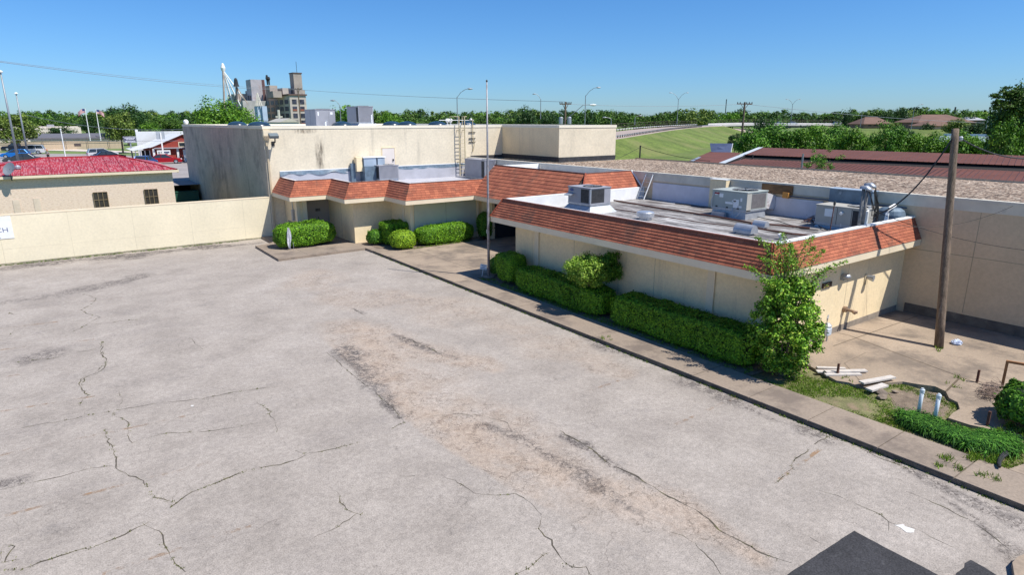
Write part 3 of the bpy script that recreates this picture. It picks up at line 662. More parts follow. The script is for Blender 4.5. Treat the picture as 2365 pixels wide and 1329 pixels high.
# floodlight on wall
fl = empty("floodlight", (13.2, YT - .3, 6.3), "grey shoebox floodlight on the front wall of the tall hall near its left corner", "lamp")
P = PY(632, 317, YT - .75)
b = MB(); b.obox((P.x, YT - .75, P.z + .1), (.62, .42, .22), Matrix.Rotation(R(28), 3, 'X')); b.build("lamp_head", mat("grey_green_metal", (.16, .19, .20), .5), fl, bevel=.02)
b = MB(); b.tube([(P.x + .1, YT - .7, P.z + .0), (P.x + .13, YT - .5, P.z - .35), (P.x + .12, YT - .02, P.z - .45)], .045, 8); b.box((P.x + .02, YT - .06, P.z - .62), (P.x + .22, YT - .005, P.z - .3)); b.build("bracket", m_dark, fl)

# ---- long gravel-roofed building
gb = empty("long_building", (XB, 20, 0), "long low cream building with a brown gravel roof", "building")
b = MB(); b.quad((XB, YT - .01, -.1), (XB, -14, -.1), (XB, -14, 4.9), (XB, YT - .01, 4.9)); b.quad((XB, -14, -.1), (41.2, -14, -.1), (41.2, -14, 4.9), (XB, -14, 4.9)); b.quad((41.2, -14, -.1), (41.2, YE1, -.1), (41.2, YE1, 4.9), (41.2, -14, 4.9)); b.build("wall", mat("taupe_stucco", (.62, .485, .33), .9, var=.07, scale=.7, fine=.07, fscale=9, streak=((.3, .26, .2), .6, .35)), gb)
b = MB(); b.prism([(XB + .22, -13.8), (41.1, -13.8), (41.1, YE1 - .06), (XR - .06, YE1 - .06), (XR - .06, YT - .06), (XB + .22, YT - .06)], 4.6, 4.80); b.build("roof", m_grav, gb)
b = MB(); b.box((XB - .03, -14, 4.9), (XB + .22, YT - .04, 5.03)); b.box((XB - .008, -14, 4.55), (XB - .002, YT - .04, 4.9)); b.build("parapet", mat("pale_parapet_paint", (.62, .58, .49), .85, var=.12, scale=1.5, dirt=((.3, .28, .25), .6, 2, .5)), gb)
b = MB()
b.box((XB - .004, -14, 2.76), (XB, 11.3, 2.785))
for y in (8.95, 4.1, 0): b.box((XB - .0045, y, .5), (XB, y + .02, 4.55))
b.split("joint", m_joint, gb)
b = MB(); b.box((XB - .03, -14, -.1), (XB - .003, 11.1, .42)); b.build("foundation", m_found, gb)

def mansard(root, eave, ridge, zt, zb, n=9, flip=1, closed=False, name="mansard_roof", fascia=True):
    """eave / ridge: matching point lists (x,y[,z]); shingled slope in stepped courses over a cream fascia"""
    E = [Vector((*p, zt)) if len(p) == 2 else Vector(p) for p in eave]; Rg = [Vector(p) for p in ridge]
    b = MB(); u0 = 0
    for i in range(len(E) - 1):
        e0, e1, r0, r1 = E[i], E[i + 1], Rg[i], Rg[i + 1]; t = (e1 - e0).normalized(); nr = t.cross((r0 - e0)).normalized() * flip
        ln = (e1 - e0).length
        for k in range(n):
            f0, f1 = k / n, (k + 1) / n
            a, c = e0.lerp(r0, f0), e1.lerp(r1, f0); d, g = e0.lerp(r0, f1), e1.lerp(r1, f1)
            th_ = .021; sh = random.uniform(0, .3)
            lo0, lo1 = a + nr * th_, c + nr * th_; hi0, hi1 = d + nr * .002, g + nr * .002
            ua, uc, ud, ug = [(q - e0).dot(t) + u0 + sh for q in (a, c, d, g)]
            b.quad(lo0, lo1, hi1, hi0, [(ua, k + .02), (uc, k + .02), (ug, k + .98), (ud, k + .98)])
            b.quad(a, c, lo1, lo0, [(ua, k), (uc, k), (uc, k), (ua, k)])
        u0 += ln + 1
    b.build(name, m_shing, root)
    if fascia:
        b = MB()
        for i in range(len(E) - 1):
            e0, e1 = E[i], E[i + 1]; a, c = Vector((e0.x, e0.y, zb)), Vector((e1.x, e1.y, zb)); b.quad(a, c, Vector((e1.x, e1.y, zt)), Vector((e0.x, e0.y, zt)))
            n_ = (e1 - e0).cross(Vector((0, 0, 1))).normalized() * -.04 * flip
            b.quad(a + n_, c + n_, c + n_ + Vector((0, 0, zt - zb)), a + n_ + Vector((0, 0, zt - zb))); b.quad(a, c, c + n_, a + n_)
        b.build("fascia", m_trim, root)
def cap(root, pts, z, wdt=.16, name="ridge_cap", m=None, h=.05):
    b = MB()
    for a, c in zip(pts, pts[1:]):
        a, c = Vector(a), Vector(c); t = (c - a).normalized(); s = Vector((-t.y, t.x, 0))
        M = Matrix((t, s, Vector((0, 0, 1)))).transposed(); b.obox((a + c) / 2, ((c - a).length + wdt * .7, wdt, h), M)
    return b.build(name, m or mat("ridge_cap_metal", (.16, .06, .04), .8, var=.3, scale=3), root)

# ---- front wing
fw = empty("front_wing", (19.2, 11.4, 0), "low flat-roofed front wing with a long terracotta mansard edge and plain cream walls", "building")
EX, EY0, EY1 = 18.08, 10.88, 26.85; RX, RY0, RY1, RZ = 18.62, 11.28, 26.45, 4.1
WX, WY0, WY1 = 19.15, 11.42, 26.1
b = MB(); b.quad((WX, WY1, -.05), (WX, WY0, -.05), (WX, WY0, 2.97), (WX, WY1, 2.97)); b.quad((WX, WY0, 0.0), (XB, WY0, 0.0), (XB, WY0, 2.97), (WX, WY0, 2.97)); b.quad((XB, WY1, 0), (WX, WY1, 0), (WX, WY1, 2.97), (XB, WY1, 2.97)); b.build("wall", m_wall, fw)
b = MB(); b.box((WX, WY0 - .02, 0), (XB - .04, WY0 - .002, .24)); b.build("foundation", mat("grey_brown_plinth", (.26, .22, .18), .95, var=.2, scale=3), fw)
b = MB()
for y in (24.25, 13.85): b.box((WX - .07, y - .16, 0), (WX - .003, y + .16, 2.95)); 
b.box((WX - .06, WY0 - .05, 0), (WX + .05, WY0 + .16, 2.95)); b.split("pilaster", m_trim, fw)
b = MB()
for y in (21.5, 18.6, 16.6): b.box((WX - .004, y, 0), (WX, y + .015, 2.95))
b.box((WX + 5.1, WY0 - .004, .25), (WX + 5.115, WY0, 2.95)); b.split("joint", m_joint, fw)
mansard(fw, [(29.0, EY1), (EX, EY1), (EX, EY0), (XB - .02, EY0)], [(29.0, RY1, RZ), (RX, RY1, RZ), (RX, RY0, RZ), (XB - .02, RY0, RZ)], 3.22, 2.95, n=8, flip=1)
b = MB(); b.prism([(EX + .045, EY0 + .045), (XB - .02, EY0 + .045), (XB - .02, EY1 - .045), (EX + .045, EY1 - .045)], 2.97, 3.0); b.build("soffit", m_trim, fw)
def m_deck():
    m, t, N, L, p = newmat("patched_white_roof_coating"); p.inputs["Roughness"].default_value = .6
    c = ramp(t, noise(t, .6, 7, .65, (1.6, .45, 1)), [(.36, (.10, .09, .09)), (.45, (.28, .265, .25)), (.55, (.43, .41, .39)), (.72, (.64, .62, .60))])
    c = mix(t, ramp(t, noise(t, 1.2, 7, .75, (2.6, .5, 1)), [(.47, g3(0)), (.55, g3(.85))]), c, (.11, .095, .085))
    c = mix(t, ramp(t, noise(t, .9, 6, .7), [(.62, g3(0)), (.72, g3(.6))]), c, (.33, .26, .20))
    L.new(c, p.inputs["Base Color"]); L.new(bumpn(t, noise(t, 3, 5, .7), .5, .04), p.inputs["Normal"]); return m
b = MB(); b.box((RX + .05, RY0 + .05, 3.2), (XB - .002, RY1 - .05, 3.45)); b.build("roof_deck", m_deck(), fw)
b = MB(); zi = 4.07
b.box((RX + .001, RY0 + .17, 3.3), (RX + .16, RY1 - .17, zi)); b.box((RX + .001, RY0 + .001, 3.3), (XB - .003, RY0 + .169, zi)); b.box((RX + .001, RY1 - .169, 3.3), (XB - .003, RY1 - .001, zi)); b.build("parapet", mat("white_parapet_coating", (.80, .80, .80), .6, var=.08, scale=2, dirt=((.45, .42, .4), .64, 3, .5)), fw)
cap(fw, [(RX + .04, RY1 - .04, RZ + .015), (RX + .04, RY0 + .06, RZ + .015)], RZ, .17)
b = MB()
for y in (RY0 + .06, RY1 - .06): b.box((RX + .16, y - .1, RZ - .025), (XB - .005, y + .1, RZ + .03))
b.box((RX + .125, RY0 + .17, RZ - .03), (RX + .26, RY1 - .17, RZ + .028)); b.build("coping", m_white, fw)
for p0, p1 in (((EX, EY0, 3.25), (RX, RY0, 4.14)), ((EX, EY1, 3.25), (RX, RY1, 4.14))):
    b = MB(); b.tube([p0, p1], .05, 6); b.build("hip_cap", m_shing if False else mat("hip_cap_shingle", (.30, .075, .04), .95, var=.3, scale=5), fw)
# white sheet on the inner face of the long building wall
b = MB(); b.box((XB - .05, 21.4, 3.42), (XB - .012, 25.6, 4.45)); b.box((XB - .05, 15.2, 3.42), (XB - .012, 18.4, 4.35)); b.split("wall_flashing", mat("white_lavender_sheet", (.60, .60, .66), .6, var=.08, scale=1.5, dirt=((.4, .4, .45), .62, 2, .4)), fw)
b = MB(); b.box((XB - .38, 20.3, 3.42), (XB - .055, 21.3, 4.98)); b.build("chase", m_wall, fw)
b = MB(); b.box((XB - .42, 20.28, 4.98), (XB - .01, 21.34, 5.0)); b.build("chase_cap", m_white, fw)

# ---- stepped entrance wing
ew = empty("entrance_wing", (16, 42, 0), "stepped entrance wing with a zigzag terracotta mansard in front of the tall hall", "building")
ZB2, ZT2 = 2.83, 3.10
EV = [(12.5, YT - .01), (12.5, 42.3), (15.02, 42.3), (15.02, 39.1), (17.85, 39.1), (17.85, 36.08), (23.0, 36.08)]
IN = .66
RV = [(EV[0][0] + IN, EV[0][1]), (EV[1][0] + IN, EV[1][1] + IN), (EV[2][0] + IN, EV[2][1] + IN), (EV[3][0] + IN, EV[3][1] + IN), (EV[4][0] + IN, EV[4][1] + IN), (EV[5][0] + IN, EV[5][1] + IN), (24.12, EV[6][1] + IN)]
mansard(ew, EV, [(x, y, 4.08) for x, y in RV], ZT2, ZB2, n=7, flip=1)
b = MB(); b.prism([(EV[0][0] + .045, EV[0][1])] + [(x + .045, y + .045) for x, y in EV[1:6]] + [(27, 36.12), (27, YT - .02)], ZB2 + .02, ZB2 + .05); b.build("soffit", m_trim, ew)
b = MB()
ri = [(x + .05, y + .05) for x, y in RV]; ri[0] = (RV[0][0] + .05, YT - .03); ri[-1] = (XB - .02, RV[-1][1] + .05)
b.prism(ri + [(XB - .02, YT - .03)], 3.3, 3.44); b.build("roof_deck", m_memb, ew)
cap(ew, [(x + .03, y + (.03 if i else -.1), 4.10) for i, (x, y) in enumerate(RV)], 4.1, .10)
b = MB(); 
for (x0, y0), (x1, y1) in zip(RV, RV[1:]):
    if abs(x1 - x0) < .01: b.box((x0 + .09, min(y0, y1) + (.0), 3.4), (x0 + .22, max(y0, y1) - .02, 4.115))
    else: b.box((x0 + .222, y0 + .09, 3.4), (x1 + (.089 if x1 < 23 else 0), y0 + .22, 4.115))
b.build("parapet", m_white, ew)
# membrane and rumpled flashing where the roof meets the hall
b = MB(); b.box((13.2, YT - .05, 3.44), (XB - .03, YT - .012, 4.30)); b.box((XB - .06, 38.0, 3.44), (XB - .02, YT - .06, 4.2)); b.split("wall_membrane", m_memb, ew)
b = MB(); xs = np.arange(13.2, 28.9, .16)
for x0, x1 in zip(xs, xs[1:]):
    f = lambda x: (4.24 + (.06 if x < 19 else .012) * (math.sin(x * 2.3) + math.sin(x * 3.7 + 1)), .02 + (.03 if x < 19 else .008) * (1 + math.sin(x * 3.1 + 2 * math.sin(x * 1.3))))
    (z0, d0), (z1, d1) = f(x0), f(x1)
    b.quad((x0, YT - .03 - d0, z0), (x1, YT - .03 - d1, z1), (x1, YT - .015, 4.5), (x0, YT - .015, 4.5))
b.build("flashing", m_flash, ew)
b = MB(); b.box((13.2, YT - .03, 4.5), (28.9, YT - .008, 4.56)); b.build("termination_bar", m_white, ew)
# walls under the eaves
W = [(13.35, YT - .02), (13.35, 43.55), (13.98, 43.55), (13.98, 44.55), (15.95, 44.55), (15.95, 40.05), (18.75, 40.05), (18.75, 37.25), (24.3, 37.25), (24.3, 35.9), (28.3, 35.9), (28.3, 26.95)]
b = MB()
for a, c in zip(W, W[1:]): b.quad((*a, -.02), (*c, -.02), (*c, 2.84), (*a, 2.84))
b.build("wall", m_wall, ew)
b = MB()
b.box((13.28, 43.5, 0), (13.5, 43.9, 2.83)); b.box((13.70, 43.49, 0), (13.99, 43.545, 2.83)); b.box((18.69, 38.1, 0), (18.745, 38.35, 2.83)); b.box((18.7, 37.17, 0), (18.9, 37.24, 2.83)); b.box((23.9, 37.1, 0), (24.02, 37.24, 2.83))
b.split("pilaster", m_trim, ew)
b = MB(); b.box((18.95, 37.20, .02), (23.9, 37.235, .32)); b.box((18.95, 37.19, .32), (23.9, 37.23, .35)); b.build("sill", m_trim, ew)
b = MB(); b.box((19.0, 37.215, .37), (23.85, 37.238, 2.80)); b.build("panel", mat("pale_green_panel", (.50, .52, .42), .8, var=.06), ew)
b = MB(); b.box((21.4, 37.205, .37), (21.42, 37.214, 2.8)); b.box((15.944, 42.3, 0), (15.949, 42.32, 2.83)); b.split("joint", m_joint, ew)
dd = MB(); dd.box((14.02, 44.50, .03), (15.9, 44.545, 2.50)); dd.box((14.94, 44.488, .05), (14.96, 44.499, 2.5)); o = dd.build("door", m_door, ew); o["label"] = "taupe double door under the eave"
b = MB(); b.box((14.80, 44.42, .95), (14.86, 44.49, 1.25)); b.box((15.05, 44.42, 1.05), (15.1, 44.49, 1.35)); b.box((14.03, 44.44, .85), (14.1, 44.49, .95)); b.split("handle", m_dark, o)
b = MB(); b.box((14.9, 44.478, 1.75), (15.25, 44.486, 1.95)); b.build("notice", mat("door_notice", (.12, .10, .09), .8, var=.8, scale=18), o)
b = MB(); b.box((13.985, 43.6, 0), (14.016, 44.49, 2.84)); b.box((14.02, 44.46, 2.52), (15.94, 44.545, 2.83)); b.build("door_frame", m_trim, ew)
eb = empty("electric_box", (13.3, 44.4, 1.3), "grey electric meter box with conduit on the recessed wall left of the double door", "meter box")
b = MB(); b.box((13.18, 44.25, 1.25), (13.34, 44.5, 2.0)); b.build("box", m_galv, eb); b = MB(); b.tube([(13.28, 44.4, 2.0), (13.28, 44.4, 2.84)], .03, 6); b.tube([(13.27, 44.4, 1.25), (13.27, 44.4, .2)], .02, 6); b.build("conduit", m_galv, eb)
st_ = MB(); st_.box((13.342, 44.6, .4), (13.348, 45.9, 1.1)); st_.build("stain", mat("grey_wall_smear", (.3, .28, .24), .9, var=.5, scale=3), ew)
# ---- middle canopy
mc = empty("middle_canopy", (24, 31, 0), "higher terracotta mansard over the recessed main entrance", "roof")
n_ = 10
mansard(mc, [(23.0, 36.74), (23.0, 26.9)], [(25.15, 36.74, 5.0), (25.15, 27.45, 5.0)], ZT2, ZB2, n=n_, flip=1)
mansard(mc, [(24.1, 26.45, 4.03), (XB - .02, 26.45, 4.03)], [(25.15, 27.42, 5.0), (XB - .02, 27.42, 5.0)], 4.03, 3.95, n=7, flip=1, name="mansard_roof", fascia=False)
b = MB(); b.add([(24.1, 26.47, 4.0), (23.0, 26.9, 3.05), (25.15, 27.44, 4.96)], [(0, 1, 2)]); b.box((24.2, 26.5, 3.93), (XB - .05, 26.56, 4.0)); b.build("edge_board", mat("dark_edge_board", (.10, .06, .04), .9), mc)
b = MB(); b.prism([(23.05, 26.95), (XB - .02, 26.95), (XB - .02, 36.9), (23.05, 36.9)], ZB2 - .04, ZB2 - .01); b.build("soffit", m_trim, mc)
b = MB(); b.box((25.2, 27.5, 4.4), (25.36, 36.7, 4.98)); b.box((25.361, 27.5, 4.4), (XB - .04, 27.64, 4.98)); b.box((25.361, 36.55, 4.1), (XB - .04, 36.7, 4.98)); b.build("parapet", m_white, mc)
b = MB(); b.box((25.3, 27.6, 4.4), (XB - .03, 36.6, 4.5)); b.build("roof_deck", m_memb, mc)
b = MB(); b.box((25.0, 36.71, 3.4), (XB - .05, 36.75, 4.97)); b.build("end_wall", m_memb, mc)
cap(mc, [(25.17, 36.74, 5.02), (25.17, 27.44, 5.02), (XB - .05, 27.44, 5.02)], 5, .09)
b = MB(); b.tube([(25.15, 27.42, 5.03), (24.05, 26.45, 4.05)], .06, 6); b.build("hip_cap", mat("hip_cap_shingle", (.30, .075, .04), .95), mc)
for x in (24.9, 25.5, 26.1, 26.9, 27.5): b = MB(); b.box((x, 26.62, 3.44), (x + .1, 26.72, 3.98)); b.build("post", mat("grey_post_wood", (.25, .19, .14), .9, var=.3), mc)
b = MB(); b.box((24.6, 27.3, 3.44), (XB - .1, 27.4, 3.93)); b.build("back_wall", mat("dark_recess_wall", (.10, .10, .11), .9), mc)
b = MB(); b.quad((28.25, 35.8, .02), (28.25, 27.0, .02), (28.25, 27.0, 2.7), (28.25, 35.8, 2.7)); b.quad((24.5, 35.85, .02), (28.2, 35.85, .02), (28.2, 35.85, 2.7), (24.5, 35.85, 2.7)); o = b.build("entrance_shade_glass", m_glass, mc)  # dark glass over the recess walls, put in so the recess reads as shade
b = MB()
for y in (35.6, 33.4, 31.2, 29.0): b.box((28.18, y - .03, .02), (28.24, y + .03, 2.6))
for x in (24.55, 26.3, 28.0): b.box((x - .03, 35.78, .02), (x + .03, 35.84, 2.6))
b.box((28.18, 27.3, 2.61), (28.24, 35.6, 2.68)); b.split("entrance_frame", m_dark, mc)
b = MB(); b.box((XB - .5, 26.42, 4.0), (XB - .01, 26.47, 4.5)) if False else b.tube([(XB - .03, 26.42, 4.06), (XB - .03, 27.4, 5.05)], .05, 6); b.build("rake_flashing", m_white, mc)
# ============================================================ ROOFTOP AND YARD THINGS
def louver(b, p0, p1, nsl, axis, out):
    """vertical slats on a face; p0,p1 corners on that face (axis = horizontal direction 'x'/'y')"""
    for i in range(nsl):
        f = (i + .15) / nsl; g = (i + .55) / nsl
        if axis == 'x':
            b.box((p0[0] + (p1[0] - p0[0]) * f, p0[1], p0[2]), (p0[0] + (p1[0] - p0[0]) * g, p0[1] + out, p1[2]))
        else:
            b.box((p0[0], p0[1] + (p1[1] - p0[1]) * f, p0[2]), (p0[0] + out, p0[1] + (p1[1] - p0[1]) * g, p1[2]))
def ac_unit(label, lo, hi, m, curbz, style, flare=.0, group="rooftop air handling units"):
    (x0, y0, z0), (x1, y1, z1) = lo, hi; c = ((x0 + x1) / 2, (y0 + y1) / 2, curbz)
    t = empty("rooftop_unit", c, label, "air conditioner", group)
    b = MB(); b.box(lo, (x1, y1, z1 - .04)); b.build("cabinet", m, t, bevel=.012)
    b = MB(); b.box((x0 - .03, y0 - .03, z1 - .038), (x1 + .03, y1 + .03, z1 + .01)); b.build("top_panel", m, t, bevel=.008)
    b = MB(); b.add([(x0 - flare, y0 - flare, curbz), (x1 + flare, y0 - flare, curbz), (x1 + flare, y1 + flare, curbz), (x0 - flare, y1 + flare, curbz), (x0 + .06, y0 + .06, z0), (x1 - .06, y0 + .06, z0), (x1 - .06, y1 - .06, z0), (x0 + .06, y1 - .06, z0)], [(0, 1, 5, 4), (1, 2, 6, 5), (2, 3, 7, 6), (3, 0, 4, 7)]); b.build("curb", m_galv, t)
    b = MB(); b.box((x0 - .012, y0 - .012, z0 - .03), (x1 + .012, y1 + .012, z0 + .05)); b.build("base_rail", m_galv, t)
    fr = min(x1 - x0, y1 - y0) * .36; fc = (x1 - fr - .15, y0 + fr + .15, z1 + .012)
    b = MB(); b.lathe(fc, [(fr, 0), (fr, .03), (fr * .92, .03), (fr * .9, .0)], 24); b.build("fan_shroud", m_dark, t)
    b = MB()
    for k in range(4): b.tube([(fc[0] + fr * math.cos(k * .785), fc[1] + fr * math.sin(k * .785), fc[2] + .03), (fc[0] - fr * math.cos(k * .785), fc[1] - fr * math.sin(k * .785), fc[2] + .03)], .008, 4)
    b.build("fan_guard", m_galv, t)
    coil = mat("dark_coil", (.028, .028, .03), .7, var=.5, scale=9)
    if style == 'A':    # dark coils round the near corner
        b = MB(); b.box((x0 - .006, y0 + .12, z0 + .09), (x0 - .001, y0 + (y1 - y0) * .42, z1 - .08)); b.box((x0 + .06, y0 - .006, z0 + .1), (x0 + (x1 - x0) * .68, y0 - .001, z1 - .08)); b.build("coil", coil, t)
        b = MB(); b.box((x0 - .03, y0 - .03, z0), (x0 + .03, y0 + .03, z1 - .05)); b.build("corner_post", m_galv, t)
        b = MB(); xm, ya, yb = x0, y1 - .5, y1 - .02; b.add([(xm - .002, ya, z1 - .32), (xm - .002, yb, z1 - .32), (xm - .3, yb, z1 - .42), (xm - .3, ya, z1 - .42), (xm - .3, ya, z1 - .46), (xm - .3, yb, z1 - .46), (xm - .002, ya, z1 - .36), (xm - .002, yb, z1 - .36)], [(0, 3, 2, 1), (3, 4, 5, 2), (6, 7, 5, 4), (0, 6, 4, 3), (1, 2, 5, 7)]); b.build("hood", m_galv, t)
        b = MB(); M_ = [(x0 - .008, (y1 - .28) + .16 * math.cos(a), z1 - .17 + .07 * math.sin(a)) for a in np.linspace(0, 6.283, 20, endpoint=False)]; b.add(M_, [tuple(range(20))]); b.build("badge", mat("navy_badge", (.03, .06, .2), .5), t)
    if style == 'B':    # long front with labels, coil on the sunlit end
        b = MB(); b.box((x0 + .38, y0 - .006, z0 + .1), (x1 - .12, y0 - .001, z1 - .1)); b.build("coil", mat("grey_coil", (.14, .13, .13), .7, var=.2, scale=8), t)
        b = MB(); b.box((x0 - .01, y0 - .012, z0), (x0 + .34, y0 - .001, z1 - .05)); b.build("corner_post", m_act, t)
        b = MB()
        for ya, za, dy, dz in ((.42, .62, .22, .18), (1.15, .45, .22, .06), (.78, .30, .42, .10), (.15, .72, .16, .14), (1.6, .5, .1, .16), (1.5, .15, .2, .1)):
            b.box((x0 - .005, y1 - ya - dy, z0 + za * (z1 - z0)), (x0 - .001, y1 - ya, z0 + za * (z1 - z0) + dz))
        b.box((x0 - .005, y0 + .42, z0 + .12), (x0 - .001, y0 + .72, z0 + .52)); b.build("data_label", m_white, t)
        b = MB(); b.box((x0 - .006, y1 - .42, z1 - .2), (x0 - .001, y1 - .14, z1 - .12)); b.build("badge", mat("red_badge", (.32, .02, .03), .5), t)
        b = MB()
        for y in (y1 - .3, y1 - .9, y0 + .45): b.box((x0 - .006, y - .06, z0 + .06), (x0 - .001, y + .06, z0 + .13))
        b.build("lift_slot", m_dark, t)
    if style == 'C':
        b = MB(); b.box((x0 - .006, y0 + .12, z0 + .05), (x0 - .001, y0 + .55, z1 - .1)); b.build("coil", coil, t)
        b = MB(); b.box((x0 - .005, y0 + 1.35, z0 + .35), (x0 - .001, y0 + 1.75, z0 + .68)); b.build("data_label", m_white, t)
        b = MB(); b.box((x0 - .004, y0 + .58, z0), (x0 - .001, y0 + .60, z1 - .05)); b.box((x0 - .004, y0 + 1.2, z0), (x0 - .001, y0 + 1.22, z1 - .05)); b.build("seam", m_dark, t)
        b = MB(); b.tube([(x0 - .004, y0 + 1.0, z1 - .25), (x0 - .1, y0 + 1.0, z1 - .28)], .07, 10); b.build("exhaust_cap", m_white, t)
    if style in 'DE':
        b = MB(); b.box((x0 - .003, y0 - .012, z0 + .06), (x0 + .06, y0 - .001, z1 - .05)); louver(b, (x0 + .08, y0 - .03, z0 + .06), (x1 - .05, y0 - .03, z1 - .06), 15, 'x', .029); b.build("coil_louvre", m_acb, t)
        b = MB(); b.box((x0 - .006, y0 + .1, z0 + .06), (x0 - .001, y0 + .5, z1 - .1)); b.build("coil", coil, t)
    if style == 'P':
        b = MB(); b.box((x0 + (x1 - x0) * .1, y0 - .006, z1 - .5), (x0 + (x1 - x0) * .16, y0 - .001, z1 - .2)); b.box((x1 - (x1 - x0) * .25, y0 - .006, z1 - .4), (x1 - (x1 - x0) * .13, y0 - .001, z1 - .22)); b.build("data_label", m_white, t)
        b = MB(); b.box((x0 + (x1 - x0) * .66, y0 - .004, z0 + .05), (x0 + (x1 - x0) * .665, y0 - .001, z1 - .05)); b.box((x0 - .004, (y0 + y1) / 2, z0), (x0 - .001, (y0 + y1) / 2 + .02, z1 - .06)); b.build("seam", m_dark, t)
    return t
ac_unit("grey rooftop unit with a dark coil corner and flared curb behind the front mansard", (21.75, 23.3, 3.86), (23.15, 25.0, 4.72), m_acb, 3.45, 'A', .25)
ua = ac_unit("beige green rooftop unit with red badge and paper labels, ducted to the long wall", (26.2, 17.4, 3.85), (27.85, 19.35, 4.74), m_acg, 3.45, 'B')
b = MB(); b.add([(27.86, 17.75, 4.72), (27.86, 18.4, 4.72), (27.86, 18.4, 3.9), (27.86, 17.75, 3.9), (28.88, 17.6, 4.4), (28.88, 18.4, 4.4), (28.88, 18.4, 3.7), (28.88, 17.6, 3.7)], [(0, 1, 5, 4), (0, 4, 7, 3), (3, 7, 6, 2), (1, 2, 6, 5)]); b.build("duct", mat("peeling_white_duct", (.62, .60, .60), .6, var=.1, dirt=((.3, .2, .17), .55, 4, .8)), ua)
b = MB(); b.tube([(26.15, 19.2, 4.65), (26.1, 19.3, 4.2), (26.12, 19.3, 3.9)], .02, 6); b.tube([(26.15, 18.1, 3.95), (26.0, 18.0, 3.6), (26.0, 17.8, 3.55), (26.12, 17.65, 3.85)], .018, 6); b.box((25.95, 18.4, 3.46), (26.1, 19.1, 3.72)); b.build("hose", m_galv, ua)
uc = ac_unit("tan rooftop unit with a rusty fan rim beside the tall service masts", (27.05, 12.35, 3.62), (28.35, 14.5, 4.44), m_act, 3.45, 'C')
du = empty("duct_box", (28.6, 13.7, 3.5), "blue grey sheet metal duct box standing behind the tan rooftop unit", "duct")
b = MB(); b.box((28.42, 12.85, 3.5), (28.93, 14.7, 5.02)); b.build("casing", mat("blue_grey_sheet", (.12, .17, .22), .55, .2, var=.3, scale=2, dirt=((.35, .4, .45), .6, 3, .8)), du)
b = MB(); b.box((28.38, 12.82, 5.02), (28.96, 14.73, 5.06)); b.build("lid", mat("pale_blue_sheet", (.35, .42, .5), .5), du)
d2 = empty("elbow_duct", (28.3, 11.9, 3.5), "rounded blue grey duct against the long wall beside the masts", "duct")
b = MB(); b.lathe((28.3, 11.95, 3.46), [(.55, 0), (.55, .75), (.5, .9), (.35, 1.0)], 20); b.build("casing", mat("blue_grey_sheet", (.12, .17, .22), .55), d2, smooth=False)
b = MB(); b.tube([(27.5, 11.75, 3.6), (27.52, 11.75, 4.3), (27.7, 11.75, 4.52), (28.1, 11.75, 4.6)], .075, 10); b.build("pipe", m_white, d2, smooth=True)
# orange junction board on long wall
jb = empty("junction_board", (28.9, 17.3, 4.6), "brown wooden board with an orange box above the peeling duct", "board")
b = MB(); b.box((28.86, 16.75, 4.5), (28.93, 18.4, 4.95)); b.build("board", mat("brown_board", (.16, .09, .04), .9, var=.4, scale=3, sc=(1, 1, 6)), jb)
b = MB(); b.box((28.7, 16.85, 4.35), (28.93, 17.15, 4.62)); b.build("box", mat("orange_box", (.55, .24, .05), .7), jb)
# masts with weather heads
m_mast = mat('dull_mast_steel', (.17, .17, .17), .6, .2, var=.4, scale=6)
P0 = Vector((24.95, 11.42, 3.35))
ms = empty("service_masts", P0, "pair of steel service masts with hooded heads and a tangle of black cables", "electric mast")
for i, (dx, dy, h) in enumerate(((-.42, 0, 2.18), (-.02, .05, 2.26))):
    b = MB(); b.tube([P0 + Vector((dx, dy, 0)), P0 + Vector((dx, dy, h))], .06, 10); b.build("mast", m_mast, ms, smooth=True)
    b = MB(); c = P0 + Vector((dx, dy, h)); b.add([c + Vector(v) for v in ((-.13, -.1, 0), (.13, -.1, 0), (.13, .1, 0), (-.13, .1, 0), (-.10, -.28, -.08), (.10, -.28, -.08), (-.09, -.1, .13), (.09, -.1, .13), (.09, .1, .1), (-.09, .1, .1), (-.07, -.26, .02), (.07, -.26, .02))], [(6, 7, 8, 9), (10, 11, 7, 6), (4, 5, 11, 10), (0, 4, 10, 6), (1, 7, 11, 5), (2, 3, 9, 8), (3, 0, 6, 9), (1, 2, 8, 7), (0, 1, 5, 4)]); b.build("weather_head", m_galv, ms, smooth=True)
b = MB()
for k in range(11):
    c = P0 + Vector((random.choice((-.42, -.02)) + random.uniform(-.06, .06), -.22, 2.1 + random.uniform(-.05, .1))); e = P0 + Vector((random.uniform(.1, .5), -.25, random.uniform(.95, 1.35)))
    mid = c.lerp(e, .5) + Vector((random.uniform(-.15, .2), -.1, -random.uniform(.25, .6))); b.tube([c, c.lerp(mid, .6) + Vector((0, -.05, -.05)), mid, e], .016, 5)
b.build("cable", m_wire, ms)
b = MB(); b.tube([P0 + Vector((.35, .1, 0)), P0 + Vector((.35, .1, 1.25)), P0 + Vector((.5, .1, 1.4))], .06, 8); b.build("conduit", m_white, ms)
# antenna rod
ar = empty("antenna_rod", (24.2, 12.3, 3.45), "thin rusty rod with a small head standing behind the sunlit mansard", "pole")
b = MB(); b.tube([(23.75, 12.1, 3.45), (23.95, 12.15, 4.9)], .022, 6); b.build("rod", m_rust, ar); b = MB(); b.lathe((23.96, 12.15, 4.88), [(.04, 0), (.05, .08), (.02, .16)], 8); b.build("head", m_dark, ar)
b = MB(); b.tube([(23.8, 12.1, 3.7), (24.1, 12.0, 3.6), (24.3, 12.0, 3.75), (24.32, 12.0, 4.15)], .016, 5); b.build("hose", m_galv, ar)
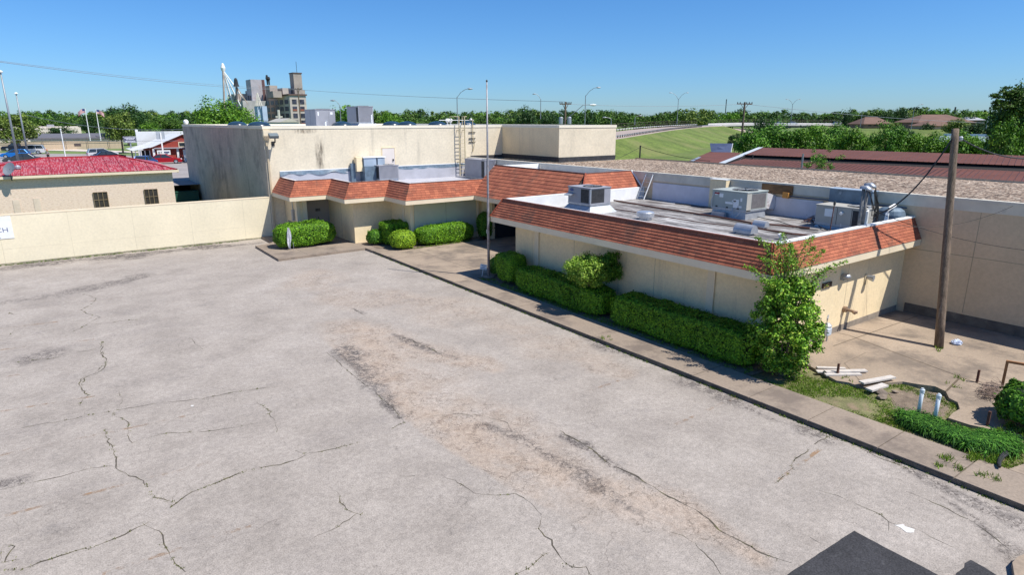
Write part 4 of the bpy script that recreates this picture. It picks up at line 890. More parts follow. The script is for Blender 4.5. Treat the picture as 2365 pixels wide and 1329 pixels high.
# vents
def vent(label, loc, prof, m=None, name="roof_vent", grp=None):
    b = MB(); b.lathe((0, 0, 0), prof, 24); o = b.build(name, m or m_galv, base=(0, 0, 0), smooth=False); o.location = loc; tag(o, label, "vent", grp); return o
vent("wide round spun aluminium roof vent near the grey rooftop unit", G(1490, 507, 3.45), [(.30, 0), (.30, .14), (.42, .15), (.42, .33), (.36, .38), (.1, .40)], mat("spun_aluminium", (.55, .57, .60), .35, .6))
vent("short white mushroom vent near the sunlit corner of the front wing roof", G(1803, 553, 3.45), [(.07, 0), (.07, .12), (.12, .13), (.13, .2), (.05, .24)], m_white)
for lab, px, s in (("larger grey half round hood vent on the white roof", (1722, 541), 1.0), ("smaller grey hood vent on the white roof behind the larger one", (1757, 527), .72)):
    p = G(*px, 3.45); t = empty("hood_vent", p, lab, "vent", "hood vents on the front wing roof")
    b = MB(); n = 12; V = []
    for y in (-.42 * s, .42 * s):
        V += [(p.x - .3 * s + .26 * s * (1 - math.cos(a)) * 1.0, p.y + y, p.z + .08 + .34 * s * math.sin(a)) for a in np.linspace(0, math.pi, n)]
    b.add(V, [(i, i + 1, n + i + 1, n + i) for i in range(n - 1)] + [tuple(range(n))[::-1], tuple(range(n, 2 * n))]); b.build("hood", m_galv, t)
    b = MB(); b.box((p.x - .22 * s, p.y - .3 * s, p.z), (p.x + .12 * s, p.y + .3 * s, p.z + .1)); b.build("base", m_galv, t)
# pipes on deck
def roof_pipe(lab, px, r, m, z=3.52):
    P = [G(x, y, z) for x, y in px]; b = MB(); b.tube(P, r, 6); o = b.build("roof_pipe", m); tag(o, lab, "pipe", "pipes lying on the front wing roof")
roof_pipe("rusty pipe running the length of the roof past the beige green unit", [(1418, 463), (1530, 482), (1650, 500), (1735, 515), (1870, 527)], .045, m_rust)
roof_pipe("rusty pipe branch ending near the two hood vents", [(1735, 514), (1738, 526), (1830, 541), (1905, 546)], .04, m_rust)
roof_pipe("thin dark pipe nearest the round aluminium vent", [(1405, 480), (1510, 497), (1620, 514), (1700, 524)], .022, m_rust)
roof_pipe("black flexible line crossing from the duct to the tan unit", [(1745, 500), (1800, 512), (1850, 528), (1890, 533)], .018, m_wire)
roof_pipe("black flexible line near the masts looping in two bends", [(1870, 500), (1880, 515), (1905, 530), (1930, 538)], .02, m_wire)
roof_pipe("grey conduit along the foot of the long wall", [(1560, 470), (1620, 478), (1660, 482)], .03, m_wire, 3.5)
b = MB(); b.box((XB - .1, 11.6, 4.42), (XB - .06, 17.0, 4.47)); o = b.build("wall_conduit", mat("dark_blue_conduit", (.06, .08, .14), .5)); tag(o, "dark blue conduit running along the long wall above the white flashing", "pipe")
b = MB()
for k in range(14):
    c = G(1880 + random.uniform(-22, 22), 508 + random.uniform(-8, 10), 3.5); a = random.uniform(0, 6.28); b.tube([c, c + Vector((math.cos(a) * .35, math.sin(a) * .35, random.uniform(0, .22))), c + Vector((math.cos(a + 1) * .5, math.sin(a + .6) * .5, random.uniform(0, .12)))], .014, 5)
tag(b.build("cable_tangle", m_rust), "tangle of loose rusty cables on the roof beside the tan unit", "cables")
# leaning step ladder on the front roof
A, B = G(1492, 461, 3.46), PX(1505, 405, XB - .2); C_ = G(1480, 459, 3.46)
ld = empty("wall_ladder", A, "aluminium ladder leaning on the long wall beside the middle mansard", "ladder")
dy = Vector((0, .55, 0))
for k, off in enumerate((Vector((0, 0, 0)), dy)):
    b = MB(); a0 = A + off; b1 = Vector((XB - .06, a0.y - .05, 4.9)); b.tube([a0 + Vector((-.2, 0, 0)), b1], .035, 5); b.build("rail", m_galv if k else m_white, ld)
for k in range(5):
    f = (k + .6) / 5.2; p = (A + Vector((-.2, 0, 0))).lerp(Vector((XB - .06, A.y - .05, 4.9)), f); b = MB(); b.tube([p, p + dy], .018, 5); b.build("rung", m_galv, ld)
# zig roof units
ac_unit("low grey louvred rooftop unit beside the roof-level door", (20.15, 44.9, 3.68), (21.95, 46.0, 4.75) if False else (21.75, 46.05, 4.72), m_acb, 3.45, 'D')
t = empty("condenser_box", (20.2, 46.2, 3.45), "pair of blue grey and cream metal boxes behind the low louvred unit", "air conditioner", "rooftop air handling units")
b = MB(); b.box((19.2, 45.4, 3.45), (20.1, 46.3, 4.65)); b.build("duct", mat("blue_grey_sheet", (.12, .17, .22), .55), t)
b = MB(); b.box((18.75, 45.8, 4.3), (19.2, 46.3, 5.35)); b.build("side_box", m_wall, t); b = MB(); b.box((19.3, 45.7, 4.66), (20.3, 46.3, 5.28)); b.box((20.42, 45.7, 4.66), (21.0, 46.3, 5.25)); b.build("cabinet", mat("pale_blue_sheet", (.35, .42, .5), .5), t)
b = MB(); b.box((19.25, 45.65, 5.285), (21.1, 46.33, 5.36)); b.build("top_panel", m_white, t)
b = MB(); b.box((18.4, 46.1, 3.45), (18.75, 46.33, 4.9)); b.build("post", mat("blue_grey_sheet", (.12, .17, .22), .55), t)
ac_unit("tall grey rooftop unit with pipes in the corner next to the ladder foot", (28.0 - .2, 42.0, 3.55), (28.85, 45.0, 5.0), m_acb, 3.45, 'E')
for i, (px, py, lab) in enumerate(((975, 409, "first small dark pipe fitting from the louvred unit on the stepped wing roof"), (1008, 407, "second small dark pipe fitting on the stepped wing roof"), (1040, 408, "pair of grey capped stubs left of the ladder foot"), (1070, 405, "grey fitting right beside the ladder foot"))):
    p = G(px, py, 3.45); t = empty("pipe_fitting", p, lab, "pipe", "fittings on the stepped wing roof"); b = MB(); b.tube([p, p + Vector((0, 0, .42))], .05, 7); b.tube([p + Vector((-.2, 0, .3)), p + Vector((.22, .05, .3))], .05, 7); b.build("pipe", m_galv, t); b = MB(); b.lathe(p + Vector((0, 0, .4)), [(.1, 0), (.1, .07), (.03, .1)], 10); b.build("cap", m_galv, t)
# fixed ladder on the tall hall
lx = PY(1062, 340, YT).x
fld = empty("fixed_ladder", (lx, YT - .2, 3.5), "tall fixed steel ladder with hoop handrails up the tall hall", "ladder")
ml = mat("tan_ladder_paint", (.50, .42, .26), .6)
for s in (-.27, .27):
    b = MB(); b.box((lx + s - .03, YT - .42, 3.5), (lx + s + .03, YT - .35, 8.35)); b.tube([(lx + s, YT - .38, 8.33), (lx + s * 2.2, YT - .2, 8.35), (lx + s * 2.2, YT + .5, 8.35), (lx + s * 2.2, YT + .5, 7.4)], .035, 6); b.build("rail", ml, fld)
for k in range(13):
    z = 3.75 + k * .305; b = MB(); b.tube([(lx - .25, YT - .385, z), (lx + .25, YT - .385, z)], .022, 6); b.build("rung", ml, fld)
b = MB()
for z in (4.6, 7.2):
    for s in (-.27, .27): b.box((lx + s - .015, YT - .36, z), (lx + s + .015, YT - .001, z + .05))
b.build("bracket", ml, fld)
# bracket with bent conduit right of the ladder
P = PY(1090, 300, YT); br = empty("service_bracket", (P.x, YT - .1, 6), "wall brackets with a bent cable right of the fixed ladder", "bracket")
b = MB()
for z in (7.05, 6.55, 6.25): b.box((P.x - .35, YT - .09, z), (P.x + .3, YT - .01, z + .04))
b.build("bracket", m_dark, br)
b = MB(); b.tube([(P.x, YT - .13, 8.15), (P.x, YT - .13, 6.6), (P.x + .12, YT - .12, 6.0), (P.x + .0, YT - .08, 5.45)], .035, 6); b.build("cable", ml, br)
b = MB(); b.tube([(P.x - 3.1, YT + .1, 8.05), (P.x + .25, YT + .1, 8.05)], .025, 6); b.lathe((P.x - .1, YT, 8.0), [(.08, 0), (.14, .08), (.05, .22)], 10); b.build("crossbar", m_galv, br)
fc = empty("roof_lamps", PY(1035, 283, YT + .3), "cluster of white lamp heads on the hall roof left of the ladder", "lamp")
for dx in (-.15, .15, 1.0, 1.9):
    p = PY(1037, 283, YT + .4) + Vector((dx, 0, 0)); b = MB(); b.lathe(p, [(.05, -.35), (.05, 0), (.13, .05), (.17, .22), (.1, .32)] if dx < .5 else [(.14, -.35), (.14, -.1), (.16, -.05)], 10); b.build("lamp_head", m_white, fc)
# tall roof units and skylights
def on_roof(x, y, Y): return PY(x, y, Y)
P, Q = PY(728, 252, 50.5), PY(773, 252, 50.5); L_ = PX(703, 253, P.x)
ac_unit("large plain grey rooftop unit on the tall hall roof behind the left half", (P.x, 50.5, 7.6), (Q.x, L_.y, P.z), m_acb, 7.36, 'P', .0)
P, Q = PY(827, 245, 51.5), PY(861, 245, 51.5); L_ = PX(800, 246, P.x)
ac_unit("louvred grey rooftop unit on a flared curb on the tall hall roof", (P.x, 51.5, 7.85), (Q.x, L_.y, P.z), m_acb, 7.36, 'E', .35)
msk = mat("blue_skylight_dome", (.02, .045, .075), .25, var=.3, scale=2)
sk0 = None
for i, (px, Y, lab) in enumerate(((548, 62, "smoked blue skylight dome at the back left corner of the hall roof"), (598, 50.3, "smoked blue skylight dome above the front left corner of the tall hall"), (790, 50, "smoked blue skylight dome between the two large rooftop units"), (905, 52, "smoked blue skylight dome just right of the louvred roof unit"), (940, 49.5, "smoked blue skylight dome second right of the louvred roof unit"), (1010, 49.5, "smoked blue skylight dome left of the roof lamp cluster"), (1078, 50.5, "smoked blue skylight dome behind the fixed ladder"))):
    p = PY(px, 287, Y); p.z = 7.36
    if sk0 is None:
        sk0 = empty("skylight", p, lab, "skylight", "skylight domes on the tall hall roof")
        b = MB(); b.lathe(p + Vector((0, 0, .2)), [(.85, 0), (.82, .12), (.66, .27), (.4, .37), (.1, .41)], 20); b.build("dome", msk, sk0, smooth=True)
        b = MB(); b.box((p.x - .8, p.y - .8, p.z), (p.x + .8, p.y + .8, p.z + .22)); b.build("curb", m_roofwhite, sk0)
    else: clone(sk0, p, 0, lab)
for px, Y, h, lab in ((752, 49, .55, "small bent white pipe pair in front of the plain roof unit"), (859, 50.5, 1.1, "white vent stack beside the louvred roof unit"), (864, 49, .35, "short white stub on the hall roof right of the vent stack")):
    p = PY(px, 287, Y); p.z = 7.36; b = MB(); b.tube([p, p + Vector((0, 0, h)), p + Vector((.12, 0, h + .1))], .06, 8); tag(b.build("vent_pipe", m_white), lab, "pipe", "white pipes on the tall hall roof")
p = PX(427, 283, XL); b = MB(); b.lathe((XL + .1, p.y, 7.66), [(.12, 0), (.25, .15), (.25, .35), (.1, .5)], 10); tag(b.build("roof_camera", m_white), "small white camera housing at the far end of the stained side wall", "camera")

# ---- flagpole
FP = G(1129, 640)
fp = empty("flagpole", FP, "tall bare grey flagpole beside the sidewalk in front of the courtyard", "flagpole")
top = PX(1121.5, 188, FP.x)
b = MB(); b.tube([FP, FP + Vector((0, 0, 3.2)), FP + Vector((0, 0, 6.5)), Vector((FP.x, FP.y, top.z))], [.075, .065, .05, .03], 10); b.build("pole", mat("dull_galvanised_pole", (.36, .34, .35), .5, .3, var=.3, scale=3, dirt=((.14, .09, .08), .5, 3, .7)), fp, smooth=True)
b = MB(); b.lathe((FP.x, FP.y, 0), [(.3, 0), (.3, .03), (.14, .05)], 16); b.build("base", m_conc, fp); b = MB(); b.lathe((FP.x, FP.y, top.z - .02), [(.04, 0), (.05, .05), (.02, .1)], 8); b.build("cap", m_dark, fp); b = MB(); b.box((FP.x - .1, FP.y - .03, 2.35), (FP.x - .05, FP.y + .03, 2.55)); b.build("cleat", m_galv, fp)
# yard sign
P = G(1113, 639); ys_ = empty("yard_sign", P, "small tilted white yard sign on a stake beside the flagpole", "sign")
M = Matrix.Rotation(R(-34), 3, 'Z') @ Matrix.Rotation(R(-8), 3, 'X') @ Matrix.Rotation(R(10), 3, 'Y')
P = P + Vector((-.1, .35, 0)) * 0
b = MB(); b.tube([P, P + M @ Vector((0, 0, .5))], .012, 5); b.build("stake", m_white, ys_)
b = MB(); b.obox(P + M @ Vector((0, 0, .52)), (.36, .015, .28), M); b.build("panel", m_white, ys_)
b = MB()
for i, (wd, z) in enumerate(((.22, .08), (.14, .0), (.24, -.08))): b.obox(P + M @ Vector((0, -.012, .52 + z)), (wd, .006, .03), M)
b.build("print", mat("faded_blue_print", (.15, .2, .35), .8), ys_)
# folded white sign/board in front of the left hedge
P = G(667, 578); t = empty("folded_banner", P, "torn white cloth banner hanging on a stick in front of the left hedge", "banner")
b = MB(); b.tube([P + Vector((.1, -.05, 0)), P + Vector((.12, 0, 1.45))], .015, 5); b.tube([P + Vector((.3, -.1, 0)), P + Vector((.3, -.05, .5))], .012, 5); b.build("stick", m_galv, t)
b = MB(); V = []
for i, (w0, w1, z) in enumerate(((-.03, .06, 1.45), (-.07, .13, 1.2), (-.1, .16, .95), (-.12, .14, .7), (-.13, .08, .45), (-.1, .06, .25), (-.06, .02, .1))):
    for k in range(6): f = k / 5; V.append(P + Vector((.08 + w0 + (w1 - w0) * f, .03 * math.sin(f * 14 + i), z)))
b.add(V, [(i * 6 + k, i * 6 + k + 1, i * 6 + k + 7, i * 6 + k + 6) for i in range(6) for k in range(5)]); b.build("cloth", mat("worn_white_cloth", (.62, .62, .66), .8, var=.15, scale=6, dirt=((.2, .2, .25), .6, 8, .7)), t)

# ---- big wooden pole
PP = G(2168, 803); tt = PX(2207, 298, PP.x + 1.3)
up = empty("utility_pole", PP, "thick weathered wooden utility pole standing in the yard at the right", "pole")
top = Vector((tt.x, tt.y, tt.z))
b = MB(); b.tube([PP + (top - PP) * f for f in (-.01, .15, .4, .7, .95, 1)], [.150, .145, .135, .125, .118, .112], 14); b.build("pole", m_wood, up, smooth=True)
b = MB(); c = PP + (top - PP) * .955; b.lathe(c + Vector((.22, -.1, .0)), [(.05, -.08), (.08, -.03), (.08, .05), (.04, .1)], 8); b.tube([c, c + Vector((.22, -.1, 0))], .02, 5); b.build("insulator", m_galv, up)
def sag(a, c, s, r, n=14):
    a, c = Vector(a), Vector(c); return [a.lerp(c, i / n) - Vector((0, 0, s * 4 * (i / n) * (1 - i / n))) for i in range(n + 1)]
def cable(lab, a, c, s, r, m=None, grp="overhead cables"):
    b = MB(); b.tube(sag(a, c, s, r, 22), r, 5); o = b.build("cable", m or m_wire, base=a); return tag(o, lab, "cable", grp)
pt = PP + (top - PP) * .955
cable("thick black cable from the wooden pole down to the service masts", pt + Vector((-.1, .05, 0)), P0 + Vector((.3, -.25, 1.2)), .55, .028)
cable("thick black cable from the wooden pole out past the right edge", pt + Vector((.2, -.1, .02)), PX(2400, 365, 31.5), .25, .026)
cable("thin cable looping from the masts along the long wall", P0 + Vector((.4, -.1, 1.3)), (XB - .12, 2.0, 4.4), .9, .010)
cable("thin cable hanging against the long wall near the mansard end", P0 + Vector((.4, 0, 1.0)), (XB - .06, 8.0, 4.9), .55, .008)

# ---- things on the wing end wall
t = empty("wall_lamp", (25.2, WY0 - .1, 2.4), "round dome lamp under the sunlit eave above the valve", "lamp")
P = PY(1946, 640, WY0); b = MB(); b.lathe(P + Vector((0, -.12, 0)), [(.16, -.02), (.19, .06), (.12, .14)], 14); b.build("dome", m_galv, t, smooth=True); b = MB(); b.box((P.x - .16, WY0 - .1, P.z - .1), (P.x + .16, WY0 - .004, P.z + .12)); b.build("back_plate", m_galv, t)
P = PY(2000, 640, WY0); t = empty("alarm_horn", P, "small alarm horn with a tall mounting plate on the end wall of the front wing", "horn")
b = MB(); b.box((P.x - .13, WY0 - .03, P.z - .32), (P.x + .02, WY0 - .004, P.z + .14)); b.build("plate", mat("tan_plate", (.5, .42, .28), .8), t); b = MB(); b.tube([(P.x + .02, WY0 - .04, P.z), (P.x + .06, WY0 - .28, P.z - .02)], [.07, .14], 12); b.build("horn", m_galv, t)
P = PY(1915, 656, WY0); t = empty("house_number", P, "dark wooden number plaque with gold digits beside the climbing shrub", "sign")
b = MB(); b.box((P.x - .52, WY0 - .06, P.z - .10), (P.x + .1, WY0 - .006, P.z + .09)); b.build("plaque", mat("dark_brown_plaque", (.05, .028, .018), .6), t)
text_obj("2102", (P.x - .48, WY0 - .062, P.z - .07), .19, M_FY, mat("gold_digits", (.55, .45, .15), .5), t, "digit", sx=1.0)
P = PY(1950, 715, WY0); t = empty("wall_valve", P, "brown fire hose valve with two outlets projecting from the end wall", "valve")
b = MB(); b.tube([(P.x - .08, WY0, P.z + .03), (P.x - .06, WY0 - .12, P.z + .03)], .12, 12); b.tube([(P.x - .05, WY0 - .1, P.z + .02), (P.x, WY0 - .38, P.z)], .055, 8); b.build("body", mat("brass_brown", (.28, .19, .13), .5, .4), t)
for dx in (-.1, .1): b = MB(); b.tube([(P.x, WY0 - .3, P.z), (P.x + dx, WY0 - .46, P.z - .03)], [.05, .06], 10); b.build("outlet", mat("brass_brown", (.28, .19, .13), .5, .4), t)
P = PY(1909, 765, WY0 - .35); t = empty("gas_meter", P, "grey gas meter with riser pipe half hidden by the climbing shrub", "meter")
b = MB(); b.box((P.x - .2, WY0 - .5, P.z - .16), (P.x + .12, WY0 - .22, P.z + .16)); b.build("body", mat("pale_blue_grey_meter", (.52, .58, .64), .5), t, bevel=.05)
b = MB(); b.tube([(P.x + .1, WY0 - .35, 0), (P.x + .1, WY0 - .35, P.z - .1)], .03, 6); b.tube([(P.x - .1, WY0 - .35, P.z + .1), (P.x - .05, WY0 - .35, P.z + .5), (P.x + .08, WY0 - .3, P.z + .58)], .03, 6); b.build("pipe", m_galv, t)
b = MB(); b.lathe((P.x - .0, WY0 - .37, P.z + .16), [(.12, 0), (.15, .06), (.06, .16)], 12); b.build("regulator", m_galv, t)

# ---- yard things
def post(lab, x, y, h, w_=.06, tilt=0.0):
    p = G(x, y); b = MB(); M = Matrix.Rotation(tilt, 3, 'Y'); b.obox(p + M @ Vector((0, 0, h / 2)), (w_, w_, h), M); tag(b.build("steel_post", m_rust), lab, "post", "rusty steel posts in the yard")
post("rusty steel post standing through the pile of white planks", 1934, 866, .38)
post("rusty steel post at the edge of the crack in the yard slab", 2256, 884, .42)
post("rusty steel post at the near edge of the raised slab corner", 2280, 984, .42)
wp0 = None
for lab, x, y, h in (("capped white plastic pipe standing farther from the monkey grass end", 2121, 955, .82), ("capped white plastic pipe standing nearer to the strap leaved grass", 2158, 972, .86)):
    p = G(x, y); p.z = -.1
    t = empty("standpipe", p, lab, "pipe", "white standpipes in the lawn"); b = MB(); b.tube([p, p + Vector((0, 0, h))], .052, 14); b.build("pipe", mat("white_plastic_pipe", (.62, .68, .72), .4, var=.08, scale=4), t, smooth=True)
    b = MB(); b.lathe(p + Vector((0, 0, h)), [(.062, -.10), (.062, 0), (.05, .012), (.035, .014), (.035, .04)], 14); b.build("cap", mat("white_plastic_pipe", (.6, .6, .6)), t)
mpk = mat("peeling_white_plank", (.52, .48, .44), .8, var=.12, scale=5, dirt=((.30, .24, .19), .58, 7, .7))
def plank(lab, a, c, wd=.17, h=.045, z0=.0, z1=.0):
    A, C = G(*a), G(*c); A.z += z0 + h / 2; C.z += z1 + h / 2; t = (C - A).normalized(); s = Vector((-t.y, t.x, 0)).normalized(); M = Matrix((t, s, t.cross(s))).transposed()
    b = MB(); b.obox((A + C) / 2, ((C - A).length, wd, h), M); tag(b.build("plank", mpk), lab, "plank", "white planks on the slab edge")
plank("white plank at the back of the left pile", (1886, 852), (1952, 853), .13, .04, .02)
plank("white plank across the left pile behind the steel post", (1886, 860), (1948, 861), .17, .04, .0)
plank("long white plank reaching right beyond the steel post", (1905, 864), (2000, 861), .18, .05, .05, .04)
plank("white plank at the front of the left pile", (1905, 868), (1988, 867), .15, .05, .005)
plank("longest white plank of the right pile lying on top", (1988, 893), (2062, 878), .20, .05, .10, .08)
plank("short white plank at the bottom of the right pile", (2006, 905), (2044, 893), .22, .06, .02, .02)
for lab, x, y, s in (("broken tan concrete chunk under the right plank pile", 2035, 903, .16), ("pale concrete chunk in front of the right plank pile", 2038, 914, .13), ("small rubble stone beside the dirt hollow", 2068, 902, .07)):
    bm = bmesh = None
    import bmesh as _bm
    bm = _bm.new(); _bm.ops.create_icosphere(bm, subdivisions=2, radius=s)
    for v in bm.verts: v.co = Vector((v.co.x * 1.5, v.co.y, v.co.z * .6)) * random.uniform(.8, 1.15)
    me = bpy.data.meshes.new("rubble"); bm.to_mesh(me); bm.free(); me.materials.append(m_conc2); o = bpy.data.objects.new("rubble", me); COL.objects.link(o); o.location = G(x, y) + Vector((0, 0, -.04)); o.rotation_euler.z = random.random() * 3; tag(o, lab, "stone", "rubble beside the slab")
# plastic bag
bm = _bm.new(); _bm.ops.create_icosphere(bm, subdivisions=4, radius=.17)
for v in bm.verts:
    k = 1 + .28 * math.sin(v.co.x * 60 + 3 * math.sin(v.co.y * 40)) * math.cos(v.co.z * 50); v.co = Vector((v.co.x * 1.25 * k, v.co.y * .9 * k, (v.co.z + .1) * .55 * k))
me = bpy.data.meshes.new("plastic_bag"); bm.to_mesh(me); bm.free(); me.materials.append(mat("pale_blue_plastic", (.60, .66, .78), .3, var=.2, scale=14)); o = bpy.data.objects.new("plastic_bag", me); COL.objects.link(o); o.location = G(2209, 795); tag(o, "crumpled pale blue plastic bag on the yard slab right of the wooden pole", "bag")
# frame with panel at the right edge
A = G(2314, 895); t = empty("sign_frame", A, "brown steel post frame holding a white topped grey panel at the right edge", "sign")
Bx = G(2420, 915); zt = .85
b = MB(); d = (Bx - A).normalized(); s = Vector((-d.y, d.x, 0)); M = Matrix((d, s, Vector((0, 0, 1)))).transposed()
b.obox(A + Vector((0, 0, zt / 2)), (.07, .07, zt), M); b.obox(A + d * .28 + Vector((0, 0, zt)), (.62, .08, .07), M); b.build("post", mat("rust_brown_frame", (.28, .13, .05), .8, var=.3, scale=5), t)
b = MB(); b.obox(A + d * 1.1 + Vector((0, 0, zt + .0)), (1.0, .16, .06), M); b.build("top_rail", m_white, t); b = MB(); b.obox(A + d * 1.05 + Vector((0, 0, .42)), (.9, .03, .78), M); b.build("panel", mat("grey_tan_panel", (.34, .31, .26), .7), t)
# black corrugated pipe
t = empty("corrugated_pipe", G(2310, 1080), "short black corrugated drain pipe lying at the end of the strap leaved grass", "pipe")
P = [G(2309, 1083) + Vector((0, 0, .06)), G(2311, 1070) + Vector((0, 0, .06)), G(2318, 1060) + Vector((0, 0, .06)), G(2328, 1053) + Vector((0, 0, .06))]
for k in range(3): b = MB(); b.tube([p + Vector((.06 * k - .06, .03 * k, 0)) for p in P], .032, 8); b.build("tube", m_black, t)
# dead twigs
b = MB()
for k in range(260):
    c = G(2288 + random.gauss(0, 13), 911 + random.gauss(0, 8)) + Vector((0, 0, random.uniform(.0, .22))); a = random.uniform(0, 6.28); e = random.uniform(-.3, .4); l = random.uniform(.12, .4); d = Vector((math.cos(a), math.sin(a), e)) * l
    b.tube([c - d / 2, c + Vector((random.gauss(0, .02), random.gauss(0, .02), 0)), c + d / 2], .0055, 3, False)
tag(b.build("twig_pile", mat("dry_twigs", (.26, .19, .15), .95, var=.3, scale=9)), "heap of dry grey brown twigs beside the bush at the right edge", "twigs")
# ============================================================ VEGETATION
def rand_quads(C, Nrm, size, rng, tilt=.9, asp=.7):
    """leaf quads centred at C, facing roughly Nrm"""
    n = len(C); Nn = Nrm + rng.normal(0, tilt, (n, 3)); Nn /= np.linalg.norm(Nn, axis=1, keepdims=True) + 1e-9
    A = np.cross(Nn, rng.normal(0, 1, (n, 3))); A /= np.linalg.norm(A, axis=1, keepdims=True) + 1e-9
    B = np.cross(Nn, A); s = (size * rng.uniform(.6, 1.35, n))[:, None] / 2 if np.isscalar(size) else (size * rng.uniform(.6, 1.35, n))[:, None] / 2
    A = A * s; B = B * s * asp
    return np.stack([C - A, C - B * .9 + A * .1, C + A, C + B], 1)
def vnoise(P, s, seed):
    r = np.random.default_rng(seed); v = np.zeros(len(P))
    for o in range(3):
        for k in range(4):
            d = r.normal(0, 1, 3); d /= np.linalg.norm(d); v += np.sin(P @ d / s * 2.6 + r.uniform(0, 6.28)) * (.6 ** o)
        s *= .5
    return v / 5
def hedge(name, label, c, half, h, leaf=.07, dens=900, m=None, p=3.2, rz=0.0, seed=1, bump=.07, z0=0.0, cat="hedge", group=None, taper=.0, round_=None):
    """clipped hedge: superellipsoid shell of leaves round a core darkened as inner shade"""
    rng = np.random.default_rng(seed); hx, hy = half; area = 2 * (hx + hy) * 2 * h + 4 * hx * hy; n = int(area * dens)
    D = rng.normal(0, 1, (int(n * 1.2), 3)); D[:, 2] = np.abs(D[:, 2]) * np.where(rng.random(len(D)) < .82, 1, -1)
    # sample evenly over a box then push out to the superellipsoid
    f = rng.random(len(D)); A1, A2, A3 = 4 * hx * hy, 2 * hx * h * 2, 2 * hy * h * 2; T = A1 + A2 + A3
    u, v = rng.uniform(-1, 1, len(D)), rng.uniform(-1, 1, len(D)); sg = np.where(rng.random(len(D)) < .5, -1, 1)
    Q = np.where((f < A1 / T)[:, None], np.stack([u, v, np.ones_like(u)], 1), np.where((f < (A1 + A2) / T)[:, None], np.stack([u, sg, v], 1), np.stack([sg, u, v], 1)))
    pw = p; r = (np.abs(Q) ** pw).sum(1) ** (-1 / pw); S = Q * r[:, None]
    Nr = np.sign(S) * np.abs(S) ** (pw - 1) / np.array([hx, hy, h / 2]); Nr /= np.linalg.norm(Nr, axis=1, keepdims=True)
    P = S * np.array([hx, hy, h / 2])
    if taper: P[:, :2] *= (1 + taper * P[:, 2:3] / h)
    d = vnoise(P, .55, seed) * bump + vnoise(P, .2, seed + 5) * bump * .5
    P = P + Nr * (d - np.abs(rng.normal(0, .035, len(P))))[:, None] ; P[:, 2] += h / 2
    Qd = rand_quads(P, Nr, leaf, rng, .38)
    # strays
    k = rng.choice(len(P), len(P) // 40); Pk = P[k] + Nr[k] * rng.uniform(.02, .10, (len(k), 1)); Qd = np.concatenate([Qd, rand_quads(Pk, Nr[k], leaf, rng, 1)])
    # core shell
    cs, ss = math.cos(rz), math.sin(rz); Rm = np.array([[cs, ss, 0], [-ss, cs, 0], [0, 0, 1]]); c = np.array([c[0], c[1], z0])
    th = np.linspace(0, 2 * math.pi, 25)[:-1]; ph = np.linspace(-math.pi / 2, math.pi / 2, 11); core = []
    def sp(a, e): x, y, z = math.cos(e) * math.cos(a), math.cos(e) * math.sin(a), math.sin(e); q = np.array([x, y, z]); q *= (np.abs(q) ** pw).sum() ** (-1 / pw); return q * np.array([hx - .09, hy - .09, h / 2 - .09]) + np.array([0, 0, h / 2])
    for i in range(24):
        for j in range(10): core.append([sp(th[i], ph[j]), sp(th[(i + 1) % 24], ph[j]), sp(th[(i + 1) % 24], ph[j + 1]), sp(th[i], ph[j + 1])])
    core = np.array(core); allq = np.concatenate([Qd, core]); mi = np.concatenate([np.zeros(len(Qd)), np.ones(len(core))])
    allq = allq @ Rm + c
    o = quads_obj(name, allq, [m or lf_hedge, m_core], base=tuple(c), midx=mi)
    return tag(o, label, cat, group)

hedge("hedge", "long clipped hedge under the round topiary tree along the front wing", (18.15, 21.15), (.62, 3.05), 1.12, seed=2, p=7, dens=1150, group="clipped hedges along the front wing")
hedge("hedge", "longest clipped hedge between the topiary hedge and the climbing corner shrub", (18.22, 14.35), (.66, 3.30), 1.22, seed=3, p=7, dens=1150, group="clipped hedges along the front wing")
hedge("bush", "tall rounded clipped bush with yellow green sunlit tip right of the flagpole", (18.2, 25.25), (.62, .78), 1.55, m=lf_yel if False else lf_hedge, seed=4, p=3.5, taper=.15, cat="bush", dens=1200)
hedge("bush", "small dark bush tucked directly behind the flagpole", (18.65, 27.0), (.45, .45), .95, m=lf_priv, seed=5, p=2.6, cat="bush")
hedge("bush", "wide yellow green clipped bush in front of the double door", (13.0, 41.35), (1.95, .95), 1.55, leaf=.085, m=lf_hedge, seed=6, p=3.6, cat="bush", dens=650, bump=.10)
hedge("bush", "square topped clipped bush at the left of the courtyard hedge", (18.0, 38.3), (.85, .75), 1.55, leaf=.085, seed=7, p=5, cat="bush", dens=650, taper=.2)
hedge("bush", "yellow green round bush in front of the square topped bush", (17.75, 36.55), (.80, .70), 1.18, leaf=.085, m=lf_yel, seed=8, p=2.8, cat="bush", dens=750)
hedge("bush", "loose dark low bush left of the square topped bush", (16.9, 38.9), (.55, .6), 1.0, leaf=.1, m=lf_priv, seed=9, p=2.5, cat="bush", dens=420)
hedge("hedge", "thick rounded hedge in the courtyard below the pale green panel", (20.95, 36.72), (2.15, .68), 1.28, leaf=.085, seed=10, p=3.6, cat="hedge", dens=750)
hedge("bush", "dark round bush in shade at the end of the courtyard by the entrance", (24.0, 36.3), (.55, .5), 1.9, leaf=.09, m=lf_priv, seed=11, p=2.6, cat="bush", dens=450)
P = G(2352, 985); hedge("bush", "leafy green bush cut by the right edge of the frame in the yard", (P.x + .35, P.y - .15), (.85, .8), 1.15, leaf=.085, m=lf_priv, seed=12, p=2.5, cat="bush", dens=750, bump=.16)

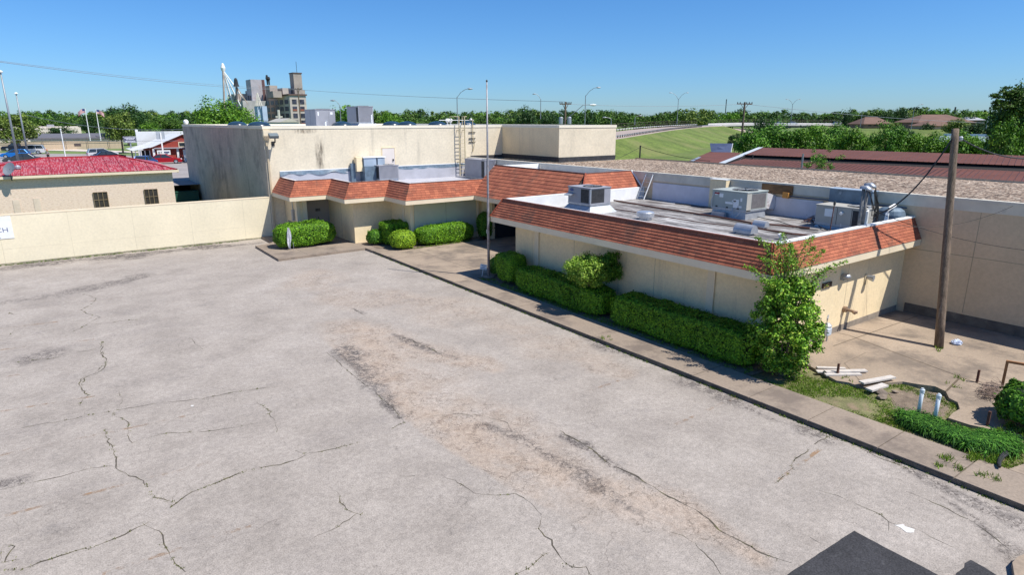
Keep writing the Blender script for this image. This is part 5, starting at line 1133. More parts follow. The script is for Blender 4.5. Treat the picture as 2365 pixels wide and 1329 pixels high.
def leaf_clumps(cents, rads, n_per, leaf, rng, squash=.8, shell=.75):
    Qs = []
    for c, r, n in zip(cents, rads, n_per):
        d = rng.normal(0, 1, (n, 3)); d /= np.linalg.norm(d, axis=1, keepdims=True); rr = (shell + (1 - shell) * rng.random(n)) * r * (1 + .16 * rng.normal(0, 1, n))
        P = d * rr[:, None]; P[:, 2] *= squash; Qs.append(rand_quads(P + c, d + np.array([0, 0, .5]), leaf, rng, .6))
    return np.concatenate(Qs)
# topiary ball tree: pale half and a darker half behind
tp = G(1380, 690, 0); tp = Vector((18.55, 20.35, 0))
c0 = PX(1362, 622, 17.95)
t = empty("topiary_tree", (17.95, c0.y - .1, 0), "round topiary tree standing in the long hedge with a thin trunk", "tree")
rng = np.random.default_rng(20)
ce = np.array([c0.x, c0.y, c0.z - .02]); cents = []; rads = []
for k in range(90):
    d = rng.normal(0, 1, 3); d /= np.linalg.norm(d); d[2] = d[2] * .8; cents.append(ce + d * np.array([.98, 1.0, .70]) * rng.uniform(.75, 1.0)); rads.append(rng.uniform(.2, .32))
quads_obj("crown", leaf_clumps(cents, rads, [190] * 90, .07, rng, .85, .5), lf_topi, t)
cents = [ce + np.array([.68, -.38, .04]) + d * np.array([.5, .45, .5]) for d in rng.normal(0, .55, (44, 3))]
quads_obj("dark_crown", leaf_clumps(cents, [.22] * 44, [190] * 44, .07, rng, .85, .5), lf_priv, t)
b = MB(); b.tube([(18.0, c0.y - .05, 0), (18.0, c0.y - .1, .8), (ce[0], ce[1], ce[2] - .3)], [.05, .045, .035], 8)
for k in range(7):
    d = rng.normal(0, 1, 3); b.tube([(18.0, c0.y - .1, 1.0), (ce[0] + d[0] * .3, ce[1] + d[1] * .3, ce[2] + abs(d[2]) * .2)], [.025, .01], 5)
b.build("trunk", m_bark, t)

# climbing corner shrub with long sprays over the eave
SB = Vector((18.35, 10.75, -.05))
t = empty("climbing_shrub", SB, "tall unruly shrub at the wing corner with long sprays arching over the mansard", "shrub")
rng = np.random.default_rng(31); Q = []; stems = MB(); cents = []; rads = []
cx_, cy_ = 18.35, 10.35
for k in range(230):
    z = rng.uniform(.2, 3.1); rr = 1.06 * math.sin(min(1, (z + .35) / 1.6) * 1.57) * (1 - .42 * max(0, (z - 1.9) / 1.2)); a = rng.uniform(0, 6.28); q = math.sqrt(rng.random()) * rr
    cents.append(np.array([cx_ + math.cos(a) * q, cy_ + math.sin(a) * q, z])); rads.append(rng.uniform(.14, .28))
Q.append(leaf_clumps(cents, rads, [130] * len(cents), .085, rng, .9, .4))
for sx, sy, ex, ey, ez, cnt in [(0, 0, 1.7, .35, 4.3, 1), (0, 0, 1.25, 1.2, 4.35, 1), (0, 0, -.85, 1.15, 3.5, 1), (0, 0, -.2, 1.3, 4.35, 1), (0, 0, 2.3, -.55, 3.55, 1), (0, 0, 1.0, -.1, 4.1, 1), (0, 0, .3, .8, 4.2, 1), (0, 0, -.95, .5, 3.2, 1), (0, 0, -.7, -.5, 2.9, 1), (0, 0, 1.6, -.35, 3.4, 1), (0, 0, .6, .5, 4.15, 1), (0, 0, 2.0, .1, 3.85, 1), (0, 0, .1, .1, 3.8, 1), (0, 0, -.5, .9, 3.8, 1), (0, 0, .9, .6, 3.9, 1), (0, 0, -.95, .1, 1.7, 1), (0, 0, .95, -.2, 2.2, 1), (0, 0, 1.3, .9, 4.0, 1)]:
    s = Vector((cx_ + rng.uniform(-.2, .2), cy_ + rng.uniform(-.2, .2), 1.9 if ez > 2.5 else 1.0)); e = Vector((cx_ + ex, cy_ + ey, ez)); mid = Vector((s.x + (e.x - s.x) * .35, s.y + (e.y - s.y) * .35, max(s.z, e.z - .15)))
    pts = [s.lerp(mid, i / 6).lerp(mid.lerp(e, i / 6), i / 6) for i in range(7)]; stems.tube(pts, [.02, .018, .016, .014, .011, .008, .004], 5, False)
    N_ = 420; f = rng.uniform(.15, 1, N_) ** .8
    PP_ = []
    for ff in f:
        q = s.lerp(mid, ff).lerp(mid.lerp(e, ff), ff); sp_ = .22 * (1.15 - ff); PP_.append([q.x + rng.normal(0, sp_), q.y + rng.normal(0, sp_), q.z + rng.normal(0, sp_ * .7)])
    PP_ = np.array(PP_); Q.append(rand_quads(PP_, np.tile([0, 0, 1.], (N_, 1)), .075, rng, .8, .45))
quads_obj("foliage", np.concatenate(Q), m_leaf("shrub_leaves", [(.03, .075, .008), (.07, .18, .012), (.14, .32, .018), (.26, .48, .035), (.38, .46, .07)]), t)
for k in range(9): a = rng.uniform(0, 6.28); stems.tube([(cx_ + math.cos(a) * .12, cy_ + math.sin(a) * .12, -.05), (cx_ + math.cos(a) * .3, cy_ + math.sin(a) * .3, 1.1), (cx_ + math.cos(a) * .35, cy_ + math.sin(a) * .35, 2.2)], [.04, .03, .015], 6)
stems.build("stem", m_bark, t)

# strap-leaved grass border
rng = np.random.default_rng(41); Q = []
path = [G(x, y, -.1) for x, y in ((2108, 985), (2150, 1003), (2200, 1024), (2250, 1040), (2300, 1046), (2330, 1036))]
for k in range(640):
    f = rng.random() * 4.999; i = int(f); p = path[i].lerp(path[i + 1], f - i); cxk = p.x + rng.normal(0, .17) + .16; cyk = p.y + rng.normal(0, .17) + .14
    for _ in range(16):
        a = rng.uniform(0, 6.283); l = rng.uniform(.16, .36); h = rng.uniform(.14, .30); d = np.array([math.cos(a), math.sin(a), 0]); s = np.array([-d[1], d[0], 0]) * .008; c = np.array([cxk, cyk, -.1])
        p1 = c + d * l * .35 + [0, 0, h]; p2 = c + d * l * .8 + [0, 0, h * .95]; p3 = c + d * l * 1.1 + [0, 0, h * .45]
        Q += [[c - s, c + s, p1 + s, p1 - s], [p1 - s, p1 + s, p2 + s, p2 - s], [p2 - s, p2 + s, p3 + s * .2, p3 - s * .2]]
tag(quads_obj("monkey_grass", np.array(Q), lf_monk), "dense border of dark green strap leaved grass beside the sidewalk end", "grass", kind="stuff")
# weeds in the yard cracks, loose leaf litter in the beds
wk = []
for x, y, n in ((2212, 874, 4), (2200, 893, 3), (1955, 870, 5), (2170, 812, 3), (2266, 1098, 5), (2215, 1085, 6), (2172, 1075, 5), (2250, 1060, 24), (2290, 1065, 26), (2330, 985, 18), (2300, 1000, 16), (2185, 1062, 10), (1190, 700, 0), (1395, 786, 4), (2300, 1110, 5), (2360, 1000, 20), (2165, 803, 5)):
    for _ in range(n): q = G(x + random.gauss(0, 7), y + random.gauss(0, 4)); wk.append((q, random.uniform(.5, 1.5)))
for _ in range(500): wk.append((Vector((random.uniform(17.34, 17.9), random.uniform(11, 26.8), -.03)), random.uniform(.3, .9)))
for _ in range(120): wk.append((Vector((random.uniform(17.5, 22.6), 36.0 + random.uniform(-.02, .15), .0)), random.uniform(.4, 1.1)))
tag(quads_obj("yard_weeds", blades(wk, .09, .012, 8, .04, .9), lf_grass), "tufts of weeds in the slab cracks and along the planting strips", "weeds", kind="stuff")

# ------------------------------------------------------------ trees beyond
def unit_tree(seed, n=2600, leaf=.05, nl=26, spread=.5, gap=.0, flat=.42, zc=.58, tall=False):
    rng = np.random.default_rng(seed); cents, rads = [], []
    for k in range(nl):
        d = rng.normal(0, 1, 3); d /= np.linalg.norm(d); rr = rng.uniform(.45, 1.0) ** .6
        cents.append(np.array([d[0] * spread * .72 * rr, d[1] * spread * .72 * rr, zc + d[2] * flat * .72 * rr])); rads.append(rng.uniform(.09, .19))
    return leaf_clumps(cents, rads, [n // nl] * nl, leaf, rng, .85, .55), cents
_tp = {}
def tree_proto(v, m, n=2600, leaf=.05):
    k = (v, m.name, n)
    if k in _tp: return _tp[k]
    Q, cents = unit_tree(100 + v, n, leaf, nl=26 + 3 * (v % 3), flat=.42 if v % 2 else .36) if n < 9000 else unit_tree(100 + v, n, leaf, nl=75, spread=.60, flat=.50, zc=.57)
    t = bpy.data.objects.new("tree", None); COL.objects.link(t); quads_obj("crown", Q, m, t)
    b = MB(); b.tube([(0, 0, 0), (.01, 0, .3), (0, .01, .6)], [.028, .022, .01], 6, False)
    for c in cents[:9]: b.tube([(0, 0, .27), (c[0] * .5, c[1] * .5, (.27 + c[2]) / 2 + .03), tuple(c)], [.014, .009, .004], 4, False)
    b.build("trunk", m_bark, t); _tp[k] = t; t["used"] = 0; return t
def tree(label, px, top, wpx, D, m, group=None, v=0, n=2600, leaf=.05, cat="tree", zb=None, name="tree", hmin=0):
    p = AT(px, top, D); z0 = ground_h(p.x, p.y) if zb is None else zb; wd = wpx * D / F_PX; h = (p.z - z0)
    pr_ = tree_proto(v, m, n, leaf); s = (wd / .96, wd / .96, h / .97)
    if not pr_["used"]: o = pr_; pr_["used"] = 1; o.location = (p.x, p.y, z0); o.scale = s
    else: o = clone(pr_, (p.x, p.y, z0), random.uniform(0, 6.28)); o.scale = s
    o.name = name; tag(o, label, cat, group); return o
# ============================================================ BEYOND, LEFT
GZ = 1.5
# red-roofed brick building just behind the boundary wall
YB = 54.0
t = empty("brick_building", (0, YB, 0), "pale brick building with a faded red metal roof behind the boundary wall", "building")
def m_brick():
    m, tt, N, L, p = newmat("pale_tan_brick"); p.inputs["Roughness"].default_value = .9
    c = ramp(tt, noise(tt, 6, 5, .8, (1, 1, 2.5)), [(.35, (.58, .44, .33)), (.5, (.76, .60, .47)), (.7, (.82, .68, .55))]); L.new(c, p.inputs["Base Color"]); return m
ev = PY(0, 414, YB - .45); x1 = PY(403, 440, YB).x; ze = PY(0, 407, YB).z; Yb2 = 66.0; X0 = -26.0
b = MB(); b.box((X0, YB, -.2), (x1, Yb2, ze)); b.build("wall", m_brick(), t)
def m_redroof():
    m, tt, N, L, p = newmat("faded_red_metal_roof"); p.inputs["Roughness"].default_value = .5
    c = ramp(tt, noise(tt, 1.1, 5, .6), [(.35, (.27, .014, .020)), (.6, (.40, .028, .032)), (.75, (.45, .07, .065))])
    c = mix(tt, ramp(tt, noise(tt, 1.0, 3, .55, (16, 1.1, 1)), [(.48, g3(0)), (.60, g3(.6))]), c, (.52, .27, .28)); L.new(c, p.inputs["Base Color"]); return m
mr = m_redroof(); ox = .32; zr = PY(190, 363, YB + 6).z; zl = ze + .0
xa, xb = PY(100, 367, YB + 6).x, PY(275, 362, YB + 6).x; e0, e1, e2, e3 = (xa - 6.5, YB - ox, zl), (x1 + ox, YB - ox, zl), (x1 + ox, Yb2 + ox, zl), (xa - 6.5, Yb2 + ox, zl)
b = MB(); b.add([e0, e1, e2, e3, (xa, YB + 6, zr), (xb, YB + 6, zr)], [(0, 1, 5, 4), (1, 2, 5), (2, 3, 4, 5), (3, 0, 4)])
b.add([(X0 - 1, YB - ox - .02, zl - .01), (xa - 4.2, YB - ox - .02, zl - .01), (xa - 2.5, YB + 3, zl + .62), (X0 - 1, YB + 3, zl + .62), (xa - 2.5, YB + 6, zl - .1), (X0 - 1, YB + 6, zl - .1)], [(0, 1, 2, 3), (3, 2, 4, 5)])
b.build("roof", mr, t)
b = MB()
n_ = 17
for k in range(1, n_):
    f = k / n_; x = e0[0] + (e1[0] - e0[0]) * f
    g = min(1, max(0, 1)); top_f = 1.0
    if x < xa: top_f = (x - e0[0]) / (xa - e0[0])
    if x > xb: top_f = (e1[0] - x) / (e1[0] - xb)
    y1 = YB - ox + (6 + ox) * top_f; z1 = zl + (zr - zl) * top_f; b.add([(x - .018, YB - ox, zl + .005), (x + .018, YB - ox, zl + .005), (x + .018, y1, z1 + .005), (x - .018, y1, z1 + .005), (x, YB - ox, zl + .05), (x, y1, z1 + .05)], [(0, 4, 5, 3), (1, 2, 5, 4)])
b.tube([e1, (xb, YB + 6, zr + .02), (xa, YB + 6, zr + .02), (xa - 6, YB, zl + .1)], .06, 5, False)
b.build("seam", mat("dark_red_seam", (.33, .015, .025), .5), t)
b = MB(); b.box((X0 - 1, YB - ox - .06, zl - .20), (x1 + ox + .1, YB - ox - .005, zl - .03)); b.box((x1 + ox + .002, YB - ox, zl - .24), (x1 + ox + .1, Yb2, zl - .03)); b.box((X0, YB - ox, zl - .2), (x1 + ox, YB - .002, zl - .16)); b.build("gutter", m_trim, t)
for pa, pb_, lab in (((214, 445), (244, 500), 0), ((332, 438), (358, 500), 0)):
    A = PY(*pa, YB); Bq = PY(*pb_, YB); f = MB(); f.box((A.x, YB - .03, .9), (A.x + .86, YB - .004, A.z)); wo = f.build("window", mat("brown_dark_glass", (.05, .045, .04), .15), t)
    g = MB(); w_ = .86
    for k in range(4): g.box((A.x + w_ * k / 3 - .02, YB - .08, .9), (A.x + w_ * k / 3 + .02, YB - .035, A.z))
    for k in range(5): z = .9 + (A.z - .9) * k / 4; g.box((A.x, YB - .07, z - .02), (A.x + w_, YB - .034, z + .02))
    g.build("bars", mat("tan_window_bars", (.22, .16, .09), .7), wo)
for pa, pb_ in (((28, 462), (52, 500)), ((76, 458), (100, 500))):
    A = PY(*pa, YB); Bq = PY(*pb_, YB); f = MB(); f.box((A.x, YB - .03, .9), (Bq.x, YB - .004, A.z)); f.build("blocked_window", mat("tan_infill", (.68, .56, .44), .9), t)
# dish and vent
P = PY(24, 400, YB - .5); t = empty("satellite_dish", P, "satellite dish on the gutter of the red roofed brick building", "dish")
b = MB(); M = Matrix.Rotation(R(-38), 3, 'Z') @ Matrix.Rotation(R(60), 3, 'X')
V = [P + Vector((0, 0, .25)) + M @ Vector((r * math.cos(a), r * 1.15 * math.sin(a), r * r * .5)) for r in (0.01, .2, .4) for a in np.linspace(0, 6.283, 16, endpoint=False)]
b.add(V, [(j * 16 + i, j * 16 + (i + 1) % 16, (j + 1) * 16 + (i + 1) % 16, (j + 1) * 16 + i) for j in range(2) for i in range(16)]); b.build("reflector", m_steel, t)
b = MB(); b.tube([P + Vector((0, .1, -.5)), P + Vector((0, .05, 0)), P + Vector((0, 0, .25))], .03, 6); b.tube([P + Vector((0, 0, .1)), P + Vector((.35, -.45, .3))], .02, 5); b.build("arm", m_dark, t)
P = PY(42, 390, YB + 2); b = MB(); b.lathe(P + Vector((0, 0, -.3)), [(.1, 0), (.1, .3), (.18, .32), (.18, .45), (.08, .55)], 10); tag(b.build("roof_vent", m_galv), "small metal vent on the faded red roof above the dish", "vent")
# street surface
b = MB(); _a, _b, _c = G(-60, 352, 1.7), G(262, 357, 1.7), G(330, 362, 1.7); b.prism([(-60, 72), (26, 72), (31, 96), (31, 118), (_c.x, _c.y), (_b.x, _b.y), (_a.x, _a.y), (-60, _a.y)], GZ + .17, GZ + .2); tag(b.build("street", mat("grey_street", (.30, .27, .26), .9, var=.12, scale=.3, fine=.1, fscale=3)), kind="structure")
b = MB(); A, Bq = G(95, 345, 1.72), G(330, 352, 1.72); b.prism([(A.x - 4, A.y), (Bq.x, Bq.y - 4), (Bq.x, Bq.y + 3), (A.x, A.y + 10)], 1.70, 1.76); tag(b.build("pale_drive", mat("pale_drive_concrete", (.58, .50, .42), .9)), kind="structure")
b = MB(); P = [G(400, 411, .9), G(445, 408, .9), G(445, 434, .6), G(398, 436, .6)]; b.add([p for p in P], [(0, 1, 2, 3)]); tag(b.build("verge", m_grassd), kind="structure")

# ---- cars
def car(kind, L, W_, H, paint, label, loc, rz, group="parked cars"):
    t = empty("parked_car", (0, 0, 0), label, "car", group)
    h = H; wb = L * .29; zc = .22
    pr = {'sedan': ([(-.5, .42), (-.49, .58), (-.30, .64), (.16, .64), (.42, .56), (.5, .42), (.49, .17), (-.49, .17)], [(-.36, .62), (-.22, .97), (.05, 1.0), (.25, .63)]),
          'hatch': ([(-.5, .40), (-.48, .62), (.18, .64), (.42, .56), (.5, .42), (.49, .17), (-.49, .17)], [(-.46, .62), (-.36, .97), (.02, 1.0), (.28, .63)]),
          'suv': ([(-.5, .38), (-.49, .60), (.22, .62), (.45, .56), (.5, .42), (.49, .17), (-.49, .17)], [(-.47, .60), (-.42, .98), (.05, 1.0), (.27, .61)]),
          'pickup': ([(-.5, .36), (-.5, .60), (-.12, .60), (.22, .60), (.46, .55), (.5, .42), (.49, .2), (-.49, .2)], [(-.14, .60), (-.11, .98), (.12, 1.0), (.27, .60)])}[kind]
    b = MB(); P = [(x * L, z * h) for x, z in pr[0]]; n = len(P); V = []
    for s, k in ((-1, .5), (-1, .5)): pass
    ys = (-.5, -.47, .47, .5)
    V = [(x * (.985 if abs(y) == .5 else 1), y * W_, z if abs(y) != .5 else (z - .03 if z > .4 * h else z)) for y in ys for x, z in P]
    F = [tuple(range(n)), tuple(range(3 * n, 4 * n))[::-1]] + [(j * n + i, j * n + (i + 1) % n, (j + 1) * n + (i + 1) % n, (j + 1) * n + i) for j in range(3) for i in range(n)]
    b.add(V, F); m = _mc.get(paint[0]) or mat(paint[0], paint[1], .25, .3, var=.03); b.build("body", m, t)
    g = [(x * L, z * h) for x, z in pr[1]]; b = MB(); V = []
    for s in (-1, 1): V += [(x * (1 if i in (0, 3) else .98), s * W_ * (.47 if i in (0, 3) else .39), z - .02) for i, (x, z) in enumerate(g)]
    b.add(V, [(0, 1, 2, 3), (7, 6, 5, 4), (0, 4, 5, 1), (1, 5, 6, 2), (2, 6, 7, 3)]); b.build("windows", m_glass, t)
    b = MB(); a, c = g[1], g[2]; b.box((a[0] * .97, -W_ * .385, h * .965), (c[0] * 1.0, W_ * .385, h)) 
    for s in (-1, 1):
        for i, j in ((0, 1), (3, 2)): b.tube([(g[i][0], s * W_ * .465, g[i][1]), (g[j][0] * .98, s * W_ * .388, h - .03)], .04, 4)
        mx = (g[1][0] + g[2][0]) / 2; b.tube([(mx - .1, s * W_ * .472, .62 * h), (mx - .05, s * W_ * .392, h - .03)], .035, 4)
    b.build("roof", m, t)
    for sx in (-1, 1):
        for sy in (-1, 1):
            r = .33 if kind in ('sedan', 'hatch') else .38; c = (sx * wb + (.02 * L), sy * W_ * .5, r)
            b = MB(); b.tube([(c[0], c[1] - sy * .2, r), (c[0], c[1] + sy * .02, r)], r, 16); w_ = b.build("wheel", m_black, t)
            b = MB(); b.tube([(c[0], c[1] + sy * .012, r), (c[0], c[1] + sy * .03, r)], r * .62, 12); b.build("rim", m_galv, w_)
    for sy in (-1, 1):
        b = MB(); b.box((L * .46, sy * W_ * .30, h * .43), (L * .497, sy * W_ * .46, h * .52)); b.build("headlight", mat("clear_lamp", (.7, .7, .7), .15), t)
        b = MB(); b.box((-L * .503, sy * W_ * .36, h * .42), (-L * .47, sy * W_ * .48, h * .56)); b.build("tail_light", mat("red_lamp", (.4, .02, .02), .25), t)
    t.location = loc; t.rotation_euler.z = rz; return t
ZC = GZ + .2
def cpos(px, py): return G(px, py, ZC)
car('pickup', 5.6, 1.95, 1.8, ("black_navy_paint", (.012, .018, .04)), "dark navy pickup behind the other cars at the far left", cpos(42, 348), R(172))
car('suv', 4.9, 1.95, 1.75, ("white_car_paint", (.75, .75, .76)), "white sport utility vehicle behind the bright blue hatchback", cpos(72, 356), R(172))
car('hatch', 4.2, 1.75, 1.52, ("bright_blue_paint", (.01, .17, .55)), "bright blue hatchback at the left parked in front of the white utility vehicle", cpos(38, 365), R(168))
car('sedan', 4.7, 1.8, 1.42, ("charcoal_paint", (.06, .065, .07)), "charcoal sedan nearest at the left below the light pole", cpos(52, 376), R(172))
car('suv', 4.7, 1.9, 1.6, ("white_car_paint2", (.72, .72, .74)), "white car mostly hidden behind the black sedan by the red roof", cpos(238, 364), R(5))
car('sedan', 4.8, 1.85, 1.5, ("black_car_paint", (.012, .012, .018)), "black sedan peeking over the ridge of the red roof", cpos(252, 370), R(10))
car('hatch', 4.0, 1.75, 1.5, ("blue_car_paint", (.015, .10, .35)), "small blue car seen from behind next to the red sedan", cpos(338, 384), R(60))
car('sedan', 4.7, 1.8, 1.42, ("red_car_paint", (.40, .01, .02)), "red sedan parked in front of the red shop", cpos(382, 378), R(-8))

# ---- the red shop
D_ = 99
C0 = G(385, 376, ZC); t = empty("red_shop", C0, "low red shop with a white metal roof, white posts and a covered porch", "building")
Yf = C0.y + 2.0; xl = PY(353, 350, Yf).x; xr = PY(452, 350, Yf).x
mred = mat("barn_red_siding", (.30, .045, .03), .8, var=.2, scale=2, sc=(8, 8, .3)); zt1 = PY(360, 341, Yf).z; zpk = PY(420, 311, Yf).z; xpk = PY(420, 311, Yf).x; zel = PY(352, 340, Yf).z
b = MB(); b.add([(xl, Yf, ZC), (xr + 3, Yf, ZC), (xr + 3, Yf, zt1), (xpk, Yf, zpk), (xl, Yf, zel), (xl, Yf + 12, ZC), (xl, Yf + 12, zel)], [(0, 1, 2, 3, 4), (5, 0, 4, 6)]); b.build("wall", mred, t)
mw = mat("white_metal_roofing", (.70, .70, .70), .5, var=.06, scale=1)
b = MB(); xe = PY(300, 337, Yf + 4).x; b.add([(xl - .4, Yf - .3, zel - .1), (xpk, Yf - .3, zpk + .05), (xpk, Yf + 12, zpk + .05), (xl - .4, Yf + 12, zel - .1), (xr + 4, Yf - .3, zt1), (xr + 4, Yf + 12, zt1)], [(0, 1, 2, 3), (1, 4, 5, 2)])
b.add([(xl - .3, Yf - .3, zel), (xl - .3, Yf + 12, zel), (xe, Yf + 12, zel - .55), (xe, Yf + 1, zel - .55)], [(0, 1, 2, 3)]); b.build("roof", mw, t)
b = MB(); A = PY(312, 300, Yf + 14); Bq = PY(460, 305, Yf + 14); b.box((A.x, Yf + 14, ZC), (Bq.x + 4, Yf + 14.2, PY(400, 303, Yf + 14).z)); b.box((A.x, Yf + 14.21, ZC), (A.x + .4, Yf + 14.3, A.z + .1)); b.build("false_front", mw, t)
b = MB(); b.box((xl + .2, Yf - .55, zt1 - .18), (xr + 3, Yf - .02, zt1 - .02)); b.build("canopy", mat("grey_awning", (.35, .33, .36), .7), t)
for x_ in (xl + .1, PY(410, 350, Yf).x):
    b = MB(); b.box((x_ - .14, Yf - .25, ZC), (x_ + .16, Yf - .03, zt1 - .18)); b.build("post", m_white, t)
for k in range(4): b = MB(); x_ = xe + (xl - xe) * k / 4 + .3; b.box((x_, Yf + 1.2, ZC), (x_ + .12, Yf + 1.32, zel - .5)); b.build("post", m_white, t)
b = MB(); b.box((xe + 1.5, Yf + 4, ZC), (xl, Yf + 4.1, zel - .6)); b.build("porch_wall", m_dark, t)
b = MB(); A = PY(422, 345, Yf); Bq = PY(430, 374, Yf); b.box((A.x, Yf - .06, ZC), (Bq.x + .1, Yf - .004, A.z)); b.build("door", m_white, t)
b = MB(); A = PY(411, 328, Yf); b.box((A.x, Yf - .08, A.z - .8), (A.x + 1.6, Yf - .01, A.z)); wo = b.build("window", m_trim, t); b = MB(); b.box((A.x + .12, Yf - .1, A.z - .68), (A.x + 1.5, Yf - .082, A.z - .12)); b.build("pane", m_glass, wo)
A, Bq = PY(361, 347, Yf), PY(393, 357, Yf); bn = empty("shop_banner", (A.x, Yf - .1, A.z), "white banner with dark lettering hung on the red shop", "banner")
b = MB(); b.box((A.x, Yf - .62, Bq.z), (Bq.x, Yf - .58, A.z)); b.build("cloth", m_white, bn)
text_obj("B7", (A.x + .12, Yf - .63, Bq.z + .14), .55, M_FY, m_dark, bn, sx=1.0)
b = MB(); b.box((A.x + .95, Yf - .64, Bq.z + .3), (Bq.x - .15, Yf - .622, Bq.z + .52)); b.box((A.x + 1.1, Yf - .64, Bq.z + .12), (Bq.x - .35, Yf - .622, Bq.z + .24)); b.build("print", mat("banner_print", (.06, .08, .16), .8, var=.9, scale=14), bn)
# shop pole sign
P = AT(300, 322, 104); bs_ = empty("shop_sign", (P.x, P.y, ZC), "dark and white box sign on a post left of the red shop", "sign")
b = MB(); b.box((P.x - .95, P.y, P.z - .48), (P.x + .9, P.y + .25, P.z + .42)); b.build("box", mat("dark_slate_sign", (.09, .09, .13), .5), bs_)
b = MB()
for wd, z, h_ in ((1.5, .22, .14), (1.1, .0, .12), (1.5, -.3, .16)): b.box((P.x - wd / 2, P.y - .02, P.z + z - h_ / 2), (P.x + wd / 2, P.y - .003, P.z + z + h_ / 2))
b.box((P.x - .98, P.y - .03, P.z + .38), (P.x + .92, P.y - .003, P.z + .46)); b.box((P.x - .98, P.y - .03, P.z - .52), (P.x + .92, P.y - .003, P.z - .45)); b.build("lettering", mat("pale_lettering", (.5, .5, .56), .6, var=.6, scale=9), bs_)
b = MB(); b.box((P.x - .1, P.y + .05, ZC), (P.x + .1, P.y + .2, P.z - .48)); b.build("post", m_steel, bs_)
P = AT(371, 313, 96); t = empty("back_sign", (P.x, P.y, ZC), "grey sign board seen from behind on a white post in front of the red shop", "sign")
b = MB(); b.box((P.x - .6, P.y, P.z - .55), (P.x + .55, P.y + .12, P.z + .6)); b.build("board", mat("grey_board", (.38, .42, .46), .6), t); b = MB(); b.box((P.x - .1, P.y - .12, P.z - 2.3), (P.x + .1, P.y - .01, P.z + .45)); b.build("post", m_white, t)

# ---- light poles, flag poles
for lab, top, bot, D in (("tallest grey light pole at the far left edge", (1, 166), (38, 371), 88), ("second slimmer light pole right of the tallest one at the left", (37, 216), (64, 338), 112)):
    A = AT(*top, D); Bq = Vector((A.x, A.y, ZC)); t = empty("light_pole", Bq, lab, "light pole", "light poles at the left")
    b = MB(); b.tube([Bq, A], [.19, .09], 10); b.build("pole", m_steel, t, smooth=True)
    b = MB(); b.lathe(A, [(.22, -.1), (.3, .0), (.16, .2)], 12); b.build("lamp_head", m_white, t)
P = AT(140, 300, 100); t = empty("white_post", (P.x, P.y, ZC), "slim white pole with a ball top in front of the tan fence", "pole"); b = MB(); b.tube([(P.x, P.y, ZC), P], [.09, .07], 8); b.build("pole", m_white, t); b = MB(); b.lathe(P, [(.08, 0), (.13, .1), (.05, .2)], 8); b.build("ball", m_white, t)
mfr, mfw, mfb = mat("flag_red", (.42, .04, .05), .8), mat("flag_white", (.65, .6, .6), .8), mat("flag_blue", (.03, .05, .18), .8)
for lab, x, yt, D, s in (("flagpole with striped flag left of its neighbour", 196, 250, 150, -1), ("flagpole with striped flag right beside the tall tree", 221, 252, 150, 1)):
    A = AT(x, yt, D); z0 = ground_h(A.x, A.y); t = empty("flag_pole", (A.x, A.y, z0), lab, "flagpole", "flagpoles with flags"); b = MB(); b.tube([(A.x, A.y, z0), A], [.13, .07], 8); b.build("pole", m_white, t)
    b = MB()
    for k in range(13):
        b.m = k % 2 * 1
        for j in range(8):
            def q(u, v): return (A.x + s * (.08 + 1.45 * u), A.y + .18 * math.sin(u * 7), A.z - .15 - .95 * v - .7 * u * u + .08 * math.sin(u * 5))
            b.m = 2 if (k < 7 and j < 3) else k % 2
            b.quad(q(j / 8, (k + 1) / 13), q((j + 1) / 8, (k + 1) / 13), q((j + 1) / 8, k / 13), q(j / 8, k / 13))
    b.build("flag", [mfr, mfw, mfb], t)
# ---- buildings and fence at the far left
def boxpix(xl, xc, xr, yt, D):
    p = AT(xc, yt, D); Y2 = PX(xl, yt, p.x).y if xl is not None else p.y + 10; X2 = PY(xr, yt, p.y).x; return p.x, p.y, X2, Y2, p.z
mbe = mat("pale_beige_block", (.70, .61, .52), .9, var=.06)
P, Q_ = AT(-60, 293, 190), AT(186, 293, 190)
t = empty("long_beige_building", P, "long low beige building with dark lettering at the far left", "building"); b = MB(); b.box((P.x - 10, Q_.y, GZ), (Q_.x, Q_.y + 25, P.z)); b.build("wall", mbe, t)
A = PY(94, 309, Q_.y); text_obj("SHERI", (A.x, Q_.y - .08, A.z), .9, M_FY, mat("bronze_letters", (.15, .12, .1), .6), t, "lettering", sx=1.6)
A = PY(90, 299, Q_.y); text_obj("HUNT CO", (A.x, Q_.y - .08, A.z), .9, M_FY, mat("beige_relief_letters", (.45, .38, .32), .8), t, "lettering", sx=1.6)
b = MB(); A, Bq = PY(108, 290, Q_.y + 6), PY(125, 290, Q_.y + 6); b.box((A.x, Q_.y + 6, A.z - 1), (Bq.x, Q_.y + 9, A.z + .3)); b.build("roof_unit", m_acb, t)
P, Q_ = AT(70, 313, 165), AT(268, 314, 165); t = empty("low_shed", P, "low pale shed with a long dark grey roof behind the tan fence", "building"); b = MB(); b.box((P.x, Q_.y, GZ), (Q_.x, Q_.y + 9, PY(100, 320, Q_.y).z)); b.build("wall", mat("pale_grey_wall", (.55, .52, .48), .9), t)
b = MB(); z_ = PY(100, 320, Q_.y).z; b.add([(P.x - .5, Q_.y - .6, z_), (Q_.x + .5, Q_.y - .6, z_), (Q_.x + .5, Q_.y + 5, z_ + 1.1), (P.x - .5, Q_.y + 5, z_ + 1.1), (P.x - .5, Q_.y - .6, z_ - .25), (Q_.x + .5, Q_.y - .6, z_ - .25)], [(0, 1, 2, 3), (4, 5, 1, 0)]); b.build("roof", mat("dark_grey_roof", (.12, .12, .14), .8, var=.1), t)
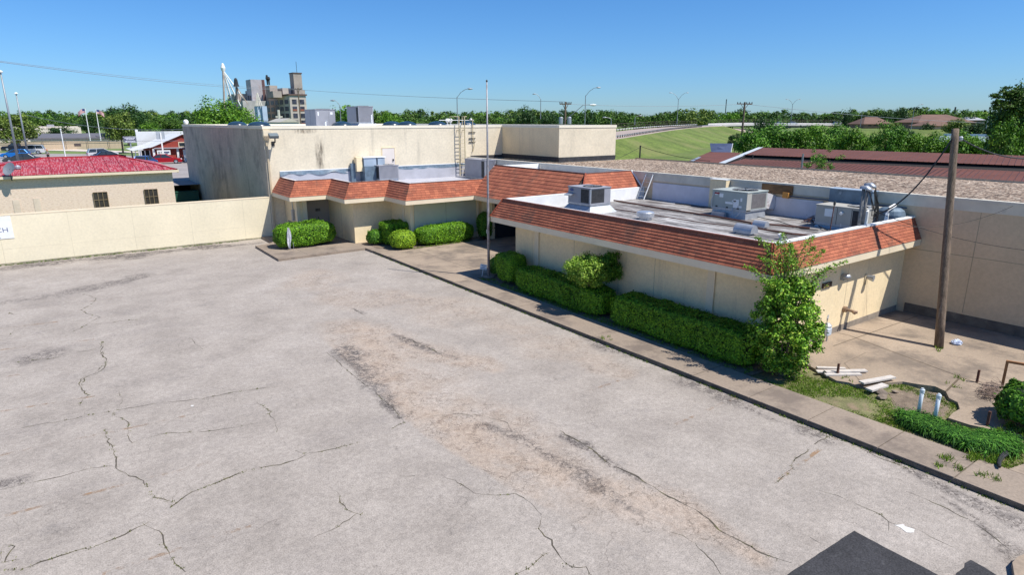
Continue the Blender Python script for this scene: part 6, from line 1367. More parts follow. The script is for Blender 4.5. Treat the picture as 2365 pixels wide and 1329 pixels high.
A, Bq = G(10, 347, 1.6), G(284, 350, 1.6); t = empty("tan_fence", A, "long tan board fence behind the parked cars", "fence"); yf = (A.y + Bq.y) / 2 + 4; xa_, xb_ = PY(12, 340, yf).x, PY(286, 340, yf).x; zf = PY(150, 326, yf).z
b = MB(); b.box((xa_ - 20, yf, GZ), (xb_, yf + .1, zf)); b.build("panel", mat("tan_fence_boards", (.50, .39, .27), .9, var=.08, scale=1, sc=(5, 1, .2)), t)
b = MB()
for x_ in np.arange(xa_ - 10, xb_, 4.2): b.tube([(x_, yf - .5, GZ), (x_, yf - .5, zf + .8)], .05, 5)
for z_ in (zf + .75, zf + .35): b.tube([(xa_ - 20, yf - .5, z_), (xb_, yf - .5, z_)], .035, 4)
b.build("post", mat("brown_fence_post", (.15, .12, .10), .8), t)
b = MB(); A = PY(171, 333, yf); b.box((A.x, yf - .05, A.z - .45), (A.x + 1.3, yf - .01, A.z + .1)); b.build("panel_sign", mat("dark_small_sign", (.08, .06, .06), .7, var=.6, scale=8), t)
b = MB(); P = G(428, 462, .2); b.box((P.x - 1.1, P.y, 0), (P.x + 1.3, P.y + 1.6, 1.0)); b.box((P.x - 1.15, P.y - .05, 1.0), (P.x + 1.35, P.y + 1.65, 1.06)); tag(b.build("dumpster", mat("dark_green_steel", (.02, .09, .06), .5)), "dark green dumpster between the brick building and the tall hall", "dumpster")
# person
def person(loc, rz):
    t = empty("person", (0, 0, 0), "person standing beyond the red roof in an orange cap, grey shirt and dark trousers", "person")
    def skin(name, verts, edges, rad, m):
        me = bpy.data.meshes.new(name); me.from_pydata(verts, edges, []); o = bpy.data.objects.new(name, me); COL.objects.link(o); o.parent = t
        md = o.modifiers.new("skin", 'SKIN'); sv = me.skin_vertices[0].data if me.skin_vertices else None
        if sv is None:
            bpy.context.view_layer.objects.active = o
            bpy.context.view_layer.update(); sv = me.skin_vertices[0].data if me.skin_vertices else None
        if sv is not None:
            for i, r in enumerate(rad): sv[i].radius = (r, r)
            sv[0].use_root = True
        s = o.modifiers.new("sub", 'SUBSURF'); s.levels = 1; s.render_levels = 1; me.materials.append(m); return o
    V = [(0, 0, .95), (0, 0, 1.2), (0, 0, 1.42), (0, 0, 1.52), (0, .01, 1.62), (.20, 0, 1.40), (.27, .02, 1.12), (.28, .10, .88), (-.20, 0, 1.40), (-.27, .02, 1.12), (-.28, .08, .88), (.10, 0, .88), (.12, .02, .48), (.12, -.02, .06), (-.10, 0, .88), (-.13, 0, .48), (-.13, -.03, .06), (.12, .14, .04), (-.13, .12, .04)]
    E_ = [(0, 1), (1, 2), (2, 3), (3, 4), (2, 5), (5, 6), (6, 7), (2, 8), (8, 9), (9, 10), (0, 11), (11, 12), (12, 13), (0, 14), (14, 15), (15, 16), (13, 17), (16, 18)]
    skin("body", V, E_, [.13, .13, .13, .055, .10, .06, .045, .035, .06, .045, .035, .09, .065, .045, .09, .065, .045, .04, .04], mat("skin_tone", (.35, .2, .13), .6))
    skin("shirt", [V[i] for i in (0, 1, 2, 5, 6, 8, 9)], [(0, 1), (1, 2), (2, 3), (3, 4), (2, 5), (5, 6)], [.15, .145, .15, .08, .06, .08, .06], mat("grey_shirt", (.28, .27, .25), .9))
    skin("trousers", [V[i] for i in (0, 11, 12, 13, 14, 15, 16)], [(0, 1), (1, 2), (2, 3), (0, 4), (4, 5), (5, 6)], [.14, .10, .08, .065, .10, .08, .065], mat("dark_trousers", (.02, .02, .025), .9))
    b = MB(); b.lathe((0, .01, 1.66), [(.115, 0), (.11, .06), (.06, .12)], 12); b.box((-.07, .08, 1.655), (.07, .22, 1.67)); b.build("cap", mat("orange_cap", (.6, .16, .04), .8), t)
    t.location = loc; t.rotation_euler.z = rz
person(G(113, 371, ZC), 2.6)

# ---- grain mill far behind the hall
DM = 360
t = empty("old_mill", AT(668, 285, DM), "tall derelict concrete mill with rows of dark windows and a rooftop tower", "building")
mcn = mat("weathered_mill_concrete", (.40, .34, .29), .95, var=.25, scale=.12, dirt=((.16, .13, .12), .55, .2, .6)); mcd = mat("pale_mill_concrete", (.50, .44, .38), .95, var=.2, scale=.12, dirt=((.2, .17, .15), .58, .2, .6)); mbr = mat("red_brick_panel", (.26, .09, .06), .9); mwn = mat("broken_window_dark", (.05, .05, .07), .4, var=.8, scale=.6)
x0, y0, x2, y2, zt_ = boxpix(611, 668, 706, 220, DM)
b = MB(); b.box((x0, y0, 0), (x2, y2, zt_)); b.build("main_block", mcd, t); b = MB(); b.box((x0 - .6, y0 - .6, zt_), (x2 + .6, y2 + .6, zt_ + .8)); b.build("cornice", mat("dark_brown_cornice", (.13, .08, .07), .9), t)
for r_ in range(5):
    zt2 = zt_ - 2.2 - r_ * 3.9; 
    for k in range(5):
        ya = y0 + (y2 - y0) * (.06 + k * .19); b = MB(); b.box((x0 - .12, ya, zt2 - 2.5), (x0 - .02, ya + (y2 - y0) * .13, zt2)); b.build("window", mwn, t)
    for k in range(2):
        xa2 = x0 + (x2 - x0) * (.14 + k * .46); b = MB(); b.box((xa2, y0 - .12, zt2 - 2.6), (xa2 + (x2 - x0) * .27, y0 - .02, zt2)); wo = b.build("window", mwn, t)
        if r_ in (1, 3): b = MB(); b.box((xa2, y0 - .2, zt2 - 2.6), (xa2 + (x2 - x0) * .27, y0 - .13, zt2 - 1.5)); b.build("brick_infill", mbr, wo)
X0_, Y0_, X2_, Y2_, Z_ = boxpix(668, 677, 696, 169, DM + 12); b = MB(); b.box((X0_, Y0_, zt_), (X2_, Y2_, Z_)); b.build("roof_tower", mcn, t); b = MB(); b.tube([(X2_ - 2, Y0_ + 2, Z_), (X2_ - 2, Y0_ + 2, Z_ + 6.8)], .12, 4); b.build("antenna", m_dark, t); b = MB(); b.box((X0_ - .3, Y0_ - .3, Z_), (X2_ + .3, Y2_ + .3, Z_ + .5)); b.build("tower_cap", mat("dark_brown_cornice", (.13, .08, .07)), t)
for xl_, xc_, xr_, yt_, dd_, mm_ in ((612, 622, 640, 197, 8, mcn), (640, 652, 672, 203, 14, mcd), (672, 676, 704, 207, 20, mcn), (618, 630, 650, 210, 3, mcn)):
    a = boxpix(xl_, xc_, xr_, yt_, DM + dd_); b = MB(); b.box((a[0], a[1], zt_ - 1), (a[2], a[3], a[4])); b.build("roof_block", mm_, t)
for k in range(3):
    p = AT(618 + 4 * k, 196, DM + 12); b = MB(); b.lathe(p, [(.4, 0), (.5, 2.5), (.9, 3.5), (.5, 5.6 - k)], 8); b.build("cyclone", m_dark, t) if k < 2 else None
t = empty("grain_elevator", AT(580, 280, 372), "grey grain elevator block with a metal clad head house left of the mill", "building")
for nm, xl_, xc_, xr_, yt_, dd_, mm_ in (("block", 524, 545, 578, 216, 20, mcn), ("block", 566, 580, 612, 208, 14, mcd), ("head_house", 567, 578, 611, 183, 12, mat("rusty_cladding", (.42, .40, .42), .6, var=.2, scale=.3, dirt=((.3, .15, .08), .55, .3, .8))), ("bin_row", 536, 560, 614, 232, 4, mat("grey_bin_wall", (.40, .39, .38), .9, var=.2, scale=.3))):
    a = boxpix(xl_, xc_, xr_, yt_, DM + dd_); b = MB(); b.box((a[0], a[1], 0), (a[2], a[3], a[4])); b.build(nm, mm_, t)
    if nm == "block":
        for k in range(2): b = MB(); b.box((a[0] - .2, a[1] + 2 + 4 * k, a[4] - 6), (a[0] - .05, a[1] + 4 + 4 * k, a[4] - 3)); b.build("window", mwn, t)
p = AT(606, 184, DM + 10); b = MB(); b.box((p.x - .6, p.y - .4, 10), (p.x + .9, p.y - .1, p.z)); b.build("stair_strip", mat("dark_rust_strip", (.12, .06, .06)), t)
t = empty("leg_tower", AT(516, 285, 352), "tall thin grain leg tower with white spouts fanning down to the right", "tower")
A = AT(515, 157, 352); b = MB(); b.tube([AT(520, 285, 352), A], .55, 5); b.build("mast", mcn, t); b = MB(); b.lathe(A, [(1, -1.5), (1.3, 0), (.7, 2), (.3, 2.6)], 10); b.build("head", m_white, t)
for ex, ey in ((527, 228), (532, 226), (545, 226), (560, 222), (566, 232), (556, 245), (538, 240)): b = MB(); b.tube([AT(516, 163, 352), AT(ex, ey, 355)], .28, 5); b.build("spout", m_white, t)
t = empty("small_leg_tower", AT(547, 280, 350), "short rusty leg tower between the tall one and the elevator", "tower"); b = MB(); b.tube([AT(548, 285, 350), AT(546, 190, 350)], .6, 5); b.build("mast", m_dark, t); b = MB(); b.lathe(AT(546, 200, 350), [(1.6, 0), (1.2, 1.5), (.9, 3.8), (.4, 4.6)], 8); b.build("head", m_dark, t)
for ex, ey in ((572, 240), (556, 236), (566, 232), (541, 236)): b = MB(); b.tube([AT(548, 202, 350), AT(ex, ey, 352)], .2, 4); b.build("spout", mat("rust_spout", (.35, .26, .2)), t)
t = empty("blue_bins", AT(600, 285, 330), "pair of pale blue square bins on legs with white spouts on top", "bin")
for xl_, xc_, xr_ in ((586, 594, 604), (603, 605, 616)): a = boxpix(xl_, xc_, xr_, 245, 330); b = MB(); b.box((a[0], a[1], a[4] - 8), (a[2], min(a[3], a[1] + 6), a[4])); b.build("bin", mat("pale_blue_bin", (.42, .50, .62), .5, var=.08, scale=.5), t)
b = MB()
for x_ in (596, 603, 610, 615): b.tube([AT(x_, 278, 330), AT(x_ + 4, 292, 330)], .15, 4); b.tube([AT(x_ + 4, 278, 330), AT(x_, 292, 330)], .15, 4)
b.build("leg", m_steel, t)
for ex in (591, 595, 600, 605): b = MB(); b.tube([AT(594, 214, 330), AT(ex, 245, 330)], .28, 5); b.build("spout", mat("cream_spout", (.6, .56, .48)), t)
P, Q_ = AT(647, 281, 240), AT(690, 281, 240); a = boxpix(616, 648, 690, 282, 200)
t = empty("metal_shed", (a[0], a[1], 0), "pale metal shed with a shallow gable roof below the mill", "building"); b = MB(); b.box((a[0], a[1], -.2), (a[2], a[1] + 14, a[4])); b.build("wall", mat("pale_pink_siding", (.62, .56, .52), .7, var=.05), t); mxx = (a[0] + a[2]) / 2; b = MB(); b.add([(a[0] - .4, a[1] - .3, a[4] - .05), (a[2] + .4, a[1] - .3, a[4] - .05), (mxx, a[1] - .3, a[4] + 1.2), (a[0] - .4, a[1] + 14, a[4]), (a[2] + .4, a[1] + 14, a[4]), (mxx, a[1] + 14, a[4] + 1.2)], [(0, 1, 2), (0, 2, 5, 3), (1, 4, 5, 2)]); b.build("roof", mat("tan_metal_roof", (.50, .46, .38), .5), t)
P = AT(645, 278, 260); t = empty("lit_gantry", P, "small white platform structure in front of the mill windows", "tower"); b = MB(); b.tube([P + Vector((0, 0, -4)), P + Vector((0, 0, 4.2))], .5, 6); b.box((P.x - 1.4, P.y - .3, P.z + 1.2), (P.x + 1.4, P.y + .3, P.z + 1.7)); b.build("frame", mat("cream_spout", (.6, .56, .48)), t)

# ============================================================ ROAD FURNITURE
def arm_light(label, px, yt, yb, D, arms, group="street lights beyond the buildings"):
    """arms: horizontal reach in metres, + to the right"""
    A = AT(px, yt, D); z0 = min(ground_h(A.x, A.y), AT(px, yb, D).z) if yb is None else AT(px, yb, D).z; base = Vector((A.x, A.y, z0)); t = empty("street_light", base, label, "street light", group)
    b = MB(); hh = A.z - z0; rr = .045 * math.sqrt(D / 60); b.tube([base, base + Vector((0, 0, hh * .8))], [rr * 1.5, rr], 8); b.build("pole", m_steel, t)
    for s in arms:
        r = RT * s; r.z = 0; k = base + Vector((0, 0, hh * .78)); b = MB(); b.tube([k, k + r * .35 + Vector((0, 0, hh * .13)), k + r * .75 + Vector((0, 0, hh * .205)), k + r + Vector((0, 0, hh * .22))], rr * .75, 6); b.build("arm", m_steel, t)
        e = k + r + Vector((0, 0, hh * .22)); b = MB(); d = r.normalized(); b.tube([e - d * .1, e + d * .25, e + d * .75], [.09, .16, .08], 8); b.build("lamp_head", m_galv if abs(s) < 3.4 else m_white, t)
    return t
arm_light("curved arm street light rising behind the fixed ladder", 1055, 205, 296, 105, (1.9,))
arm_light("street light with its arm to the left between the two big roof units", 784, 232, 287, 120, (-1.0,))
arm_light("small street light with arm to the left above the far trees at centre", 1249, 217, 275, 170, (-1.5,))
arm_light("tall street light with arm to the right behind the hall extension", 1353, 202, 292, 125, (2.2,))
arm_light("twin arm street light on the ramp", 1568, 214, 286, 235, (-2.9, 2.9))
arm_light("twin arm street light above the far end of the bridge", 1832, 229, 285, 300, (-2.9, 2.9))
arm_light("single arm street light beyond the bushes at the right", 2113, 241, 300, 200, (2.0,))
arm_light("thin single arm light left of the brown roofed houses", 1992, 255, 292, 240, (-1.6,))
arm_light("low white bracket light on the far side of the ramp near the hall", 1412, 271, 289, 150, (-1.3,))
arm_light("low white bracket light on the far side of the ramp further along", 1467, 267, 288, 190, (1.2,))
def upole(label, px, yt, yb, D, wpx, rad, xf=False, light=None):
    A = AT(px, yt, D); base = Vector((A.x, A.y, AT(px, yb, D).z)); t = empty("power_pole", base, label, "power pole", "power poles with crossarms"); b = MB(); b.tube([base, A + Vector((0, 0, .3))], [rad * 1.3, rad], 8); b.build("pole", m_wood, t)
    h = wpx * D / F_PX / 2; r = Vector((RT.x, RT.y, 0)); b = MB(); b.obox(A, (2 * h, .14, .16), Matrix((r, Vector((-r.y, r.x, 0)), Vector((0, 0, 1)))).transposed()); b.tube([A + r * h * .5, A - Vector((0, 0, .9))], .04, 4); b.tube([A - r * h * .5, A - Vector((0, 0, .9))], .04, 4); b.build("crossarm", m_wood, t)
    for k in (-.95, -.6, .25, .6, .95): b = MB(); b.lathe(A + r * h * k + Vector((0, 0, .08)), [(.05, 0), (.09, .1), (.04, .22)], 6); b.build("insulator", m_dark, t)
    if xf:
        for s in (-1, 1): b = MB(); b.lathe(A + r * .62 * s - Vector((0, 0, 2.9)), [(.26, 0), (.3, .1), (.3, .95), (.22, 1.05)], 10); b.build("transformer", m_galv, t)
        k = A - Vector((0, 0, 1.6)) ; b = MB(); b.tube([k + Vector((0, 0, -.7)), k + r * 1.6 + Vector((0, 0, .6)), k + r * 2.6 + Vector((0, 0, 1.45)), k + r * 3.7 + Vector((0, 0, 1.5))], .05, 6); b.build("lamp_arm", m_steel, t); b = MB(); e = k + r * 3.7 + Vector((0, 0, 1.45)); b.tube([e - r * .1, e + r * .4, e + r * .8], [.09, .17, .1], 8); b.build("lamp_head", m_white, t)
    return A
pa = upole("power pole with transformers and a long lamp arm behind the hall", 1306, 240, 300, 92, 27, .12, True)
pb2 = upole("power pole with a wide crossarm at the edge of the grass bank", 1720, 240, 352, 100, 35, .14)
pc2 = upole("dark power pole standing in front of the mill", 688, 206, 290, 150, 18, .13)
def spole(label, px, yt, yb, D, r, m=m_wood):
    A = AT(px, yt, D); b = MB(); b.tube([Vector((A.x, A.y, AT(px, yb, D).z)), A], r, 7); tag(b.build("post", m), label, "post")
spole("short dark post on the grass bank joined by a sagging cable", 1479, 336, 380, 75, .09, m_dark)
spole("grey post beside the small bush growing over the gravel roof edge", 1855, 355, 395, 55, .08, m_steel)
spole("far communication mast above the tree line right of the ramp", 1678, 229, 262, 600, .4, m_dark)
spole("white church spire far behind the flagpole", 1132, 265, 285, 500, .55, m_white)
spole("dark church spire above the brown roofed house", 2207, 247, 266, 420, .5, m_dark)
for px, D in ((2283, 150), (2293, 156), (2299, 160)): spole({2283: "leftmost", 2293: "middle", 2299: "rightmost"}[px] + " of three slim pale poles left of the big tree", px, 268, 300, D, .12, m_steel)
# overhead wires
cable("faint high wire crossing the sky at the upper left", AT(-80, 132, 62), AT(688, 207, 150), .8, .028, m_wiref, "faint overhead wires")
cable("second faint high wire just above the first at the upper left", AT(-80, 130, 64), AT(688, 205, 152), .7, .020, m_wiref, "faint overhead wires")
cable("wire running from the mill pole over the hall toward the ramp", AT(690, 207, 150), pa + Vector((0, 0, .3)), .3, .03, m_wiref, "faint overhead wires")
cable("wire from the transformer pole to the wide crossarm pole", pa, pb2, .35, .022, m_wiref, "faint overhead wires")
cable("wire from the wide crossarm pole out to the right", pb2, AT(2420, 285, 160), .9, .028, m_wiref, "faint overhead wires")
cable("sagging wire above the red shop at the left", AT(60, 265, 95), AT(470, 295, 80), 1.0, .022, m_wiref, "faint overhead wires")
cable("lower straight wire across the parked cars and red shop", AT(-20, 322, 88), AT(440, 325, 80), .1, .02, m_wiref, "faint overhead wires")
cable("sagging cable from the short dark post down to the right", AT(1480, 338, 75), AT(1640, 372, 66), .25, .025, m_wire, "cables at the grass bank")
cable("cable from the short dark post down to the left", AT(1478, 340, 75), AT(1422, 368, 72), .05, .02, m_wire, "cables at the grass bank")
# ============================================================ BEYOND, RIGHT
# rusty brown roofed sheds behind the long building
mbr_ = mat("rust_brown_metal_roof", (.125, .042, .030), .95, var=.2, scale=.5, dirt=((.18, .085, .062), .56, .35, .6))
t = empty("brown_shed", G(2000, 400, 0), "very long shed with two tiers of rust brown metal roofing behind the gravel roof", "building")
def gp(x, y, z): return G(x, y, z)
r0, r1 = gp(1762, 341, 4.9), gp(2480, 363, 4.9); u0, u1 = gp(1722, 357.5, 4.35), gp(2480, 387.5, 4.35); l0, l1 = gp(1718, 367, 3.95), gp(2480, 401.5, 3.95); q0, q1 = gp(1655, 385, 3.4), gp(2480, 462, 3.4)
b = MB(); b.quad(u0, u1, r1, r0); b.quad(q0, q1, l1, l0); bk = Vector((12, 8, -1.2)); b.quad(r0, r1, r1 + bk, r0 + bk); b.build("roof", mbr_, t)
b = MB(); b.quad(l0 + Vector((.4, .2, -.1)), l1 + Vector((.4, .2, -.1)), u1 + Vector((.4, .2, -.02)), u0 + Vector((.4, .2, -.02))); b.quad(Vector((q0.x, q0.y, 0)), Vector((q1.x, q1.y, 0)), q1, q0); b.quad(Vector((q0.x, q0.y, 0)), Vector((r0.x, r0.y, 0)), u0, q0); b.build("wall", mat("gap_shade_dark", (.02, .016, .015), .9), t)  # near-black sheets: shade of the roof gap put into the colour, lower walls share it
b = MB()
def seams(a0, a1, c0, c1, n):
    for k in range(n):
        f = (k + .5) / n; a, c = a0.lerp(a1, f), c0.lerp(c1, f); d = (a1 - a0).normalized() * .03; up_ = Vector((0, 0, .05)); b.add([a - d, a + d, c + d, c - d, a + up_, c + up_], [(0, 4, 5, 3), (1, 2, 5, 4)])
seams(u0, u1, r0, r1, 62); seams(q0, q1, l0, l1, 62); b.build("seam", mat("dark_roof_seam", (.09, .035, .03), .7), t)
b = MB(); e_ = gp(1655, 383, 3.45); b.quad(gp(1722, 352, 4.42), u0 + Vector((0, 0, .06)), gp(1700, 380, 3.5), gp(1655, 378, 3.5)); b.quad(r0 + Vector((-.5, .3, .05)), r0 + Vector((.1, 0, .05)), u0 + Vector((.1, 0, .05)), u0 + Vector((-.6, .3, .05))); b.build("end_flashing", mat("pale_blue_grey_flashing", (.50, .54, .58), .5, var=.1, scale=2), t)
for k in (.12, .95): p = l0.lerp(l1, k * .3); b = MB(); b.box((p.x - .05, p.y - .05, 3), (p.x + .05, p.y + .05, p.z + .5)); b.build("post", m_dark, t)
t = empty("small_brown_shed", G(1640, 378, 0), "small rust brown roof with a tilted blue grey board standing on it", "building")
z = 3.3; c = [gp(1586, 374, z - .2), gp(1668, 380, z - .2), gp(1712, 353, z + .2), gp(1640, 350, z + .2)]
b = MB(); b.quad(*c); b.build("roof", mbr_, t); b = MB(); b.prism([(p.x, p.y) for p in c], 0, z - .25); b.build("wall", mat("grey_shed_wall", (.3, .3, .3), .9), t)
b = MB(); b.quad(gp(1584, 373, z - .15), gp(1668, 379, z - .15), gp(1668, 382, z - .15), gp(1584, 376, z - .15)); b.quad(gp(1594, 371, z - .1), gp(1602, 372, z - .1), gp(1620, 363, z), gp(1613, 362.5, z)); b.build("trim", m_galv, t)
pb_ = empty("roof_board", gp(1665, 351, 3.5), "tilted blue grey board with a white strut on the small brown roof", "board"); A, Bq = gp(1643, 351, 3.5), gp(1687, 352, 3.5); h = 1.25
b = MB(); o3 = Vector((.15, .5, h)); o4 = Vector((.55, .2, h)); b.add([A, Bq, Bq + o4, A + o3, A + Vector((.05, .06, 0)), Bq + Vector((.05, .06, 0)), Bq + o4 + Vector((.05, .06, 0)), A + o3 + Vector((.05, .06, 0))], [(0, 1, 2, 3), (7, 6, 5, 4), (0, 3, 7, 4), (1, 5, 6, 2), (2, 6, 7, 3)]); b.build("board", mat("blue_grey_board", (.16, .20, .32), .6, var=.12), pb_)
b = MB(); b.tube([Bq + o4 + Vector((.1, 0, 0)), Bq + Vector((.12, 0, .02))], .06, 5); b.build("strut", m_white, pb_)

# grass field and highway ramp
b = MB(); b.prism([(41.6, -20), (330, -20), (330, 120), (140, 330), (60, 330), (44, 90)], -.2, -.12); tag(b.build("grass_field", m_grassd), kind="structure")
st = [(1250, 345, 128), (1425, 319, 160), (1500, 307, 192), (1560, 298.5, 232), (1620, 293, 290), (1668, 290.5, 325)]
fr_ = [(1250, 302, 140), (1425, 297, 176), (1500, 292.5, 212), (1560, 289, 255), (1620, 286.5, 312), (1675, 285.5, 345)]
Np = [AT(*s) for s in st]; Fp = [AT(*s) for s in fr_]
for n_2, f_2 in zip(Np, Fp): f_2.z = n_2.z + .03
def subdiv(P, k=5):
    out = []
    for i in range(len(P) - 1):
        p0, p1, p2, p3 = P[max(i - 1, 0)], P[i], P[i + 1], P[min(i + 2, len(P) - 1)]
        for j in range(k):
            f = j / k; out.append(.5 * ((2 * p1) + (-p0 + p2) * f + (2 * p0 - 5 * p1 + 4 * p2 - p3) * f * f + (-p0 + 3 * p1 - 3 * p2 + p3) * f ** 3))
    return out + [P[-1]]
N2 = subdiv(Np)
F2 = []
for i in range(len(N2)):
    t_ = (N2[min(i + 1, len(N2) - 1)] - N2[max(i - 1, 0)]).normalized(); F2.append(N2[i] - Vector((t_.y, -t_.x, 0)).normalized() * 13 + Vector((0, 0, .05)))
emb = MB(); rd = MB(); sh_ = MB()
def toe(P, i, s):
    t_ = (P[min(i + 1, len(P) - 1)] - P[max(i - 1, 0)]).normalized(); n = Vector((t_.y, -t_.x, 0)).normalized() * s; q = P[i] + n * (P[i].z * 3.4 + .6); q.z = -.14; return q
T2 = [toe(N2, i, 1) for i in range(len(N2))]; U2 = [toe(F2, i, -1) for i in range(len(F2))]
for i in range(len(N2) - 1):
    nr = lambda P, j, k: P[j] + (T2[j] - N2[j]).normalized() * k
    a, c = nr(N2, i, 1.1), nr(N2, i + 1, 1.1); a.z = N2[i].z - .12; c.z = N2[i + 1].z - .12
    emb.quad(T2[i], T2[i + 1], c, a); sh_.quad(a, c, N2[i + 1], N2[i]); rd.quad(N2[i], N2[i + 1], F2[i + 1], F2[i]); emb.quad(F2[i], F2[i + 1], U2[i + 1], U2[i])
e = N2[-1]; far = AT(1745, 322, 330); far.z = -.14; far2 = AT(1760, 318, 352); far2.z = -.14; emb.add([e, F2[-1], far2, far, T2[-1]], [(0, 3, 2, 1), (0, 4, 3)])
tag(emb.build("embankment", m_grassd, smooth=False), kind="structure"); tag(rd.build("ramp_road", mat("pinkish_road", (.36, .29, .25), .9, var=.08, scale=.2)), kind="structure"); tag(sh_.build("road_shoulder", mat("pinkish_road", (.36, .29, .25))), kind="structure")
def rail(label, P, m_, step, posts=True, h=.72):
    t = empty("guardrail", P[0], label, "guardrail"); b = MB()
    for a, c in zip(P, P[1:]):
        for z0, z1, off in ((h - .36, h - .1, 0),):
            b.quad(a + Vector((0, 0, z0)), c + Vector((0, 0, z0)), c + Vector((0, 0, z1)), a + Vector((0, 0, z1))); b.quad(a + Vector((.08, .1, z0)), a + Vector((.08, .1, z1)), c + Vector((.08, .1, z1)), c + Vector((.08, .1, z0)))
            b.quad(a + Vector((0, 0, z1)), c + Vector((0, 0, z1)), c + Vector((.08, .1, z1)), a + Vector((.08, .1, z1)))
    b.build("rail", m_, t)
    if posts:
        d = 0; last = None; L = [0]
        for a, c in zip(P, P[1:]): L.append(L[-1] + (c - a).length)
        k = 0; s = 0
        while s < L[-1] and k < 95:
            i = max(j for j in range(len(L)) if L[j] <= s); i = min(i, len(P) - 2); q = P[i].lerp(P[i + 1], (s - L[i]) / (L[i + 1] - L[i])); b = MB(); b.box((q.x - .1, q.y - .1, q.z - .15), (q.x + .1, q.y + .1, q.z + h - .05)); b.build("post", mat("dark_guard_post", (.05, .04, .035), .9), t); s += step; k += 1
rail("steel guardrail on dark posts along the near edge of the ramp", N2, m_galv, 2.0)
rail("steel guardrail along the far edge of the ramp", F2[:], mat("bright_rail", (.6, .6, .6), .4), 4.0, True, .8)
# bridge
bp = [Np[-1] + Vector((0, 0, 0)), AT(1740, 288.5, 335), AT(1840, 287, 340), AT(1960, 287, 350), AT(2080, 289, 330), AT(2260, 298, 300)]
for i, p in enumerate(bp): p.z = [Np[-1].z, 5.8, 5.6, 5.5, 5.4, 5.3][i]
B2 = subdiv(bp, 4); t = empty("highway_bridge", bp[1], "highway bridge with a white concrete barrier and dark fence behind the bushes", "bridge"); bw = Vector((.35, .94, 0)) * 13
b = MB()
for a, c in zip(B2, B2[1:]):
    b.quad(a, c, c + bw, a + bw); b.quad(a - Vector((0, 0, .35)), c - Vector((0, 0, .35)), c, a); b.quad(a - Vector((0, 0, .35)), a + bw - Vector((0, 0, .35)), c + bw - Vector((0, 0, .35)), c - Vector((0, 0, .35)))
b.build("deck", mat("pale_concrete_bridge", (.58, .55, .52), .9, var=.08, scale=.3), t)
b = MB()
for a, c in zip(B2[4:], B2[5:]):
    z = Vector((0, 0, -1.35)); k = Vector((.1, .4, 0)); b.quad(a + z + k, c + z + k, c + k - Vector((0, 0, .36)), a + k - Vector((0, 0, .36)))
b.build("girder", mat("dark_girder", (.10, .09, .09), .9), t)
for off, h, nm in ((Vector((0, 0, 0)), .55, "barrier"), (bw, 1.1, "barrier")):
    b = MB()
    for a, c in zip(B2, B2[1:]):
        a, c = a + off, c + off; hh = Vector((0, 0, h)); k = Vector((.08, .22, 0)); b.quad(a, c, c + hh, a + hh); b.quad(a + k, a + k + hh, c + k + hh, c + k); b.quad(a + hh, c + hh, c + hh + k, a + hh + k)
    b.build(nm, mat("pale_concrete_bridge", (.58, .55, .52)), t)
b = MB(); kk = 0
for a, c in zip(B2, B2[1:]):
    n = int((c - a).length / 3.2)
    for i in range(n):
        q = a.lerp(c, i / n) + bw + Vector((0, 0, 1.1)); b.tube([q, q + Vector((0, 0, 1.2)), q + Vector((.5, -.9, 1.9))], .05, 4, False)
for h in (1.9, 2.6): b.tube([p + bw + Vector((.2, -.3, 1.1 + h - .9)) for p in B2], .04, 4, False)
# ramp part of the fence
for a, c in zip(F2[8:], F2[9:]):
    n = max(1, int((c - a).length / 3.2))
    for i in range(n): q = a.lerp(c, i / n) + Vector((0, 0, .8)); b.tube([q, q + Vector((0, 0, 1.6))], .05, 4, False)
for h in (1.5, 2.4): b.tube([p + Vector((0, 0, h)) for p in F2[8:]], .04, 4, False)
b.build("fence", mat("dark_brown_fence_wire", (.14, .11, .09), .9), t)
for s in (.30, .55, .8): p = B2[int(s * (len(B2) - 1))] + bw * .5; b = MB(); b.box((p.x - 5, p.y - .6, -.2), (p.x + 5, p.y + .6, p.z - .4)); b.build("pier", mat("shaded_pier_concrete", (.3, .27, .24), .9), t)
b = MB(); p = Np[-1]; b.quad(AT(1690, 296, 330), AT(1760, 318, 330), AT(1800, 314, 345), AT(1745, 299, 345)); tag(b.build("paved_slope", mat("slope_paving", (.38, .31, .27), .9, var=.1)), kind="structure")
for kind, nm, colr, px, py, D, lab in (("pickup", "white_truck_paint", (.8, .8, .8), 1799, 286, 341, "white pickup on the bridge, leftmost of those in traffic"), ("pickup", "white_truck_paint", (.8, .8, .8), 1830, 286, 344, "white pickup on the bridge below the far twin arm light"), ("suv", "white_truck_paint", (.8, .8, .8), 1936, 289, 345, "white utility vehicle on the bridge right of the twin arm light"), ("pickup", "dark_truck_paint", (.05, .06, .08), 2022, 293, 322, "dark pickup with a white cab near the brown roofed house")):
    p = AT(px, py, D); z = min(B2, key=lambda q: (q + bw * .5 - p).length).z + .02; q = Vector((p.x, p.y, z)); car(kind, 5.6, 2.0, 1.85, (nm, colr), lab, q, R(-36), "vehicles crossing the bridge")
